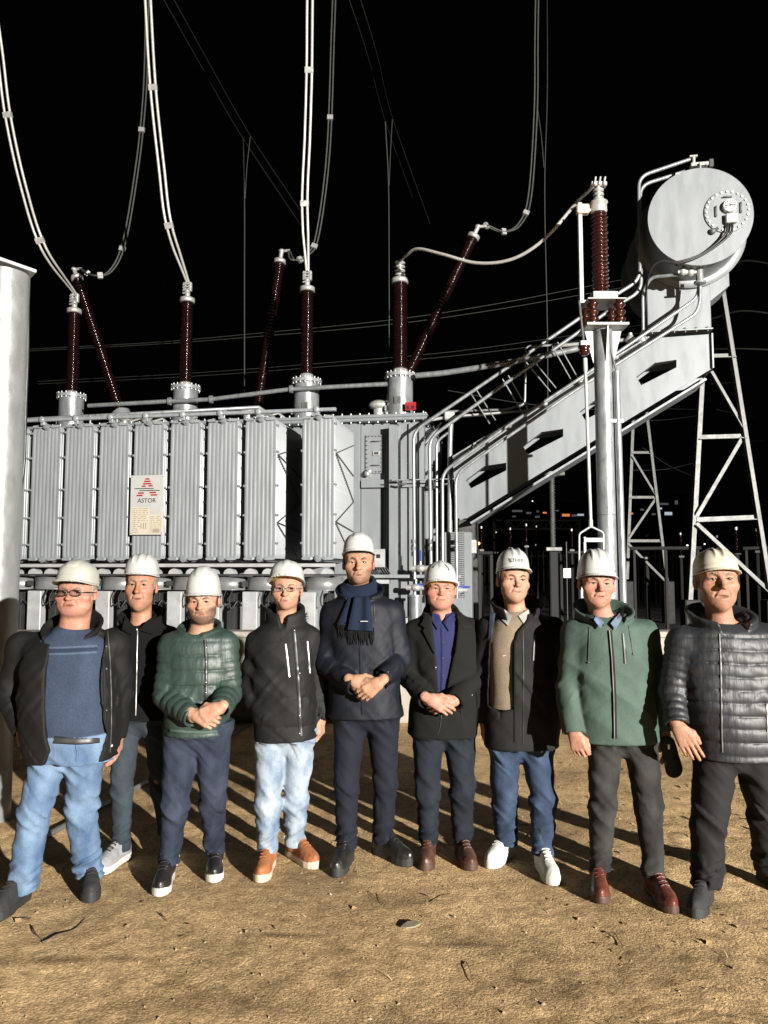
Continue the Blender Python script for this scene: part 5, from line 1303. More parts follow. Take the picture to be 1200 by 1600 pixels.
class Head:
    def __init__(s, eye_px, chin_py, face_w_px, Y, yaw=0, pitch=0, roll=0, jaw=1.0, fat=0.0, nose=1.0, mouth_open=0.0):
        s.R = rot_zxy(yaw, pitch, roll); s.jaw, s.fat, s.nose, s.mo = jaw, fat, nose, mouth_open
        e = V(P(*eye_px, Y - 0.09)); ch = V(P(eye_px[0], chin_py, Y - 0.09))
        s.s = (e[2] - ch[2])/0.129
        s.s = max(0.84, min(1.16, s.s))
        s.sx = face_w_px*(Y - 0.02)/F/0.172/s.s
        s.c = e - s.R @ (V((0, -0.085, 0.010))*s.s)
    def w(s, p): p = V(p)*V((s.sx, 1, 1))*s.s; return s.c + s.R @ p
    def local(s, x, y, z):
        R = s.R; px, py, pz = x - f32(s.c[0]), y - f32(s.c[1]), z - f32(s.c[2])
        k = 1/s.s
        return ((R[0,0]*px + R[1,0]*py + R[2,0]*pz)*(k/s.sx), (R[0,1]*px + R[1,1]*py + R[2,1]*pz)*k, (R[0,2]*px + R[1,2]*py + R[2,2]*pz)*k)
    def field(s, lod=1.0):
        """distance field of skull and face in head units (to be multiplied by s.s)"""
        j, ft, ns = s.jaw, s.fat, s.nose
        def fn(x, y, z):
            X, Y_, Z = s.local(x, y, z); ax = np.abs(X)
            E = lambda c, r: ell(c, r)(ax, Y_, Z)
            C = lambda a, b, ra, rb: cone(a, b, ra, rb)(ax, Y_, Z)
            d = E((0, 0.018, 0.040), (0.079, 0.098, 0.092))
            d = smin(d, E((0, -0.030, -0.030), (0.064 + 0.003*ft, 0.066, 0.088)), 0.03)
            d = smin(d, E((0, -0.030, 0.040), (0.068, 0.060, 0.050)), 0.03)
            d = smin(d, E((0.030*j, -0.020, -0.070), (0.028 + 0.010*ft, 0.048, 0.036)), 0.03)
            d = smin(d, E((0, -0.072, -0.099), (0.024*j + 0.006*ft, 0.022, 0.021)), 0.03)
            d = smin(d, E((0.044, -0.058, -0.024), (0.030 + 0.006*ft, 0.026, 0.026)), 0.025)
            if ft > 0: d = smin(d, E((0.030, -0.045, -0.075), (0.026*ft + 0.012, 0.030, 0.033)), 0.03); d = smin(d, E((0, -0.035, -0.112), (0.036*ft + 0.016, 0.045, 0.026)), 0.03)
            d = smin(d, E((0, -0.080, -0.066), (0.032, 0.016, 0.026)), 0.02)               # muzzle
            d = smin(d, C((0.010, -0.087, 0.033), (0.046, -0.071, 0.032), 0.010, 0.008), 0.018)   # brow
            d = -smin(-d, E((0.032, -0.101, 0.008), (0.022, 0.022, 0.0155)), 0.014)          # eye socket
            d = smin(d, E((0.0315, -0.0745, 0.0085), (0.0185, 0.0150, 0.0135)), 0.006)        # lids
            d = -smin(-d, E((0.0315, -0.092, 0.0075), (0.0140, 0.016, 0.0040)), 0.003)       # eye slit
            nz = C((0, -0.083, 0.020), (0, -0.104*ns - 0.0, -0.024), 0.0085, 0.0110)
            nz = smin(nz, E((0, -0.1085*ns, -0.029), (0.0122, 0.0130, 0.0110)), 0.010)
            nz = smin(nz, E((0.0135, -0.097, -0.031), (0.0085, 0.011, 0.0085)), 0.008)
            d = smin(d, nz, 0.012)
            d = -smin(-d, E((0.0065, -0.104, -0.042), (0.0045, 0.006, 0.0045)), 0.003)       # nostrils
            up_ = E((0, -0.0895, -0.0610), (0.0275, 0.0095, 0.0056)); lw = E((0, -0.0890, -0.0742 - 0.006*s.mo), (0.0245, 0.0100, 0.0064))
            d = smin(d, up_, 0.006); d = smin(d, lw, 0.006)
            d = -smin(-d, E((0, -0.101, -0.0672 - 0.003*s.mo), (0.0265, 0.014, 0.0015 + 0.0042*s.mo)), 0.003)
            d = -smin(-d, C((0.019, -0.0975, -0.036), (0.032, -0.089, -0.066), 0.0030, 0.0026), 0.010)
            d = -smin(-d, C((0.020, -0.0935, -0.006), (0.040, -0.0855, -0.004), 0.0022, 0.0018), 0.008)   # smile lines
            d = smin(d, E((0.082, 0.012, -0.004), (0.010, 0.019, 0.032)), 0.008)             # ears
            d = -smin(-d, E((0.094, 0.006, 0.002), (0.008, 0.011, 0.019)), 0.006)
            d = smin(d, E((0.080, 0.004, -0.030), (0.008, 0.009, 0.009)), 0.006)
            return d*f32(s.s)
        return fn

def axis_fine(lo, hi, coarse, fines):
    """fines: (a, b, step)"""
    cuts = sorted(set([lo, hi] + [min(max(q, lo), hi) for a, b, _ in fines for q in (a, b)]))
    segs = []
    for a, b in zip(cuts, cuts[1:]):
        if b - a < 1e-4: continue
        m = (a + b)/2; st = coarse
        for fa, fb, s_ in fines:
            if fa < m < fb: st = min(st, s_)
        segs.append((a, b, st))
    return ax_(segs)

class Drape:
    """lays strips and patches on the surface of a garment, seen along rays from the viewing side"""
    def __init__(s, me):
        vs = np.empty(len(me.vertices)*3, f32); me.vertices.foreach_get('co', vs)
        fs = np.empty(len(me.loops), np.int32); me.loops.foreach_get('vertex_index', fs)
        s.t = BVHTree.FromPolygons([Vector(v) for v in vs.reshape(-1, 3).tolist()], fs.reshape(-1, 4).tolist())
    def hit(s, px, py, Y):
        d = ray(px, py).normalized(); r = s.t.ray_cast(CAM, d)
        if r[0] is None: p = P(px, py, Y); return p, -d, False
        return r[0], r[1], True
    def strip(s, pix, wid, Y, off=0.0008, thick=0.003, step=3.0):
        pts = []
        for (ax_0, ay), (bx, by) in zip(pix, pix[1:]):
            n = max(1, int(math.hypot(bx - ax_0, by - ay)/step))
            pts += [(ax_0 + (bx-ax_0)*k/n, ay + (by-ay)*k/n) for k in range(n)]
        pts.append(pix[-1])
        H_ = [s.hit(*p, Y) for p in pts]
        L_ = [h[0] for h in H_]
        for _ in range(2): L_ = [L_[0]] + [(L_[i-1] + L_[i]*2 + L_[i+1])/4 for i in range(1, len(L_) - 1)] + [L_[-1]]
        b = MB(); vs = []
        for i, p in enumerate(L_):
            t = (L_[min(i+1, len(L_)-1)] - L_[max(i-1, 0)]).normalized(); n_ = (CAM - p).normalized()
            sd = t.cross(n_).normalized()*(wid/2); q = p + n_*off
            vs += [q + sd, q + sd*0.7 + n_*thick, q - sd*0.7 + n_*thick, q - sd, q - n_*(off + 0.004)]
        n = len(L_); fs = []
        for i in range(n - 1):
            for k in range(5): fs.append((i*5+k, i*5+(k+1) % 5, (i+1)*5+(k+1) % 5, (i+1)*5+k))
        b.add(vs, fs, True); b.add(vs[:5], [(0,1,2,3,4)]); b.add(vs[-5:], [(0,1,2,3,4)]); return b
    def patch(s, quad, nu, nv, Y, off=0.006, thick=0.005, lift=None):
        """quad: 4 photo corners (a,b,c,d) round the patch"""
        a, b_, c, d = [V(q) for q in quad]; g = []
        for j in range(nv + 1):
            for i in range(nu + 1):
                u, v = i/nu, j/nv
                p = (a*(1-u) + b_*u)*(1-v) + (d*(1-u) + c*u)*v
                h, n_, ok = s.hit(p[0], p[1], Y); g.append([h, ok, u, v, p])
        dist = [(q[0] - CAM).length for q in g if q[1]]
        md = sorted(dist)[len(dist)//2] if dist else Y
        arr = np.array([(q[0] - CAM).length if q[1] else md for q in g]).reshape(nv+1, nu+1)
        for _ in range(2):
            p_ = np.pad(arr, 1, 'edge'); arr = np.minimum(arr, (p_[:-2, 1:-1] + p_[2:, 1:-1] + p_[1:-1, :-2] + p_[1:-1, 2:])/4 + 0.0)
        b = MB(); top = []; bot = []
        for k, q in enumerate(g):
            dr = ray(q[4][0], q[4][1]).normalized(); dd = arr.ravel()[k]
            l = off + (lift(q[2], q[3]) if lift else 0)
            top.append(CAM + dr*(dd - l - thick)); bot.append(CAM + dr*(dd - l))
        w_ = nu + 1; fs = []
        for j in range(nv):
            for i in range(nu): fs.append((j*w_+i, j*w_+i+1, (j+1)*w_+i+1, (j+1)*w_+i))
        b.add(top, fs, True); b.add(bot, [f[::-1] for f in fs], True)
        rim = [i for i in range(w_)] + [j*w_ + nu for j in range(1, nv+1)] + [nv*w_ + i for i in range(nu-1, -1, -1)] + [j*w_ for j in range(nv-1, 0, -1)]
        n = len(rim); b.add([top[i] for i in rim] + [bot[i] for i in rim], [(i, (i+1) % n, (i+1) % n + n, i + n) for i in range(n)])
        return b

def arm_fn(e, w, re, rw, mod=None, cuff=0.0):
    """forearm sleeve, cut square and hollowed at the cuff"""
    e, w = V(e), V(w); f = norm(w - e); base = cone(e, w + f*0.03, re, rw, mod=mod); inner = cone(e, w + f*0.05, re - 0.014, rw - 0.014)
    def fn(x, y, z):
        pl = (x - w[0])*f[0] + (y - w[1])*f[1] + (z - w[2])*f[2]
        d = np.maximum(base(x, y, z), pl)
        return np.maximum(d, -np.maximum(inner(x, y, z), -(pl + 0.045)))
    return fn

def build_person(c):
    """one man: an Empty on the ground under him, his body and everything he wears as parts"""
    feet = [G(px, py) for px, py, yaw in c['feet']]
    Y0 = sum(p.y for p in feet)/2 + c.get('dy', 0.0)
    cx = sum(p.x for p in feet)/2
    root = thing('person', c['label'], 'person', (cx, Y0, 0), 0, 'men in hard hats standing in a row')
    org = V((cx, Y0, 0))
    def part(name, me, m, parent=None, **k):
        o = obj(name, me, m, parent if parent is not None else root, **k)
        return o
    def place(o):      # geometry is made in world metres; shift it to the person's own origin
        o.data.transform(Matrix.Translation(-Vector(org))); return o
    W = lambda px, py, dy=0.0: V(P(px, py, Y0 + dy))
    hd = Head(c['eyes'], c['chin'], c['face'], Y0 + c.get('hdy', -0.02), **c.get('head', {}))
    neck_b = W(*c['neck']); nr = c.get('neck_r', 0.058)
    legs = []; yaws = [q[2] for q in c['feet']]
    for (hip, knee, ankle), ft in zip(c['legs'], feet):
        yw_ = radians(yaws[len(legs)]); an = V((ft.x - sin(yw_)*0.075, ft.y + cos(yw_)*0.075, c.get('ankle_z', 0.10)))
        h = W(*hip); k = V(P(*knee, (Y0*0.5 + ft.y*0.5) + 0.0))
        legs.append((h, k, an))
    arms = []
    for a in c['arms']:
        arms.append((W(*a['s']) + V((0, 0, 0.012)), W(*a['e']), W(*a['w'])))
    rows = []
    for py, xl, xr, b in c['torso']:
        a, d = W(xl, py), W(xr, py); rows.append(((a[2] + d[2])/2, (a[0] + d[0])/2, Y0 + c.get('tdy', 0.0), (d[0] - a[0])/2, b))
    R_ = Rows(rows)
    # ------------------------------------------------ body: one continuous mesh
    pts = [p for l in legs for p in l] + [p for a in arms for p in a] + [hd.c]
    mn = np.min(pts, 0) - 0.24; mxx = np.max(pts, 0) + 0.24
    fin = [[], [], []]
    hr = (0.112*hd.sx*hd.s, 0.135*hd.s, 0.15*hd.s)
    for q in range(3): fin[q].append((hd.c[q] - hr[q], hd.c[q] + (hr[q] if q < 2 else 0.08), 0.0035))
    hw = [W(*h['w']) for h in c['hands']]
    for h, p in zip(c['hands'], hw):
        f = norm(h['f']); e = p + f*0.19
        for q in range(3): fin[q].append((min(p[q], e[q]) - 0.05, max(p[q], e[q]) + 0.05, 0.0046))
    F_ = Field(axis_fine(mn[0], mxx[0], 0.016, fin[0]), axis_fine(mn[1], mxx[1], 0.016, fin[1]), axis_fine(-0.02, hd.c[2] + 0.17, 0.016, fin[2]))
    hf = hd.field()
    F_.add(R_.fn(-0.055), k=0.0)
    for h, k, a in legs:
        F_.cone(h, k, 0.075, 0.052, 0.03); F_.cone(k, a + V((0, 0, -0.06)), 0.050, 0.036, 0.03)
        pass
    for s_, e_, w_ in arms:
        F_.cone(s_, e_, 0.048, 0.038, 0.03); F_.cone(e_, w_, 0.038, 0.028, 0.02)
        F_.cone(neck_b + V((0, 0, -0.05)), s_ + V((0, 0, -0.02)), 0.05, 0.045, 0.03)
    nk0 = hd.w((0, 0.015, -0.05)); F_.cone(nk0, neck_b + V((0, 0, -0.06)), nr*0.97, nr*1.02, 0.03)
    F_.add(hf, [hd.c[0] - 0.14, hd.c[1] - 0.16, hd.c[2] - 0.16], [hd.c[0] + 0.14, hd.c[1] + 0.16, hd.c[2] + 0.17], 0.02)
    for h, p, a in zip(c['hands'], hw, c['hands']):
        hand(F_, p, h['f'], h['u'], h['side'], h.get('c', (0.35, 0.4, 0.45, 0.5)), h.get('sp', 0.06), h.get('s', 1.0)*0.94, h.get('th', 0.5))
    me, pos = surface(F_, 'body')
    X, Y_, Z = hd.local(pos[:, 0], pos[:, 1], pos[:, 2]); A_ = np.abs(X)
    g = lambda cx_, cy_, cz_, rx, ry, rz: np.exp(-(((A_ - cx_)/rx)**2 + ((Y_ - cy_)/ry)**2 + ((Z - cz_)/rz)**2))
    lip = np.clip(1.25*(g(0, -0.098, -0.0675, 0.0255, 0.016, 0.0095)), 0, 1)**1.5
    blush = np.clip(g(0.046, -0.072, -0.030, 0.026, 0.03, 0.024)*0.9 + g(0, -0.115, -0.028, 0.016, 0.02, 0.014)*0.9 + g(0.084, 0.01, 0, 0.014, 0.03, 0.03)*0.8 + g(0.0, -0.09, -0.105, 0.03, 0.03, 0.018)*0.4, 0, 1)
    # knuckles and finger tips are ruddier than the back of the hand
    bd = c.get('beard', 0.0)
    jawm = 1/(1 + np.exp((Z + 0.050 - 0.030*np.clip((A_ - 0.03)/0.03, 0, 1))*260)); must = g(0, -0.10, -0.053, 0.030, 0.02, 0.008)
    cheek = 1/(1 + np.exp((Z + 0.035)*200))*np.clip((A_ - 0.045)/0.015, 0, 1)
    front = (Z > -0.135) & (Y_ < 0.02)
    beard = np.clip(np.maximum(np.maximum(jawm*(A_*0 + 1), must), cheek)*front*(1 - lip), 0, 1)*max(bd, 0.16)
    beard = beard*(1 - np.exp(-((A_/0.03)**2 + ((Z + 0.066)/0.0125)**2)*0.9)*(must < 0.3))
    browm = np.exp(-((np.clip(np.abs(A_ - 0.031) - 0.010, 0, 1)/0.006)**2 + ((Z - 0.0335 + 30*(A_ - 0.034)**2)/0.0042)**2))*(Y_ < -0.06)*c.get('brow', 1.0)
    beard = np.maximum(beard, np.clip(browm*1.3, 0, 1))
    near = (np.abs(Z) < 0.25) & (np.abs(X) < 0.2)
    colr = np.zeros((len(pos), 4), f32); colr[:, 3] = 1
    colr[:, 0] = lip*near; colr[:, 1] = beard*near; colr[:, 2] = blush*near
    at = me.color_attributes.new('tone', 'FLOAT_COLOR', 'POINT'); at.data.foreach_set('color', colr.ravel())
    body = place(part('body', me, c['skin']))
    for sgn_ in (-1, 1):   # eyeballs
        b = MB(); b.ball((0, 0, 0), 1.0, 16); e = obj('eye', b, 'eye', body)
        p = hd.w((sgn_*0.0315, -0.0735, 0.0080)) - org; lk = c.get('look', (0, 0))
        lash = MB(); lash.tube([Vector(hd.w((sgn_*q0, q1, q2)) - org) for q0, q1, q2 in ((0.0185, -0.0905, 0.0085), (0.025, -0.0920, 0.0122), (0.0315, -0.0920, 0.0132), (0.038, -0.0895, 0.0118), (0.0455, -0.0835, 0.0070))], [0.0008, 0.0014, 0.0016, 0.0016, 0.0010], 5); obj('eyelash', lash, 'hair_dark', body)
        e.location = p; e.scale = (0.0138*hd.s,)*3; e.rotation_euler = (Matrix(hd.R.tolist()) @ Matrix.Rotation(lk[0], 3, 'Z') @ Matrix.Rotation(lk[1], 3, 'X')).to_euler()
    # ------------------------------------------------ hair and brows
    r_ = 0.115*hd.s
    H_ = Field(ax_([(hd.c[0] - r_, hd.c[0] + r_, 0.0036)]), ax_([(hd.c[1] - 0.125, hd.c[1] + 0.14, 0.0036)]), ax_([(hd.c[2] - 0.09, hd.c[2] + 0.10, 0.0034)]))
    jit = folds(c['seed'], (160, 160, 90), 4, 0.3); hl = c.get('hairline', 0.074); sb = c.get('sideburn', -0.012)
    def hair(x, y, z):
        X, Y_, Z = hd.local(x, y, z); ax = np.abs(X)
        sk = smin(ell((0, 0.018, 0.040), (0.079, 0.098, 0.092))(ax, Y_, Z), ell((0, -0.030, 0.040), (0.068, 0.060, 0.050))(ax, Y_, Z), 0.03)
        sk = smin(sk, ell((0, -0.030, -0.030), (0.066, 0.066, 0.088))(ax, Y_, Z), 0.03)
        reg = np.minimum(np.minimum(np.maximum(0.030 - Y_, -0.060 - Z), np.maximum(np.maximum(-0.026 - Y_, 0.05 - ax), sb - Z)), hl - Z)
        d = np.maximum(sk - c.get('hair_t', 0.005), reg) + 0.0018*jit(x, y, z)
        br = np.minimum(cone((0.013, -0.0975, 0.0285), (0.032, -0.0935, 0.0345), 0.0030, 0.0036)(ax, Y_, Z), cone((0.032, -0.0935, 0.0345), (0.049, -0.0785, 0.029), 0.0034, 0.0020)(ax, Y_, Z))
        return np.minimum(d, br + 0.001*jit(x, y, z))*f32(hd.s)
    H_.add(hair)
    me, _ = surface(H_, 'hair'); place(part('hair', me, c['hair'], body))
    # ------------------------------------------------ helmet
    hp = c['helmet']; Rh = hd.R @ np.array(Matrix.Rotation(hp.get('pitch', 0.0), 3, 'X'))
    k_ = (Y0 - 0.02)/F; zb = (c['eyes'][1] - hp['brim'])*k_/1.0 - 0.004; hh = (hp['brim'] - hp['top'])*k_ + 0.008
    rx = hp['w']*k_/2*0.97 - 0.0065; ry = rx*1.20
    hc = hd.c + hd.R @ V((0, 0.006, 0.010*hd.s)) + V((0, 0, zb))
    Hf = Field(ax_([(hc[0] - 0.16, hc[0] + 0.16, 0.0042)]), ax_([(hc[1] - 0.22, hc[1] + 0.19, 0.0044)]), ax_([(hc[2] - 0.075, hc[2] + hh + 0.03, 0.0036)]))
    def hloc(x, y, z):
        px, py, pz = x - f32(hc[0]), y - f32(hc[1]), z - f32(hc[2]); R = Rh
        return (R[0,0]*px + R[1,0]*py + R[2,0]*pz, R[0,1]*px + R[1,1]*py + R[2,1]*pz, R[0,2]*px + R[1,2]*py + R[2,2]*pz)
    peak = hp.get('peak', 0.040); style = hp.get('style', 0)
    def shell(x, y, z):
        X, Y_, Z = hloc(x, y, z); Zb = Z + 2.1*X*X + 0.5*np.clip(Y_, 0, 1)*0.3
        ax = np.abs(X)
        n = 2.45
        d = (((ax/rx)**n + (np.abs(Y_)/ry)**n + (np.abs(Z)/hh)**n)**(1/n) - 1)*min(rx, hh)
        top = np.clip((Z - hh*0.42)/(hh*0.25), 0, 1)
        if style == 0: d = d - 0.0045*top*np.exp(-(X/0.016)**4)
        elif style == 1: d = d - 0.006*top*(np.exp(-((ax - 0.020)/0.008)**2)) + 0.003*top*np.exp(-(X/0.010)**2)
        elif style == 2: d = d - 0.004*top*(np.exp(-(X/0.010)**4) + np.exp(-((ax - 0.040)/0.007)**4))
        elif style == 3: d = d - 0.005*np.clip((Z - hh*0.66)/0.006, 0, 1)*np.exp(-(X/0.030)**6)
        band = np.exp(-((Zb - 0.020)/0.007)**2); d = d - 0.0025*band
        inner = (((ax/(rx-0.011))**n + (np.abs(Y_)/(ry-0.011))**n + (np.abs(Z)/(hh-0.012))**n)**(1/n) - 1)*min(rx, hh)
        d = np.maximum(np.maximum(d, -inner), -Zb + 0.001)
        yc = -peak*0.55; bx = rx + 0.0055; by = ry + peak*0.5
        rr = ((ax/bx)**2.2 + (np.abs(Y_ - yc)/by)**2.2)**(1/2.2)
        brim = np.maximum((rr - 1)*bx, np.abs(Zb - 0.002 + 0.02*np.clip(-(Y_ + ry*0.9)/0.05, 0, 1)*0.5) - 0.0030)
        brim = np.maximum(brim, -inner)
        lip_ = np.sqrt(((rr - 1)*bx)**2 + (Zb - 0.001)**2) - 0.0042
        return smin(d, np.minimum(brim, lip_), 0.007)
    Hf.add(shell); me, _ = surface(Hf, 'helmet'); helm = place(part('helmet', me, hp['m']))
    Hb = Field(ax_([(hc[0] - 0.13, hc[0] + 0.13, 0.005)]), ax_([(hc[1] - 0.15, hc[1] + 0.15, 0.005)]), ax_([(hc[2] - 0.06, hc[2] + 0.03, 0.004)]))
    bz = hp.get('band_z', -0.004)
    def band(x, y, z):
        X, Y_, Z = hloc(x, y, z); q = np.sqrt((X/(rx - 0.013))**2 + (Y_/(ry - 0.013))**2); return np.maximum(np.abs((q - 1)*rx) - 0.0035, np.abs(Z + 2.1*X*X - bz) - 0.012)
    Hb.add(band); me, _ = surface(Hb, 'head_band'); place(part('head_band', me, hp.get('band', 'dark'), helm))
    # ------------------------------------------------ trousers
    tr_c = c['trousers']; tr_r = tr_c['r']
    zt = W(0, c['waist'])[2]; zh = tr_c.get('hem', 0.055)
    lp_ = np.array([p for l in legs for p in l]); m_ = max(tr_r) + 0.05
    Tf = Field(ax_([(lp_[:, 0].min() - m_, lp_[:, 0].max() + m_, 0.0075)]), ax_([(lp_[:, 1].min() - m_ - 0.03, lp_[:, 1].max() + m_ + 0.03, 0.0075)]), ax_([(zh - 0.02, zt + 0.02, 0.0066)]))
    for (h, k, a) in legs:
        a2 = V((a[0], a[1], -0.02))
        hh_ = h + (h - k)*0.25
        Tf.cone(hh_, k, tr_r[0]*1.05, tr_r[1]*0.95, 0.025, flat=((0, 1, 0), 0.96)); Tf.cone(k, a2, tr_r[1]*0.94, tr_r[2]*0.86, 0.03)
    pm = (legs[0][0] + legs[1][0])/2
    Tf.ell(pm + V((0, 0.01, 0.06)), (abs(legs[0][0][0] - legs[1][0][0])/2 + tr_r[0]*0.98, tr_r[0]*1.38, 0.15), 0.04)
    Tf.add(R_.fn(-0.016, 2.4), k=0.03)
    fa, fb_, fcz = creases(c['seed'] + 1, (6, 6, 13), (0.5, 0.9), 0.75), creases(c['seed'] + 2, (8, 8, 24), (0.2, -0.5), 0.75), creases(c['seed'] + 3, (11, 11, 4), (0.35, 0))
    kz = (legs[0][1][2] + legs[1][1][2])/2
    amp = tr_c.get('fold', 1.0)
    def wr(x, y, z):
        kn = np.exp(-((z - kz)/0.10)**2); an = np.exp(-((z - 0.12)/0.10)**2); cr = np.exp(-((z - pm[2] + 0.06)/0.09)**2)
        return -amp*(fa(x, y, z)*(0.0040 + 0.011*kn + 0.009*cr) + fb_(x, y, z)*(0.020*an + 0.005*kn) + fcz(x, y, z)*0.0032)
    Tf.bump(wr)
    Tf.D = np.maximum(Tf.D, (zh + 0.006*np.sin(40*Tf.ax[0]))[:, None, None] - Tf.ax[2][None, None, :]); Tf.D = np.maximum(Tf.D, (Tf.ax[2] - zt)[None, None, :])
    me, _ = surface(Tf, 'trousers'); dt = Drape(me); trous = place(part('trousers', me, tr_c['m']))
    # ------------------------------------------------ shoes
    for (px, py, yaw), ft, (h, k, a), in zip(c['feet'], feet, legs):
        sh = c['shoes']; yw = radians(yaw); f = V((sin(yw), -cos(yw), 0)); l = V((cos(yw), sin(yw), 0)); LN = sh.get('len', 1.0)
        ctr = V((ft.x, ft.y, 0))
        st = sh.get('sole', 0.026); bt = sh.get('boot', 0.0)
        tt = np.array([-.150, -.140, -.10, -.05, 0, .05, .09, .125, .145, .156])
        ww = np.array([.004, .026, .036, .035, .037, .045, .047, .038, .022, .004])
        hs_ = np.array([.060, .085, .100, .105, .096, .074, .060, .052, .044, .030])
        pl_ = lambda x, y: (((x - ctr[0])*f[0] + (y - ctr[1])*f[1])/LN, (x - ctr[0])*l[0] + (y - ctr[1])*l[1])
        gd = [ax_([(ctr[0] - 0.20, ctr[0] + 0.20, 0.0055)]), ax_([(ctr[1] - 0.20, ctr[1] + 0.20, 0.0055)])]
        Sf = Field(*gd, ax_([(-0.015, st + 0.02, 0.004)]))
        def sole(x, y, z):
            t, q = pl_(x, y); w = np.interp(t, tt, ww).astype(f32) + 0.003; return np.maximum(np.maximum(np.abs(q) - w, np.abs(t) - 0.155), np.maximum(z - st - 0.012*np.clip((np.abs(t) - 0.11)/0.05, 0, 1)*(t > 0), -0.008 - z))
        Sf.add(sole); ms, _ = surface(Sf, 'sole')
        Uf = Field(*gd, ax_([(st - 0.012, 0.15 + bt, 0.0055)]))
        cr = folds(c['seed'] + 7, (50, 50, 60), 3, 0.5)
        def upper(x, y, z):
            t, q = pl_(x, y); w = np.interp(t, tt, ww).astype(f32); hgt = np.interp(t, tt, hs_).astype(f32)*sh.get('h', 1.0) + 0.001*0
            zz = (z - st*0.8)
            d = ((np.abs(q)/w)**2.3 + (np.abs(zz)/hgt)**2.3)**(1/2.3); d = (d - 1)*np.minimum(w, hgt)
            d = np.maximum(np.maximum(d, np.abs(t) - 0.154), st*0.7 - z)
            return d - 0.0016*cr(x, y, z)
        Uf.add(upper)
        an0 = ctr - f*0.085; Uf.cone(V((an0[0], an0[1], 0.06)), V((a[0], a[1], 0.12 + bt)), 0.043, 0.040 + 0.012*(bt > 0), 0.02)
        Uf.D = np.maximum(Uf.D, (Uf.ax[2] - (0.125 + bt))[None, None, :])
        mu_, _ = surface(Uf, 'shoe')
        so = place(part('shoe', mu_, sh['m'])); place(part('sole', ms, sh['sm'], so))
        lace = MB()
        for i in range(5):
            t = -0.035 + 0.023*i; z = float(np.interp(t, tt, hs_))*sh.get('h', 1.0) + st*0.8 + 0.001; c0 = ctr + f*t*LN
            pts = [Vector(c0 + l*s_*0.021 + V((0, 0, z - 0.006*abs(s_)**2 + 0.002))) for s_ in (-1, -0.5, 0, 0.5, 1)]
            lace.tube(pts, 0.0032, 5); 
            if i: lace.tube([Vector(c0 - l*0.02 + V((0, 0, z - 0.003))), Vector(c0 - f*0.023*LN + l*0.02 + V((0, 0, z + 0.003)))], 0.0028, 5)
        place(part('laces', lace, sh.get('lm', sh['m']), so, kind='stuff'))
        if sh.get('label'):
            t = -0.060; c0 = ctr + f*t*LN; z = 0.108 + st*0.5; b = MB()
            b.prism([Vector(c0 + l*s1*0.019 + f*s2*0.010 + V((0, 0, z + (0.012 if s2 < 0 else -0.016) + 0.006))) for s1, s2 in ((-1, 1), (1, 1), (1, -1), (-1, -1))], Vector(f*0.004 + V((0, 0, 0.003)))); place(part('tongue_label', b, 'plate', so))
    # ------------------------------------------------ jacket
    jk = c['jacket']
    bx0 = np.min([p for a in arms for p in a], 0); bx1 = np.max([p for a in arms for p in a], 0)
    lo = [min(bx0[0] - 0.11, min(r[1] - r[3] for r in rows) - 0.04), min(bx0[1] - 0.10, Y0 - max(r[4] for r in rows) - 0.05), R_.lo - 0.03]
    hi = [max(bx1[0] + 0.11, max(r[1] + r[3] for r in rows) + 0.04), max(bx1[1] + 0.10, Y0 + max(r[4] for r in rows) + 0.05), neck_b[2] + jk.get('collar', {}).get('h', 0.05) + 0.12]
    rs_ = jk.get('res', 0.0066)
    Jf = Field(*[ax_([(l_, h_, rs_)]) for l_, h_ in zip(lo, hi)])
    q_ = jk.get('quilt'); tm = None
    wob = folds(c['seed'] + 4, (14, 10, 9), 3, 0.0)
    if q_:
        ph, pa = q_; tm = lambda x, y, z: pa*(np.abs(np.sin(pi*(z + 0.006*wob(x, y, z))/ph))**0.32 - 0.85)
    Jf.add(R_.fn(0.0, 2.45, tm))
    ar = jk['arm_r']
    for (s_, e_, w_), a in zip(arms, c['arms']):
        rr = a.get('r', ar); mod = None
        if q_: mod = lambda t, x, y, z: q_[1]*0.85*(np.abs(np.sin(pi*(t + 0.012*wob(x, y, z))/(q_[0]*0.62)))**0.4 - 0.8)
        Jf.cone(V((neck_b[0]*0.65 + s_[0]*0.35, Y0 + 0.02, neck_b[2]*0.5 + s_[2]*0.5 - 0.015)), s_ + V((0, 0, -0.006)), 0.064, rr[0]*0.88, 0.06)
        Jf.cone(s_, e_, rr[0]*0.90, rr[1], 0.030, mod=mod)
        m2 = max(rr) + 0.06
        Jf.add(arm_fn(e_, w_, rr[1], rr[2], mod), [min(p, q) - m2 for p, q in zip(e_, w_)], [max(p, q) + m2 for p, q in zip(e_, w_)], 0.012)
    fj = creases(c['seed'] + 5, (6.5, 6, 5), (0.8, 0.6), 0.8); fj2 = creases(c['seed'] + 6, (15, 14, 13), (-0.7, -0.6)); fa_ = jk.get('fold', 0.005)
    ez = np.mean([a[1][2] for a in arms])
    Jf.bump(lambda x, y, z: -1.9*fa_*((0.6 + 0.8*np.exp(-((z - ez)/0.13)**2))*fj(x, y, z) + (0.22 + 0.35*np.exp(-((z - ez)/0.10)**2))*fj2(x, y, z)))
    hs = jk.get('hem_slope', 0.0)
    Jf.D = np.maximum(Jf.D, (R_.lo + 0.004 + hs*(Jf.ax[0] - cx))[:, None, None] - Jf.ax[2][None, None, :])
    hem_hollow = R_.lo + 0.03
    op = jk.get('open')
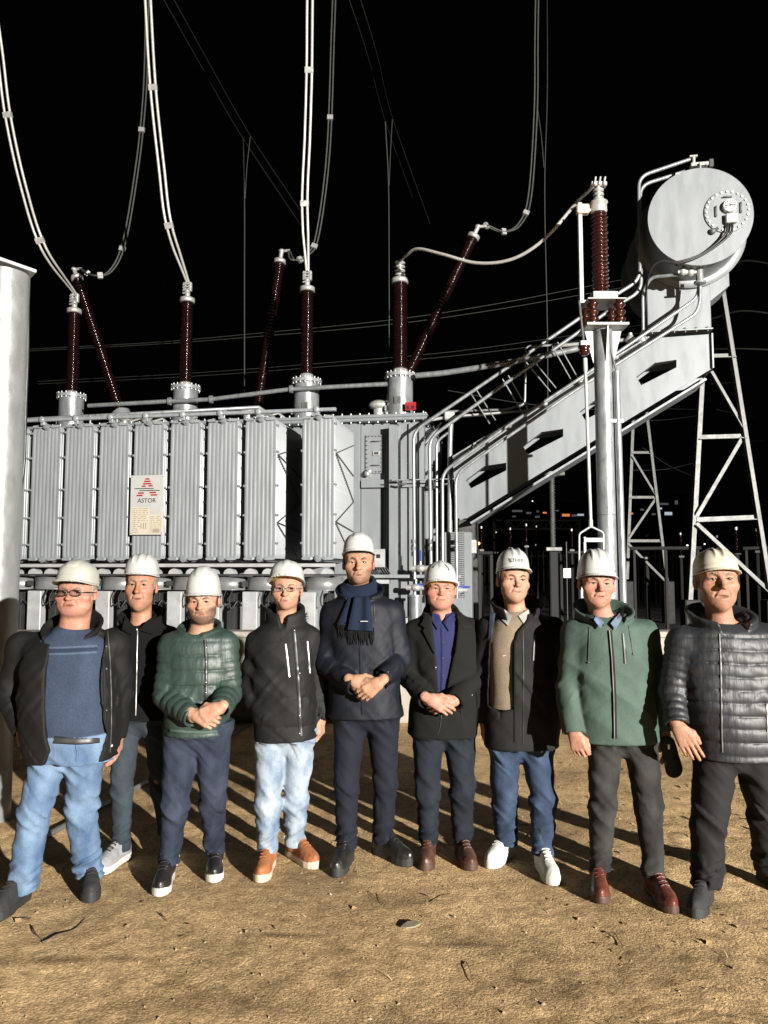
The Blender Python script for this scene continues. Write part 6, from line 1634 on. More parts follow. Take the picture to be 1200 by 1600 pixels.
    if op:
        o_ = np.array([(W(0, py)[2], P(xl, py, Y0 - 0.15).x, P(xr, py, Y0 - 0.15).x) for py, xl, xr in sorted(op, reverse=True)])
        def opening(x, y, z):
            xl = np.interp(z, o_[:, 0], o_[:, 1]); xr = np.interp(z, o_[:, 0], o_[:, 2])
            d = np.maximum(np.maximum(xl - x, x - xr), y - (Y0 - 0.01)); return np.maximum(d, o_[0, 0] - z).astype(f32)
        Jf.cut(opening, k=0.012)
    # neck hole, then collar
    Jf.cut(cone(neck_b + V((0, -0.012, -0.03)), neck_b + V((0, -0.03, 0.16)), nr + 0.008, nr + 0.03), k=0.008)
    co = jk.get('collar')
    if co:
        a_, b_, h_, th, gap, fl, sl_ = co.get('a', 0.075), co.get('b', 0.078), co['h'], co.get('t', 0.008), co.get('gap', 0.02), co.get('flare', 0.3), co.get('slope', 0.35)
        c0 = neck_b + V((co.get('dx', 0), 0.008 + co.get('dy', 0), co.get('dz', -0.035)))
        cf = folds(c['seed'] + 8, (26, 26, 18), 3, 0.2)
        def collar(x, y, z):
            X, Y_, Z = x - c0[0], y - c0[1], z - c0[2]; zz = Z - sl_*Y_
            sc = 1 + fl*np.clip(zz, 0, 0.2)/0.1
            q = (np.sqrt((X/(a_*sc))**2 + (Y_/(b_*sc))**2) - 1)*(a_*sc)
            d = -smin(-(np.abs(q) - th - co.get('fat', 0)*np.sin(np.clip(zz/h_, 0, 1)*pi)), -np.maximum(zz - h_, -0.02 - zz), 0.012)
            gp = gap + co.get('vee', 0.5)*np.clip(zz, 0, 0.2)
            d = np.maximum(d, -np.maximum(np.abs(X - co.get('gx', 0)) - gp, Y_))
            return d - 0.0022*cf(x, y, z)
        Jf.add(collar, k=0.012)
    me, _ = surface(Jf, 'jacket'); dr = Drape(me); jo = place(part('jacket', me, jk['m']))
    if 'yoke' in jk:
        me.materials.append(jk['yoke'][1]); zy = W(0, jk['yoke'][0])[2] - org[2]
        zz = np.empty(len(me.vertices)*3, f32); me.vertices.foreach_get('co', zz); zz = zz.reshape(-1, 3); lp__ = np.empty(len(me.loops), np.int32); me.loops.foreach_get('vertex_index', lp__)
        me.polygons.foreach_set('material_index', (zz[lp__.reshape(-1, 4)].mean(1)[:, 2] > zy - 0.16*np.abs(zz[lp__.reshape(-1, 4)].mean(1)[:, 0] - (R_.at(W(0, jk['yoke'][0])[2])[0] - org[0])) + 0.012).astype(np.int32))
    # ------------------------------------------------ shirt or sweater in the opening
    sw = c.get('sweater')
    ds = None
    if sw:
        if 'torso' in sw:
            rw = []
            for py, xl, xr, b in sw['torso']:
                a, d = W(xl, py), W(xr, py); rw.append(((a[2] + d[2])/2, (a[0] + d[0])/2, Y0 + c.get('tdy', 0), (d[0] - a[0])/2, b))
            R2 = Rows(rw); gr = 0
        else: R2 = R_; gr = -0.022
        zl = W(0, sw['hem'])[2]
        Wf = Field(ax_([(lo[0], hi[0], 0.0075)]), ax_([(lo[1], hi[1], 0.0075)]), ax_([(zl - 0.03, neck_b[2] + 0.06, 0.0065)]))
        Wf.add(R2.fn(gr)); ff = folds(c['seed'] + 9, (18, 18, 26), 4, 0.3); ff2 = folds(c['seed'] + 19, (8, 8, 60), 3, 0.4)
        for s_, e_, w_ in arms: Wf.cone(neck_b + V((0, 0.02, -0.03)), s_ + V((0, 0, -0.05)), 0.06, 0.05, 0.04)
        Wf.cone(neck_b + V((0, 0.0, -0.09)), neck_b + V((0, -0.004, sw.get('top', -0.030))), 0.085, nr + 0.014, 0.03)
        Wf.bump(lambda x, y, z: -(0.0035*ff(x, y, z) + 0.003*ff2(x, y, z)*np.clip((zl + 0.2 - z)/0.2, 0.15, 1)))
        Wf.D = np.maximum(Wf.D, (zl - Wf.ax[2])[None, None, :])
        if sw.get('vee'):
            vx, vz, vw = sw['vee']; v0 = neck_b + V((0, 0, -vz))
            Wf.cut(lambda x, y, z: np.maximum(np.maximum(np.abs(x - v0[0] - vx) - vw*np.clip((z - v0[2])/vz, 0, 2), v0[2] - z), y - Y0), k=0.006)
        me, _ = surface(Wf, sw.get('name', 'sweater')); ds = Drape(me); so_ = place(part(sw.get('name', 'sweater'), me, sw['m'])); c['_sw'] = so_
    c['_'] = dict(root=root, place=place, part=part, drape=dr, sdrape=ds, Y0=Y0, jacket=jo, head=hd, W=W, body=body, helm=helm, hloc=(hc, Rh, rx, ry, hh), neck=neck_b, org=org, trous=trous, tdrape=dt)
    return c['_']

def spectacles(ctx, m, half=0.0245, hgt=0.016, r=0.0022, zc=0.004, rim=True):
    hd = ctx['head']; W_ = hd.w
    g = bpy.data.objects.new('spectacles', None); COL.objects.link(g); g.parent = ctx['root']
    for s_ in (-1, 1):
        ring = []
        for k in range(20):
            a = 2*pi*k/20; ca, sa = cos(a), sin(a); n = 3.2
            x = half*np.sign(ca)*abs(ca)**(2/n); z = hgt*np.sign(sa)*abs(sa)**(2/n)
            ring.append(Vector(W_((s_*0.0325 + x, -0.112 + 0.10*abs(x + 0.0325*0)*(0.3 if s_*x > 0 else 0.05), zc + z)) - ctx['org']))
        b = MB(); b.tube(ring + [ring[0], ring[1]], r if rim else r*0.55, 6); obj('rim', b, m, g)
        b = MB(); b.add(ring + [p + Vector((0, 0.0015, 0)) for p in ring], [tuple(range(20)), tuple(range(39, 19, -1))]); obj('lens', b, 'lens', g)
        b = MB(); b.tube([Vector(W_(p) - ctx['org']) for p in ((s_*(0.0325 + half), -0.109, zc + 0.006), (s_*0.080, -0.095, zc + 0.006), (s_*0.088, -0.03, zc + 0.003), (s_*0.088, 0.01, zc + 0.002))], r*0.9, 6); obj('temple', b, m, g)
    b = MB(); b.tube([Vector(W_(p) - ctx['org']) for p in ((-0.009, -0.111, zc + 0.004), (0, -0.114, zc + 0.007), (0.009, -0.111, zc + 0.004))], r*0.9, 6); obj('bridge', b, m, g)

SKIN = {k: skin_mat('skin_' + k, b, l, bl, bd) for k, (b, l, bl, bd) in dict(
    ruddy=((0.36, 0.185, 0.125), (0.23, 0.070, 0.058), (0.37, 0.125, 0.09), (0.10, 0.07, 0.055)),
    fair=((0.37, 0.21, 0.135), (0.22, 0.078, 0.062), (0.36, 0.155, 0.105), (0.05, 0.03, 0.02)),
    olive=((0.33, 0.185, 0.11), (0.20, 0.075, 0.055), (0.33, 0.145, 0.09), (0.035, 0.022, 0.016)),
    tan=((0.31, 0.165, 0.10), (0.19, 0.068, 0.050), (0.31, 0.125, 0.08), (0.09, 0.06, 0.045))).items()}
CL = dict(
    parka=cloth('black_parka_cloth', (0.011, 0.011, 0.010), 0.75, 300, 0.15, 0.3, 10, (1, 1, 0.5), 0.28),
    knit=cloth('slate_blue_knit', (0.048, 0.068, 0.112), 0.95, 260, 0.6, 0.25, 8, (1, 1, 1.2), 0.15, sheen=0.2),
    knit_stripe=cloth('pale_blue_knit_stripe', (0.085, 0.115, 0.18), 0.95, 260, 0.5, 0.1),
    knit_dark=cloth('dark_blue_knit_stripe', (0.030, 0.045, 0.085), 0.95, 260, 0.5, 0.1),
    jean_light=cloth('light_blue_denim', (0.085, 0.155, 0.29), 0.88, 500, 0.35, 0.5, 13, (1, 1, 0.6), 0.2, wash=(0.22, 0.32, 0.46)),
    wool_black=cloth('black_wool', (0.0055, 0.0055, 0.006), 0.95, 350, 0.4, 0.3, 8),
    jean_grey=cloth('grey_teal_denim', (0.030, 0.042, 0.056), 0.9, 500, 0.3, 0.4, 13, wash=(0.062, 0.082, 0.100)),
    green_puff=cloth('green_quilted_nylon', (0.040, 0.070, 0.058), 0.5, 500, 0.05, 0.55, 22, (1, 1, 0.3), 0.45, var=0.1),
    jean_indigo=cloth('dark_indigo_denim', (0.022, 0.030, 0.056), 0.88, 500, 0.35, 0.45, 13, wash=(0.060, 0.075, 0.12)),
    black_puff=cloth('black_quilted_nylon', (0.012, 0.012, 0.012), 0.75, 500, 0.08, 0.3, 18, (1, 1, 0.5), 0.32),
    jean_bleach=cloth('bleached_denim', (0.17, 0.26, 0.40), 0.88, 500, 0.35, 0.5, 16, wash=(0.50, 0.57, 0.64), var=0.25),
    navy_nylon=cloth('navy_nylon', (0.010, 0.014, 0.027), 0.65, 500, 0.1, 0.3, 13, (1, 1, 0.6), 0.25),
    navy_twill=cloth('navy_twill', (0.014, 0.017, 0.034), 0.85, 450, 0.3, 0.4, 13, spec=0.25),
    scarf=cloth('navy_wool_scarf', (0.012, 0.024, 0.056), 0.95, 300, 0.5, 0.3, 12, sheen=0.2),
    blazer=cloth('charcoal_wool', (0.017, 0.018, 0.015), 0.95, 350, 0.45, 0.25, 9, sheen=0.1),
    shirt_blue=cloth('blue_violet_shirt', (0.026, 0.031, 0.115), 0.8, 500, 0.2, 0.5, 13, (1, 1, 0.35)),
    navy_denim=cloth('blue_black_denim', (0.013, 0.019, 0.031), 0.88, 450, 0.3, 0.4, 13, wash=(0.028, 0.038, 0.055)),
    softshell=cloth('charcoal_softshell', (0.022, 0.022, 0.022), 0.8, 450, 0.25, 0.35, 9),
    beige=cloth('beige_brown_knit', (0.27, 0.215, 0.155), 0.95, 300, 0.5, 0.3, 9),
    white_cloth=cloth('white_shirt_cloth', (0.42, 0.42, 0.40), 0.85, 500, 0.15, 0.3),
    jean_blue=cloth('mid_blue_denim', (0.024, 0.042, 0.090), 0.88, 500, 0.35, 0.45, 13, wash=(0.060, 0.092, 0.165)),
    green_shell=cloth('green_shell_cloth', (0.070, 0.112, 0.091), 0.72, 450, 0.12, 0.4, 12, (1, 1, 0.5), 0.22),
    jean_char=cloth('charcoal_denim', (0.024, 0.024, 0.025), 0.88, 500, 0.35, 0.4, 9, wash=(0.075, 0.073, 0.070)),
    blue_knit=cloth('blue_knit', (0.04, 0.07, 0.14), 0.95, 300, 0.5, 0.3),
    grey_puff=cloth('dark_grey_quilted_nylon', (0.034, 0.037, 0.044), 0.52, 500, 0.05, 0.5, 24, (1, 1, 0.28), 0.45),
    trouser_char=cloth('charcoal_trouser_cloth', (0.026, 0.026, 0.027), 0.85, 450, 0.25, 0.35, 11, (1, 1, 0.5)),
)
M['leather_black'] = mat('black_leather', (0.012, 0.012, 0.012), 0.38, 0, 0.25, 25, 0.15, 120)
M['suede_black'] = mat('black_suede', (0.013, 0.013, 0.014), 0.85, 0, 0.25, 25, 0.2, 150)
M['leather_tan'] = mat('tan_suede', (0.24, 0.085, 0.028), 0.75, 0, 0.22, 22, 0.2, 140)
M['leather_brown'] = mat('dark_brown_leather', (0.060, 0.026, 0.018), 0.4, 0, 0.3, 22, 0.15, 120)
M['leather_oxblood'] = mat('oxblood_leather', (0.085, 0.024, 0.016), 0.32, 0, 0.3, 18, 0.15, 100)
M['leather_white'] = mat('white_leather', (0.47, 0.47, 0.44), 0.5, 0, 0.06, 20, 0.1, 100)
M['mesh_grey'] = mat('grey_trainer_mesh', (0.20, 0.20, 0.21), 0.8, 0, 0.2, 40, 0.3, 200)
M['sole_black'] = mat('black_rubber_sole', (0.014, 0.014, 0.014), 0.7, 0, 0.2, 20)
M['sole_white'] = mat('white_rubber_sole', (0.42, 0.41, 0.38), 0.6, 0, 0.1, 20)
M['sole_gum'] = mat('cream_rubber_sole', (0.40, 0.34, 0.25), 0.6, 0, 0.1, 20)
M['sole_brown'] = mat('brown_leather_sole', (0.05, 0.025, 0.018), 0.6, 0, 0.2, 20)
M['frame_black'] = mat('black_spectacle_frame', (0.02, 0.014, 0.013), 0.25, 0, 0.1, 20)
M['frame_steel'] = mat('steel_spectacle_frame', (0.20, 0.19, 0.18), 0.3, 0.7, 0.1, 20)
M['horn'] = mat('dark_button', (0.03, 0.03, 0.03), 0.3, 0, 0.1, 20)
M['reddish'] = cloth('dark_red_cloth', (0.06, 0.012, 0.018))

def zipper(ctx, pix, wid, m='dark', label=None, teeth=None, name='zip', drape=None, parent=None, off=0.0008):
    d = drape or ctx['drape']; b = d.strip(pix, wid, ctx['Y0'] - 0.15, off)
    o = ctx['place'](ctx['part'](name, b, m, parent if parent is not None else ctx['jacket']))
    if teeth: ctx['place'](ctx['part']('zip_teeth', d.strip(pix, wid*teeth[0], ctx['Y0'] - 0.15, off + 0.0025, 0.0015), teeth[1], o if parent is None else parent))
    return o
def patch(ctx, name, quad, m, nu=8, nv=8, off=0.004, thick=0.005, drape=None, parent=None, lift=None):
    b = (drape or ctx['drape']).patch(quad, nu, nv, ctx['Y0'] - 0.15, off, thick, lift)
    return ctx['place'](ctx['part'](name, b, m, parent if parent is not None else ctx['jacket']))
def snap(ctx, px, py, r=0.006, m='zip_metal', name='snap_button', drape=None, parent=None):
    p, n_, ok = (drape or ctx['drape']).hit(px, py, ctx['Y0'] - 0.15); n_ = (CAM - p).normalized()
    b = MB(); b.lathe(p - n_*0.001, p + n_, [(0, r), (0.004, r), (0.006, r*0.7), (0.0065, r*0.1)], 10)
    return ctx['place'](ctx['part'](name, b, m, parent if parent is not None else ctx['jacket']))
def on_helmet(ctx, u, v):
    """point on the helmet dome: u = sideways angle, v = height angle; returns point, normal"""
    hc, R, rx, ry, hh = ctx['hloc']; n = 2.45
    d = V((sin(u)*cos(v), -cos(u)*cos(v), sin(v)))
    k = ((abs(d[0])/rx)**n + (abs(d[1])/ry)**n + (abs(d[2])/hh)**n)**(-1/n)
    return hc + R @ (d*k), R @ norm((d[0]/rx**2, d[1]/ry**2, d[2]/hh**2))
def helmet_text(ctx, txt, size, u0, v0, m, du=1.0):
    tm = text_mesh(txt, size, 0.0004, 0.0004); hc, R, rx, ry, hh = ctx['hloc']
    for v in tm.vertices:
        p, n_ = on_helmet(ctx, u0 + v.co.x/(ry*0.93), v0 + v.co.y/(hh*0.98)); v.co = Vector(p + n_*(0.0016 + v.co.z) - ctx['org'])
    ctx['part']('lettering', tm, m, ctx['helm'])
Z_ = (0, 0, 0)
DN = (0, -0.15, -1); BK = (0, -1, 0.1)

# ---- 1: far left, blue jumper ---------------------------------------------------------
c1 = dict(seed=11, label='heavy man with spectacles in open black parka over slate blue jumper and light jeans',
    feet=[(16, 1418, -6), (142, 1390, 20)], eyes=(110, 925), chin=960, face=59, head=dict(yaw=-0.06, pitch=-0.03, jaw=1.15, fat=0.9, nose=1.05), skin=SKIN['ruddy'], hair='hair_grey', neck=(112, 985), neck_r=0.074,
    torso=[(990, 82, 146, .09), (1003, 50, 170, .13), (1040, 38, 181, .180), (1090, 36, 186, .208), (1140, 38, 186, .210), (1184, 42, 180, .190)],
    arms=[dict(s=(34, 1012, .02), e=(17, 1085, .05), w=(38, 1142, -.04)), dict(s=(178, 1010, .04), e=(187, 1085, .10), w=(178, 1150, .08))],
    hands=[dict(w=(34, 1139, -.05), f=(0.25, 0.1, -1), u=(-.2, -1, 0), side=-1, c=(.6, .6, .6, .6), s=0.95), dict(w=(186, 1145, .08), f=(0, -.2, -1), u=(1, 0, 0), side=1)],
    legs=[((82, 1170), (54, 1268), (24, 1380)), ((132, 1170), (128, 1268), (134, 1360))], waist=1140,
    trousers=dict(r=(0.100, 0.080, 0.082), m=CL['jean_light'], fold=1.1, hem=0.05), shoes=dict(m='suede_black', sm='sole_black', sole=0.032, boot=0.02, h=1.05),
    helmet=dict(top=878, brim=907, w=63, m='helmet_grey', style=3, peak=0.035, pitch=-0.05),
    jacket=dict(m=CL['parka'], arm_r=(0.076, 0.072, 0.056), fold=0.0065, ff=(16, 16, 20), hem_slope=0.0,
        open=[(985, 84, 146), (1000, 76, 150), (1040, 74, 152), (1090, 76, 155), (1140, 80, 160), (1160, 84, 156), (1186, 72, 148)], collar=dict(h=0.075, gap=0.075, flare=0.5, t=0.012, vee=0.4, a=0.105, b=0.10, dz=-0.045, slope=0.55)),
    sweater=dict(torso=[(985, 88, 140, .075), (1000, 60, 166, .12), (1040, 58, 172, .16), (1085, 56, 178, .190), (1120, 58, 178, .195), (1147, 64, 172, .185)], hem=1147, m=CL['knit'], name='jumper'))
x = build_person(c1); spectacles(x, 'frame_black', 0.0255, 0.0165, 0.0024)
for py, m_, w_ in ((1011, 'knit_stripe', .012), (1016, 'knit_dark', .014), (1021, 'knit_stripe', .012)):
    zipper(x, [(76, py + 1), (95, py + 1), (115, py), (135, py - 1), (152, py - 2)], w_, CL[m_], name='jumper_stripe', drape=x['sdrape'], parent=c1['_sw'], off=0.0005)
zipper(x, [(168, 985), (172, 1030), (174, 1090), (174, 1140), (172, 1176)], 0.010, 'dark', teeth=(0.4, 'darksteel'))
zipper(x, [(160, 1000), (163, 1060), (164, 1120), (163, 1175)], 0.014, CL['parka'], name='placket')
for py in (1010, 1045, 1110): snap(x, 166, py, 0.007, 'horn')
snap(x, 75, 1052, 0.007, 'horn'); snap(x, 174, 1165, 0.008)
zipper(x, [(84, 1156), (100, 1157), (120, 1158), (140, 1157), (156, 1155)], 0.034, 'dark', name='belt', drape=x['tdrape'], parent=x['trous'])
zipper(x, [(119, 1160), (121, 1175), (120, 1190)], 0.012, CL['jean_light'], name='fly', drape=x['tdrape'], parent=x['trous'])

# ---- 2: behind, black wool jacket -------------------------------------------------------
c2 = dict(seed=22, label='man in black zipped wool jacket, half hidden behind the bearded man in green',
    feet=[(177, 1350, -14), (268, 1338, 12)], eyes=(216, 913), chin=951, face=48, head=dict(yaw=0.10, pitch=0.0, roll=0.03, jaw=1.0, fat=0.25, nose=1.08), skin=SKIN['tan'], hair='hair_grey', neck=(220, 972), sideburn=-0.02, beard=0.12,
    torso=[(975, 196, 246, .08), (987, 178, 264, .12), (1020, 174, 272, .145), (1060, 176, 272, .15), (1122, 178, 268, .15)],
    arms=[dict(s=(174, 1003, .0), e=(166, 1075, .04), w=(172, 1140, .02)), dict(s=(266, 1000, .0), e=(278, 1075, .04), w=(274, 1140, .02))],
    hands=[dict(w=(172, 1138, .02), f=DN, u=(-1, 0, 0), side=-1), dict(w=(274, 1138, .02), f=DN, u=(1, 0, 0), side=1)],
    legs=[((198, 1125), (190, 1232), (184, 1325)), ((246, 1125), (252, 1230), (266, 1320))], waist=1105,
    trousers=dict(r=(0.086, 0.064, 0.056), m=CL['jean_grey'], fold=0.9), shoes=dict(m='mesh_grey', sm='sole_white', lm='dark'),
    helmet=dict(top=867, brim=894, w=55, m='helmet_white', style=2, peak=0.035),
    jacket=dict(m=CL['wool_black'], arm_r=(0.070, 0.064, 0.052), fold=0.005, collar=dict(h=0.085, gap=0.012, flare=0.5, t=0.013, vee=0.55, a=0.088, b=0.092, slope=0.35)))
x = build_person(c2)
zipper(x, [(215, 985), (214, 1030), (213, 1080), (212, 1118)], 0.010, 'dark', teeth=(0.55, 'zip_metal')); snap(x, 214, 984, 0.007)
patch(x, 'collar_flap', [(196, 962), (214, 984), (206, 992), (190, 984)], CL['wool_black'], 5, 5, 0.010, 0.008); patch(x, 'collar_flap', [(244, 958), (216, 984), (240, 992), (252, 980)], CL['wool_black'], 5, 5, 0.010, 0.008)

# ---- 3: green quilted jacket, beard ------------------------------------------------------
c3 = dict(seed=33, label='bearded man with clasped hands in a shiny green quilted jacket and dark blue jeans',
    feet=[(257, 1380, 6), (336, 1360, 10)], eyes=(313, 940), chin=973, face=50, head=dict(yaw=0.02, pitch=0.06, roll=-0.03, jaw=1.08, fat=0.4, nose=1.05, mouth_open=0.5), skin=SKIN['fair'], hair='hair_dark', beard=1.0, neck=(311, 990), neck_r=0.062, look=(0, 0.1), sideburn=-0.045,
    torso=[(985, 286, 340, .08), (996, 266, 356, .12), (1030, 256, 361, .14), (1075, 257, 360, .15), (1115, 258, 358, .155), (1146, 261, 356, .145)],
    arms=[dict(s=(267, 1012, -.01), e=(259, 1086, -.06), w=(302, 1121, -.225)), dict(s=(352, 1008, -.01), e=(358, 1082, -.06), w=(344, 1108, -.235))],
    hands=[dict(w=(305, 1116, -.245), f=(.9, -.22, -.35), u=(0, -1, 0.25), side=-1, c=(.85, .9, .95, 1.0), s=0.98, th=0.6), dict(w=(341, 1106, -.255), f=(-.85, -.10, -.45), u=(0.1, -1, 0.2), side=1, c=(.5, .55, .6, .65), s=0.98, th=0.9)],
    legs=[((284, 1150), (274, 1262), (258, 1360)), ((334, 1150), (332, 1255), (335, 1342))], waist=1125,
    trousers=dict(r=(0.097, 0.076, 0.058), m=CL['jean_indigo'], fold=1.0, hem=0.075), shoes=dict(m='leather_black', sm='sole_white', label=True),
    helmet=dict(top=890, brim=926, w=56, m='helmet_white', style=3, peak=0.03, pitch=0.0),
    jacket=dict(m=CL['green_puff'], arm_r=(0.074, 0.069, 0.052), quilt=(0.078, 0.012), fold=0.003, ff=(18, 18, 40), collar=dict(h=0.080, gap=0.014, flare=0.3, t=0.012, vee=0.35, a=0.088, b=0.09), res=0.006))
x = build_person(c3)
zipper(x, [(320, 1000), (322, 1030), (322, 1070), (322, 1100)], 0.016, 'dark'); 
for py in (1012, 1034, 1050, 1066, 1082, 1096): snap(x, 322, py, 0.0045)
zipper(x, [(266, 1140), (290, 1143), (320, 1144), (350, 1140)], 0.022, CL['green_shell'], name='hem_band')

# ---- 4: long black padded coat -----------------------------------------------------------
c4 = dict(seed=44, label='man with thin spectacles in a black padded coat, light bleached jeans and tan trainers',
    feet=[(415, 1360, -3), (472, 1343, 38)], eyes=(446, 919), chin=952, face=48, head=dict(yaw=0.03, pitch=-0.02, jaw=0.95, nose=1.05), skin=SKIN['fair'], hair='hair_grey', neck=(446, 968),
    torso=[(972, 420, 470, .08), (983, 402, 484, .12), (1020, 393, 489, .14), (1070, 392, 492, .15), (1115, 394, 495, .155), (1154, 398, 496, .15)],
    arms=[dict(s=(402, 1008, .0), e=(391, 1080, .0), w=(424, 1122, -.10)), dict(s=(482, 1000, .03), e=(497, 1070, .08), w=(501, 1128, .06))],
    hands=[dict(w=(424, 1120, -.08), f=(.8, .5, -.4), u=(0, -1, 0), side=-1), dict(w=(501, 1122, .06), f=(0, -.15, -1), u=(1, -.3, 0), side=1, c=(.9, .9, .9, .9))],
    legs=[((424, 1150), (418, 1255), (416, 1335)), ((468, 1150), (462, 1250), (465, 1322))], waist=1135,
    trousers=dict(r=(0.092, 0.074, 0.068), m=CL['jean_bleach'], fold=1.1, hem=0.07), shoes=dict(m='leather_tan', sm='sole_gum'),
    helmet=dict(top=878, brim=904, w=58, m='helmet_white', style=0, peak=0.045, pitch=-0.18, band='yellow', band_z=0.004),
    jacket=dict(m=CL['black_puff'], arm_r=(0.072, 0.068, 0.058), quilt=(0.155, 0.010), fold=0.0055, ff=(18, 18, 26), hem_slope=0.05, collar=dict(h=0.095, gap=0.006, flare=0.12, t=0.015, vee=0.22, fat=0.006, a=0.086, b=0.09, dz=-0.03)))
x = build_person(c4); spectacles(x, 'frame_steel', 0.0235, 0.0125, 0.0016)
zipper(x, [(459, 984), (462, 1020), (466, 1070), (468, 1120), (470, 1150)], 0.024, 'dark', name='placket')
for py in (985, 1052, 1118, 1146): snap(x, 468 if py > 1000 else 460, py, 0.0045)
zipper(x, [(446, 1006), (449, 1030), (452, 1058)], 0.013, 'zip_metal'); zipper(x, [(480, 1002), (482, 1025), (484, 1052)], 0.013, 'zip_metal')
b = MB(); p0 = Vector(x['neck'])
rs = np.random.RandomState(4)
for k in range(220):   # fur trim on the hood behind the collar
    a = rs.rand()*2.6 - 1.3; q = p0 + Vector((sin(a + 0.5)*0.11, 0.02 + 0.05*cos(a)*rs.rand(), 0.0 + 0.05*rs.rand() - 0.02)); d = Vector((rs.randn(), rs.randn() - 0.4, rs.randn()*0.6 + 0.4)).normalized()*0.022
    b.tube([q, q + d], [0.0022, 0.0006], 4, cap=False)
x['place'](x['part']('fur_trim', b, 'dark', x['jacket'], kind='stuff'))

# ---- 5: tallest, navy coat and scarf --------------------------------------------------------
c5 = dict(seed=55, label='tallest man in a navy coat with a fringed blue scarf, hands crossed in front',
    feet=[(536, 1352, -12), (612, 1340, 42)], eyes=(560, 878), chin=912, face=49, head=dict(yaw=0.02, pitch=0.0, jaw=0.98, nose=1.12), skin=SKIN['olive'], hair='hair_dark', beard=0.6, neck=(562, 926), sideburn=-0.035, hairline=0.062, hair_t=0.007,
    torso=[(930, 538, 588, .085), (943, 518, 614, .13), (980, 510, 622, .155), (1030, 512, 622, .165), (1075, 512, 626, .17), (1119, 512, 630, .165)],
    arms=[dict(s=(520, 962, .0), e=(511, 1036, -.03), w=(556, 1072, -.225)), dict(s=(613, 960, .0), e=(624, 1032, -.03), w=(592, 1066, -.235))],
    hands=[dict(w=(552, 1063, -.24), f=(.85, -.12, -.28), u=(0, -1, .3), side=-1, c=(.4, .5, .6, .7), s=1.0, th=0.3), dict(w=(593, 1066, -.265), f=(-.72, -.05, -.55), u=(0.15, -1, .25), side=1, c=(.55, .6, .6, .65), s=1.02, th=0.3)],
    legs=[((546, 1120), (541, 1225), (542, 1325)), ((598, 1120), (602, 1222), (606, 1318))], waist=1100,
    trousers=dict(r=(0.095, 0.073, 0.066), m=CL['navy_twill'], fold=1.0, hem=0.075), shoes=dict(m='leather_black', sm='sole_black', sole=0.03, boot=0.03, h=1.1, len=1.05),
    helmet=dict(top=834, brim=861, w=53, m='helmet_white', style=3, peak=0.035, pitch=-0.10),
    jacket=dict(m=CL['navy_nylon'], arm_r=(0.073, 0.067, 0.055), fold=0.0055, ff=(16, 16, 24), collar=dict(h=0.075, gap=0.03, flare=0.5, t=0.010, vee=0.6, a=0.10, b=0.10, dz=-0.05)))
x = build_person(c5)
zipper(x, [(563, 1005), (564, 1040), (566, 1080), (567, 1117)], 0.018, CL['navy_twill'], name='placket')
zipper(x, [(584, 945), (585, 958), (586, 970)], 0.006, 'dark'); snap(x, 606, 1050, 0.006, 'horn')
patch(x, 'collar_flap', [(588, 916), (576, 936), (594, 936), (600, 922)], CL['navy_nylon'], 5, 5, 0.016, 0.006)
# scarf wrapped round the neck, one end hanging with a fringe
nb = V(x['neck'])
Sf = Field(ax_([(nb[0] - 0.16, nb[0] + 0.16, 0.006)]), ax_([(nb[1] - 0.19, nb[1] + 0.16, 0.006)]), ax_([(nb[2] - 0.13, nb[2] + 0.10, 0.006)]))
def ringfn(c_, R, rz, ry_, tx, tz):
    def fn(x, y, z):
        X, Y_, Z = x - c_[0], y - c_[1], z - c_[2]; Z = Z - tx*X - tz*Y_
        q = np.sqrt(X*X + (Y_*1.05)**2) - R; return (np.sqrt((q/ry_)**2 + (Z/rz)**2) - 1)*ry_
    return fn
Sf.add(ringfn(nb + V((0, -0.006, 0.034)), 0.080, 0.040, 0.022, 0.10, 0.40)); Sf.add(ringfn(nb + V((0, -0.014, -0.014)), 0.095, 0.040, 0.024, -0.20, 0.48), k=0.008)
Sf.ell(nb + V((0.012, -0.118, -0.052)), (0.042, 0.028, 0.036), 0.02)
ff = folds(99, (20, 20, 75), 4, 0.55); Sf.bump(lambda x, y, z: -0.0045*ff(x, y, z))
me, _ = surface(Sf, 'scarf'); scf = x['place'](x['part']('scarf', me, CL['scarf']))
pl_ = lambda u, v: 0.010 + 0.010*sin(u*9 + 0.5) + 0.016*(1 - v)
patch(x, 'scarf_tail', [(555, 925), (577, 925), (583, 986), (543, 984)], CL['scarf'], 12, 14, 0.016, 0.010, parent=scf, lift=pl_)
patch(x, 'scarf_tail', [(546, 930), (560, 928), (556, 978), (527, 976)], CL['scarf'], 8, 12, 0.006, 0.008, parent=scf, lift=lambda u, v: 0.006 + 0.006*sin(u*8))
rs = np.random.RandomState(8); fr = MB()
for k in range(44):
    u = k/43; lower = k % 2
    px = (528 + 56*u); py = 975 + (9*min(1, max(0, (px - 540)/6)))
    p, n_, ok = x['drape'].hit(px, py, x['Y0'] - 0.17); t = (CAM - p).normalized()
    q = p + t*0.020; e1 = q + Vector((rs.randn()*0.003, 0.006, -0.045)); e2 = e1 + Vector((rs.randn()*0.005, 0.008, -0.045 + rs.rand()*0.012))
    fr.tube([q + Vector((0, 0, 0.01)), e1, e2], [0.0030, 0.0026, 0.0012], 5, cap=False)
x['place'](x['part']('fringe', fr, 'black_cloth', scf, kind='stuff'))
zipper(x, [(563, 971), (569, 970.5), (575, 971)], 0.004, 'plate', name='scarf_label', parent=scf, off=0.052)
zipper(x, [(566, 938), (570, 950), (573, 962)], 0.008, 'reddish', name='red_trim', parent=scf, off=0.034)

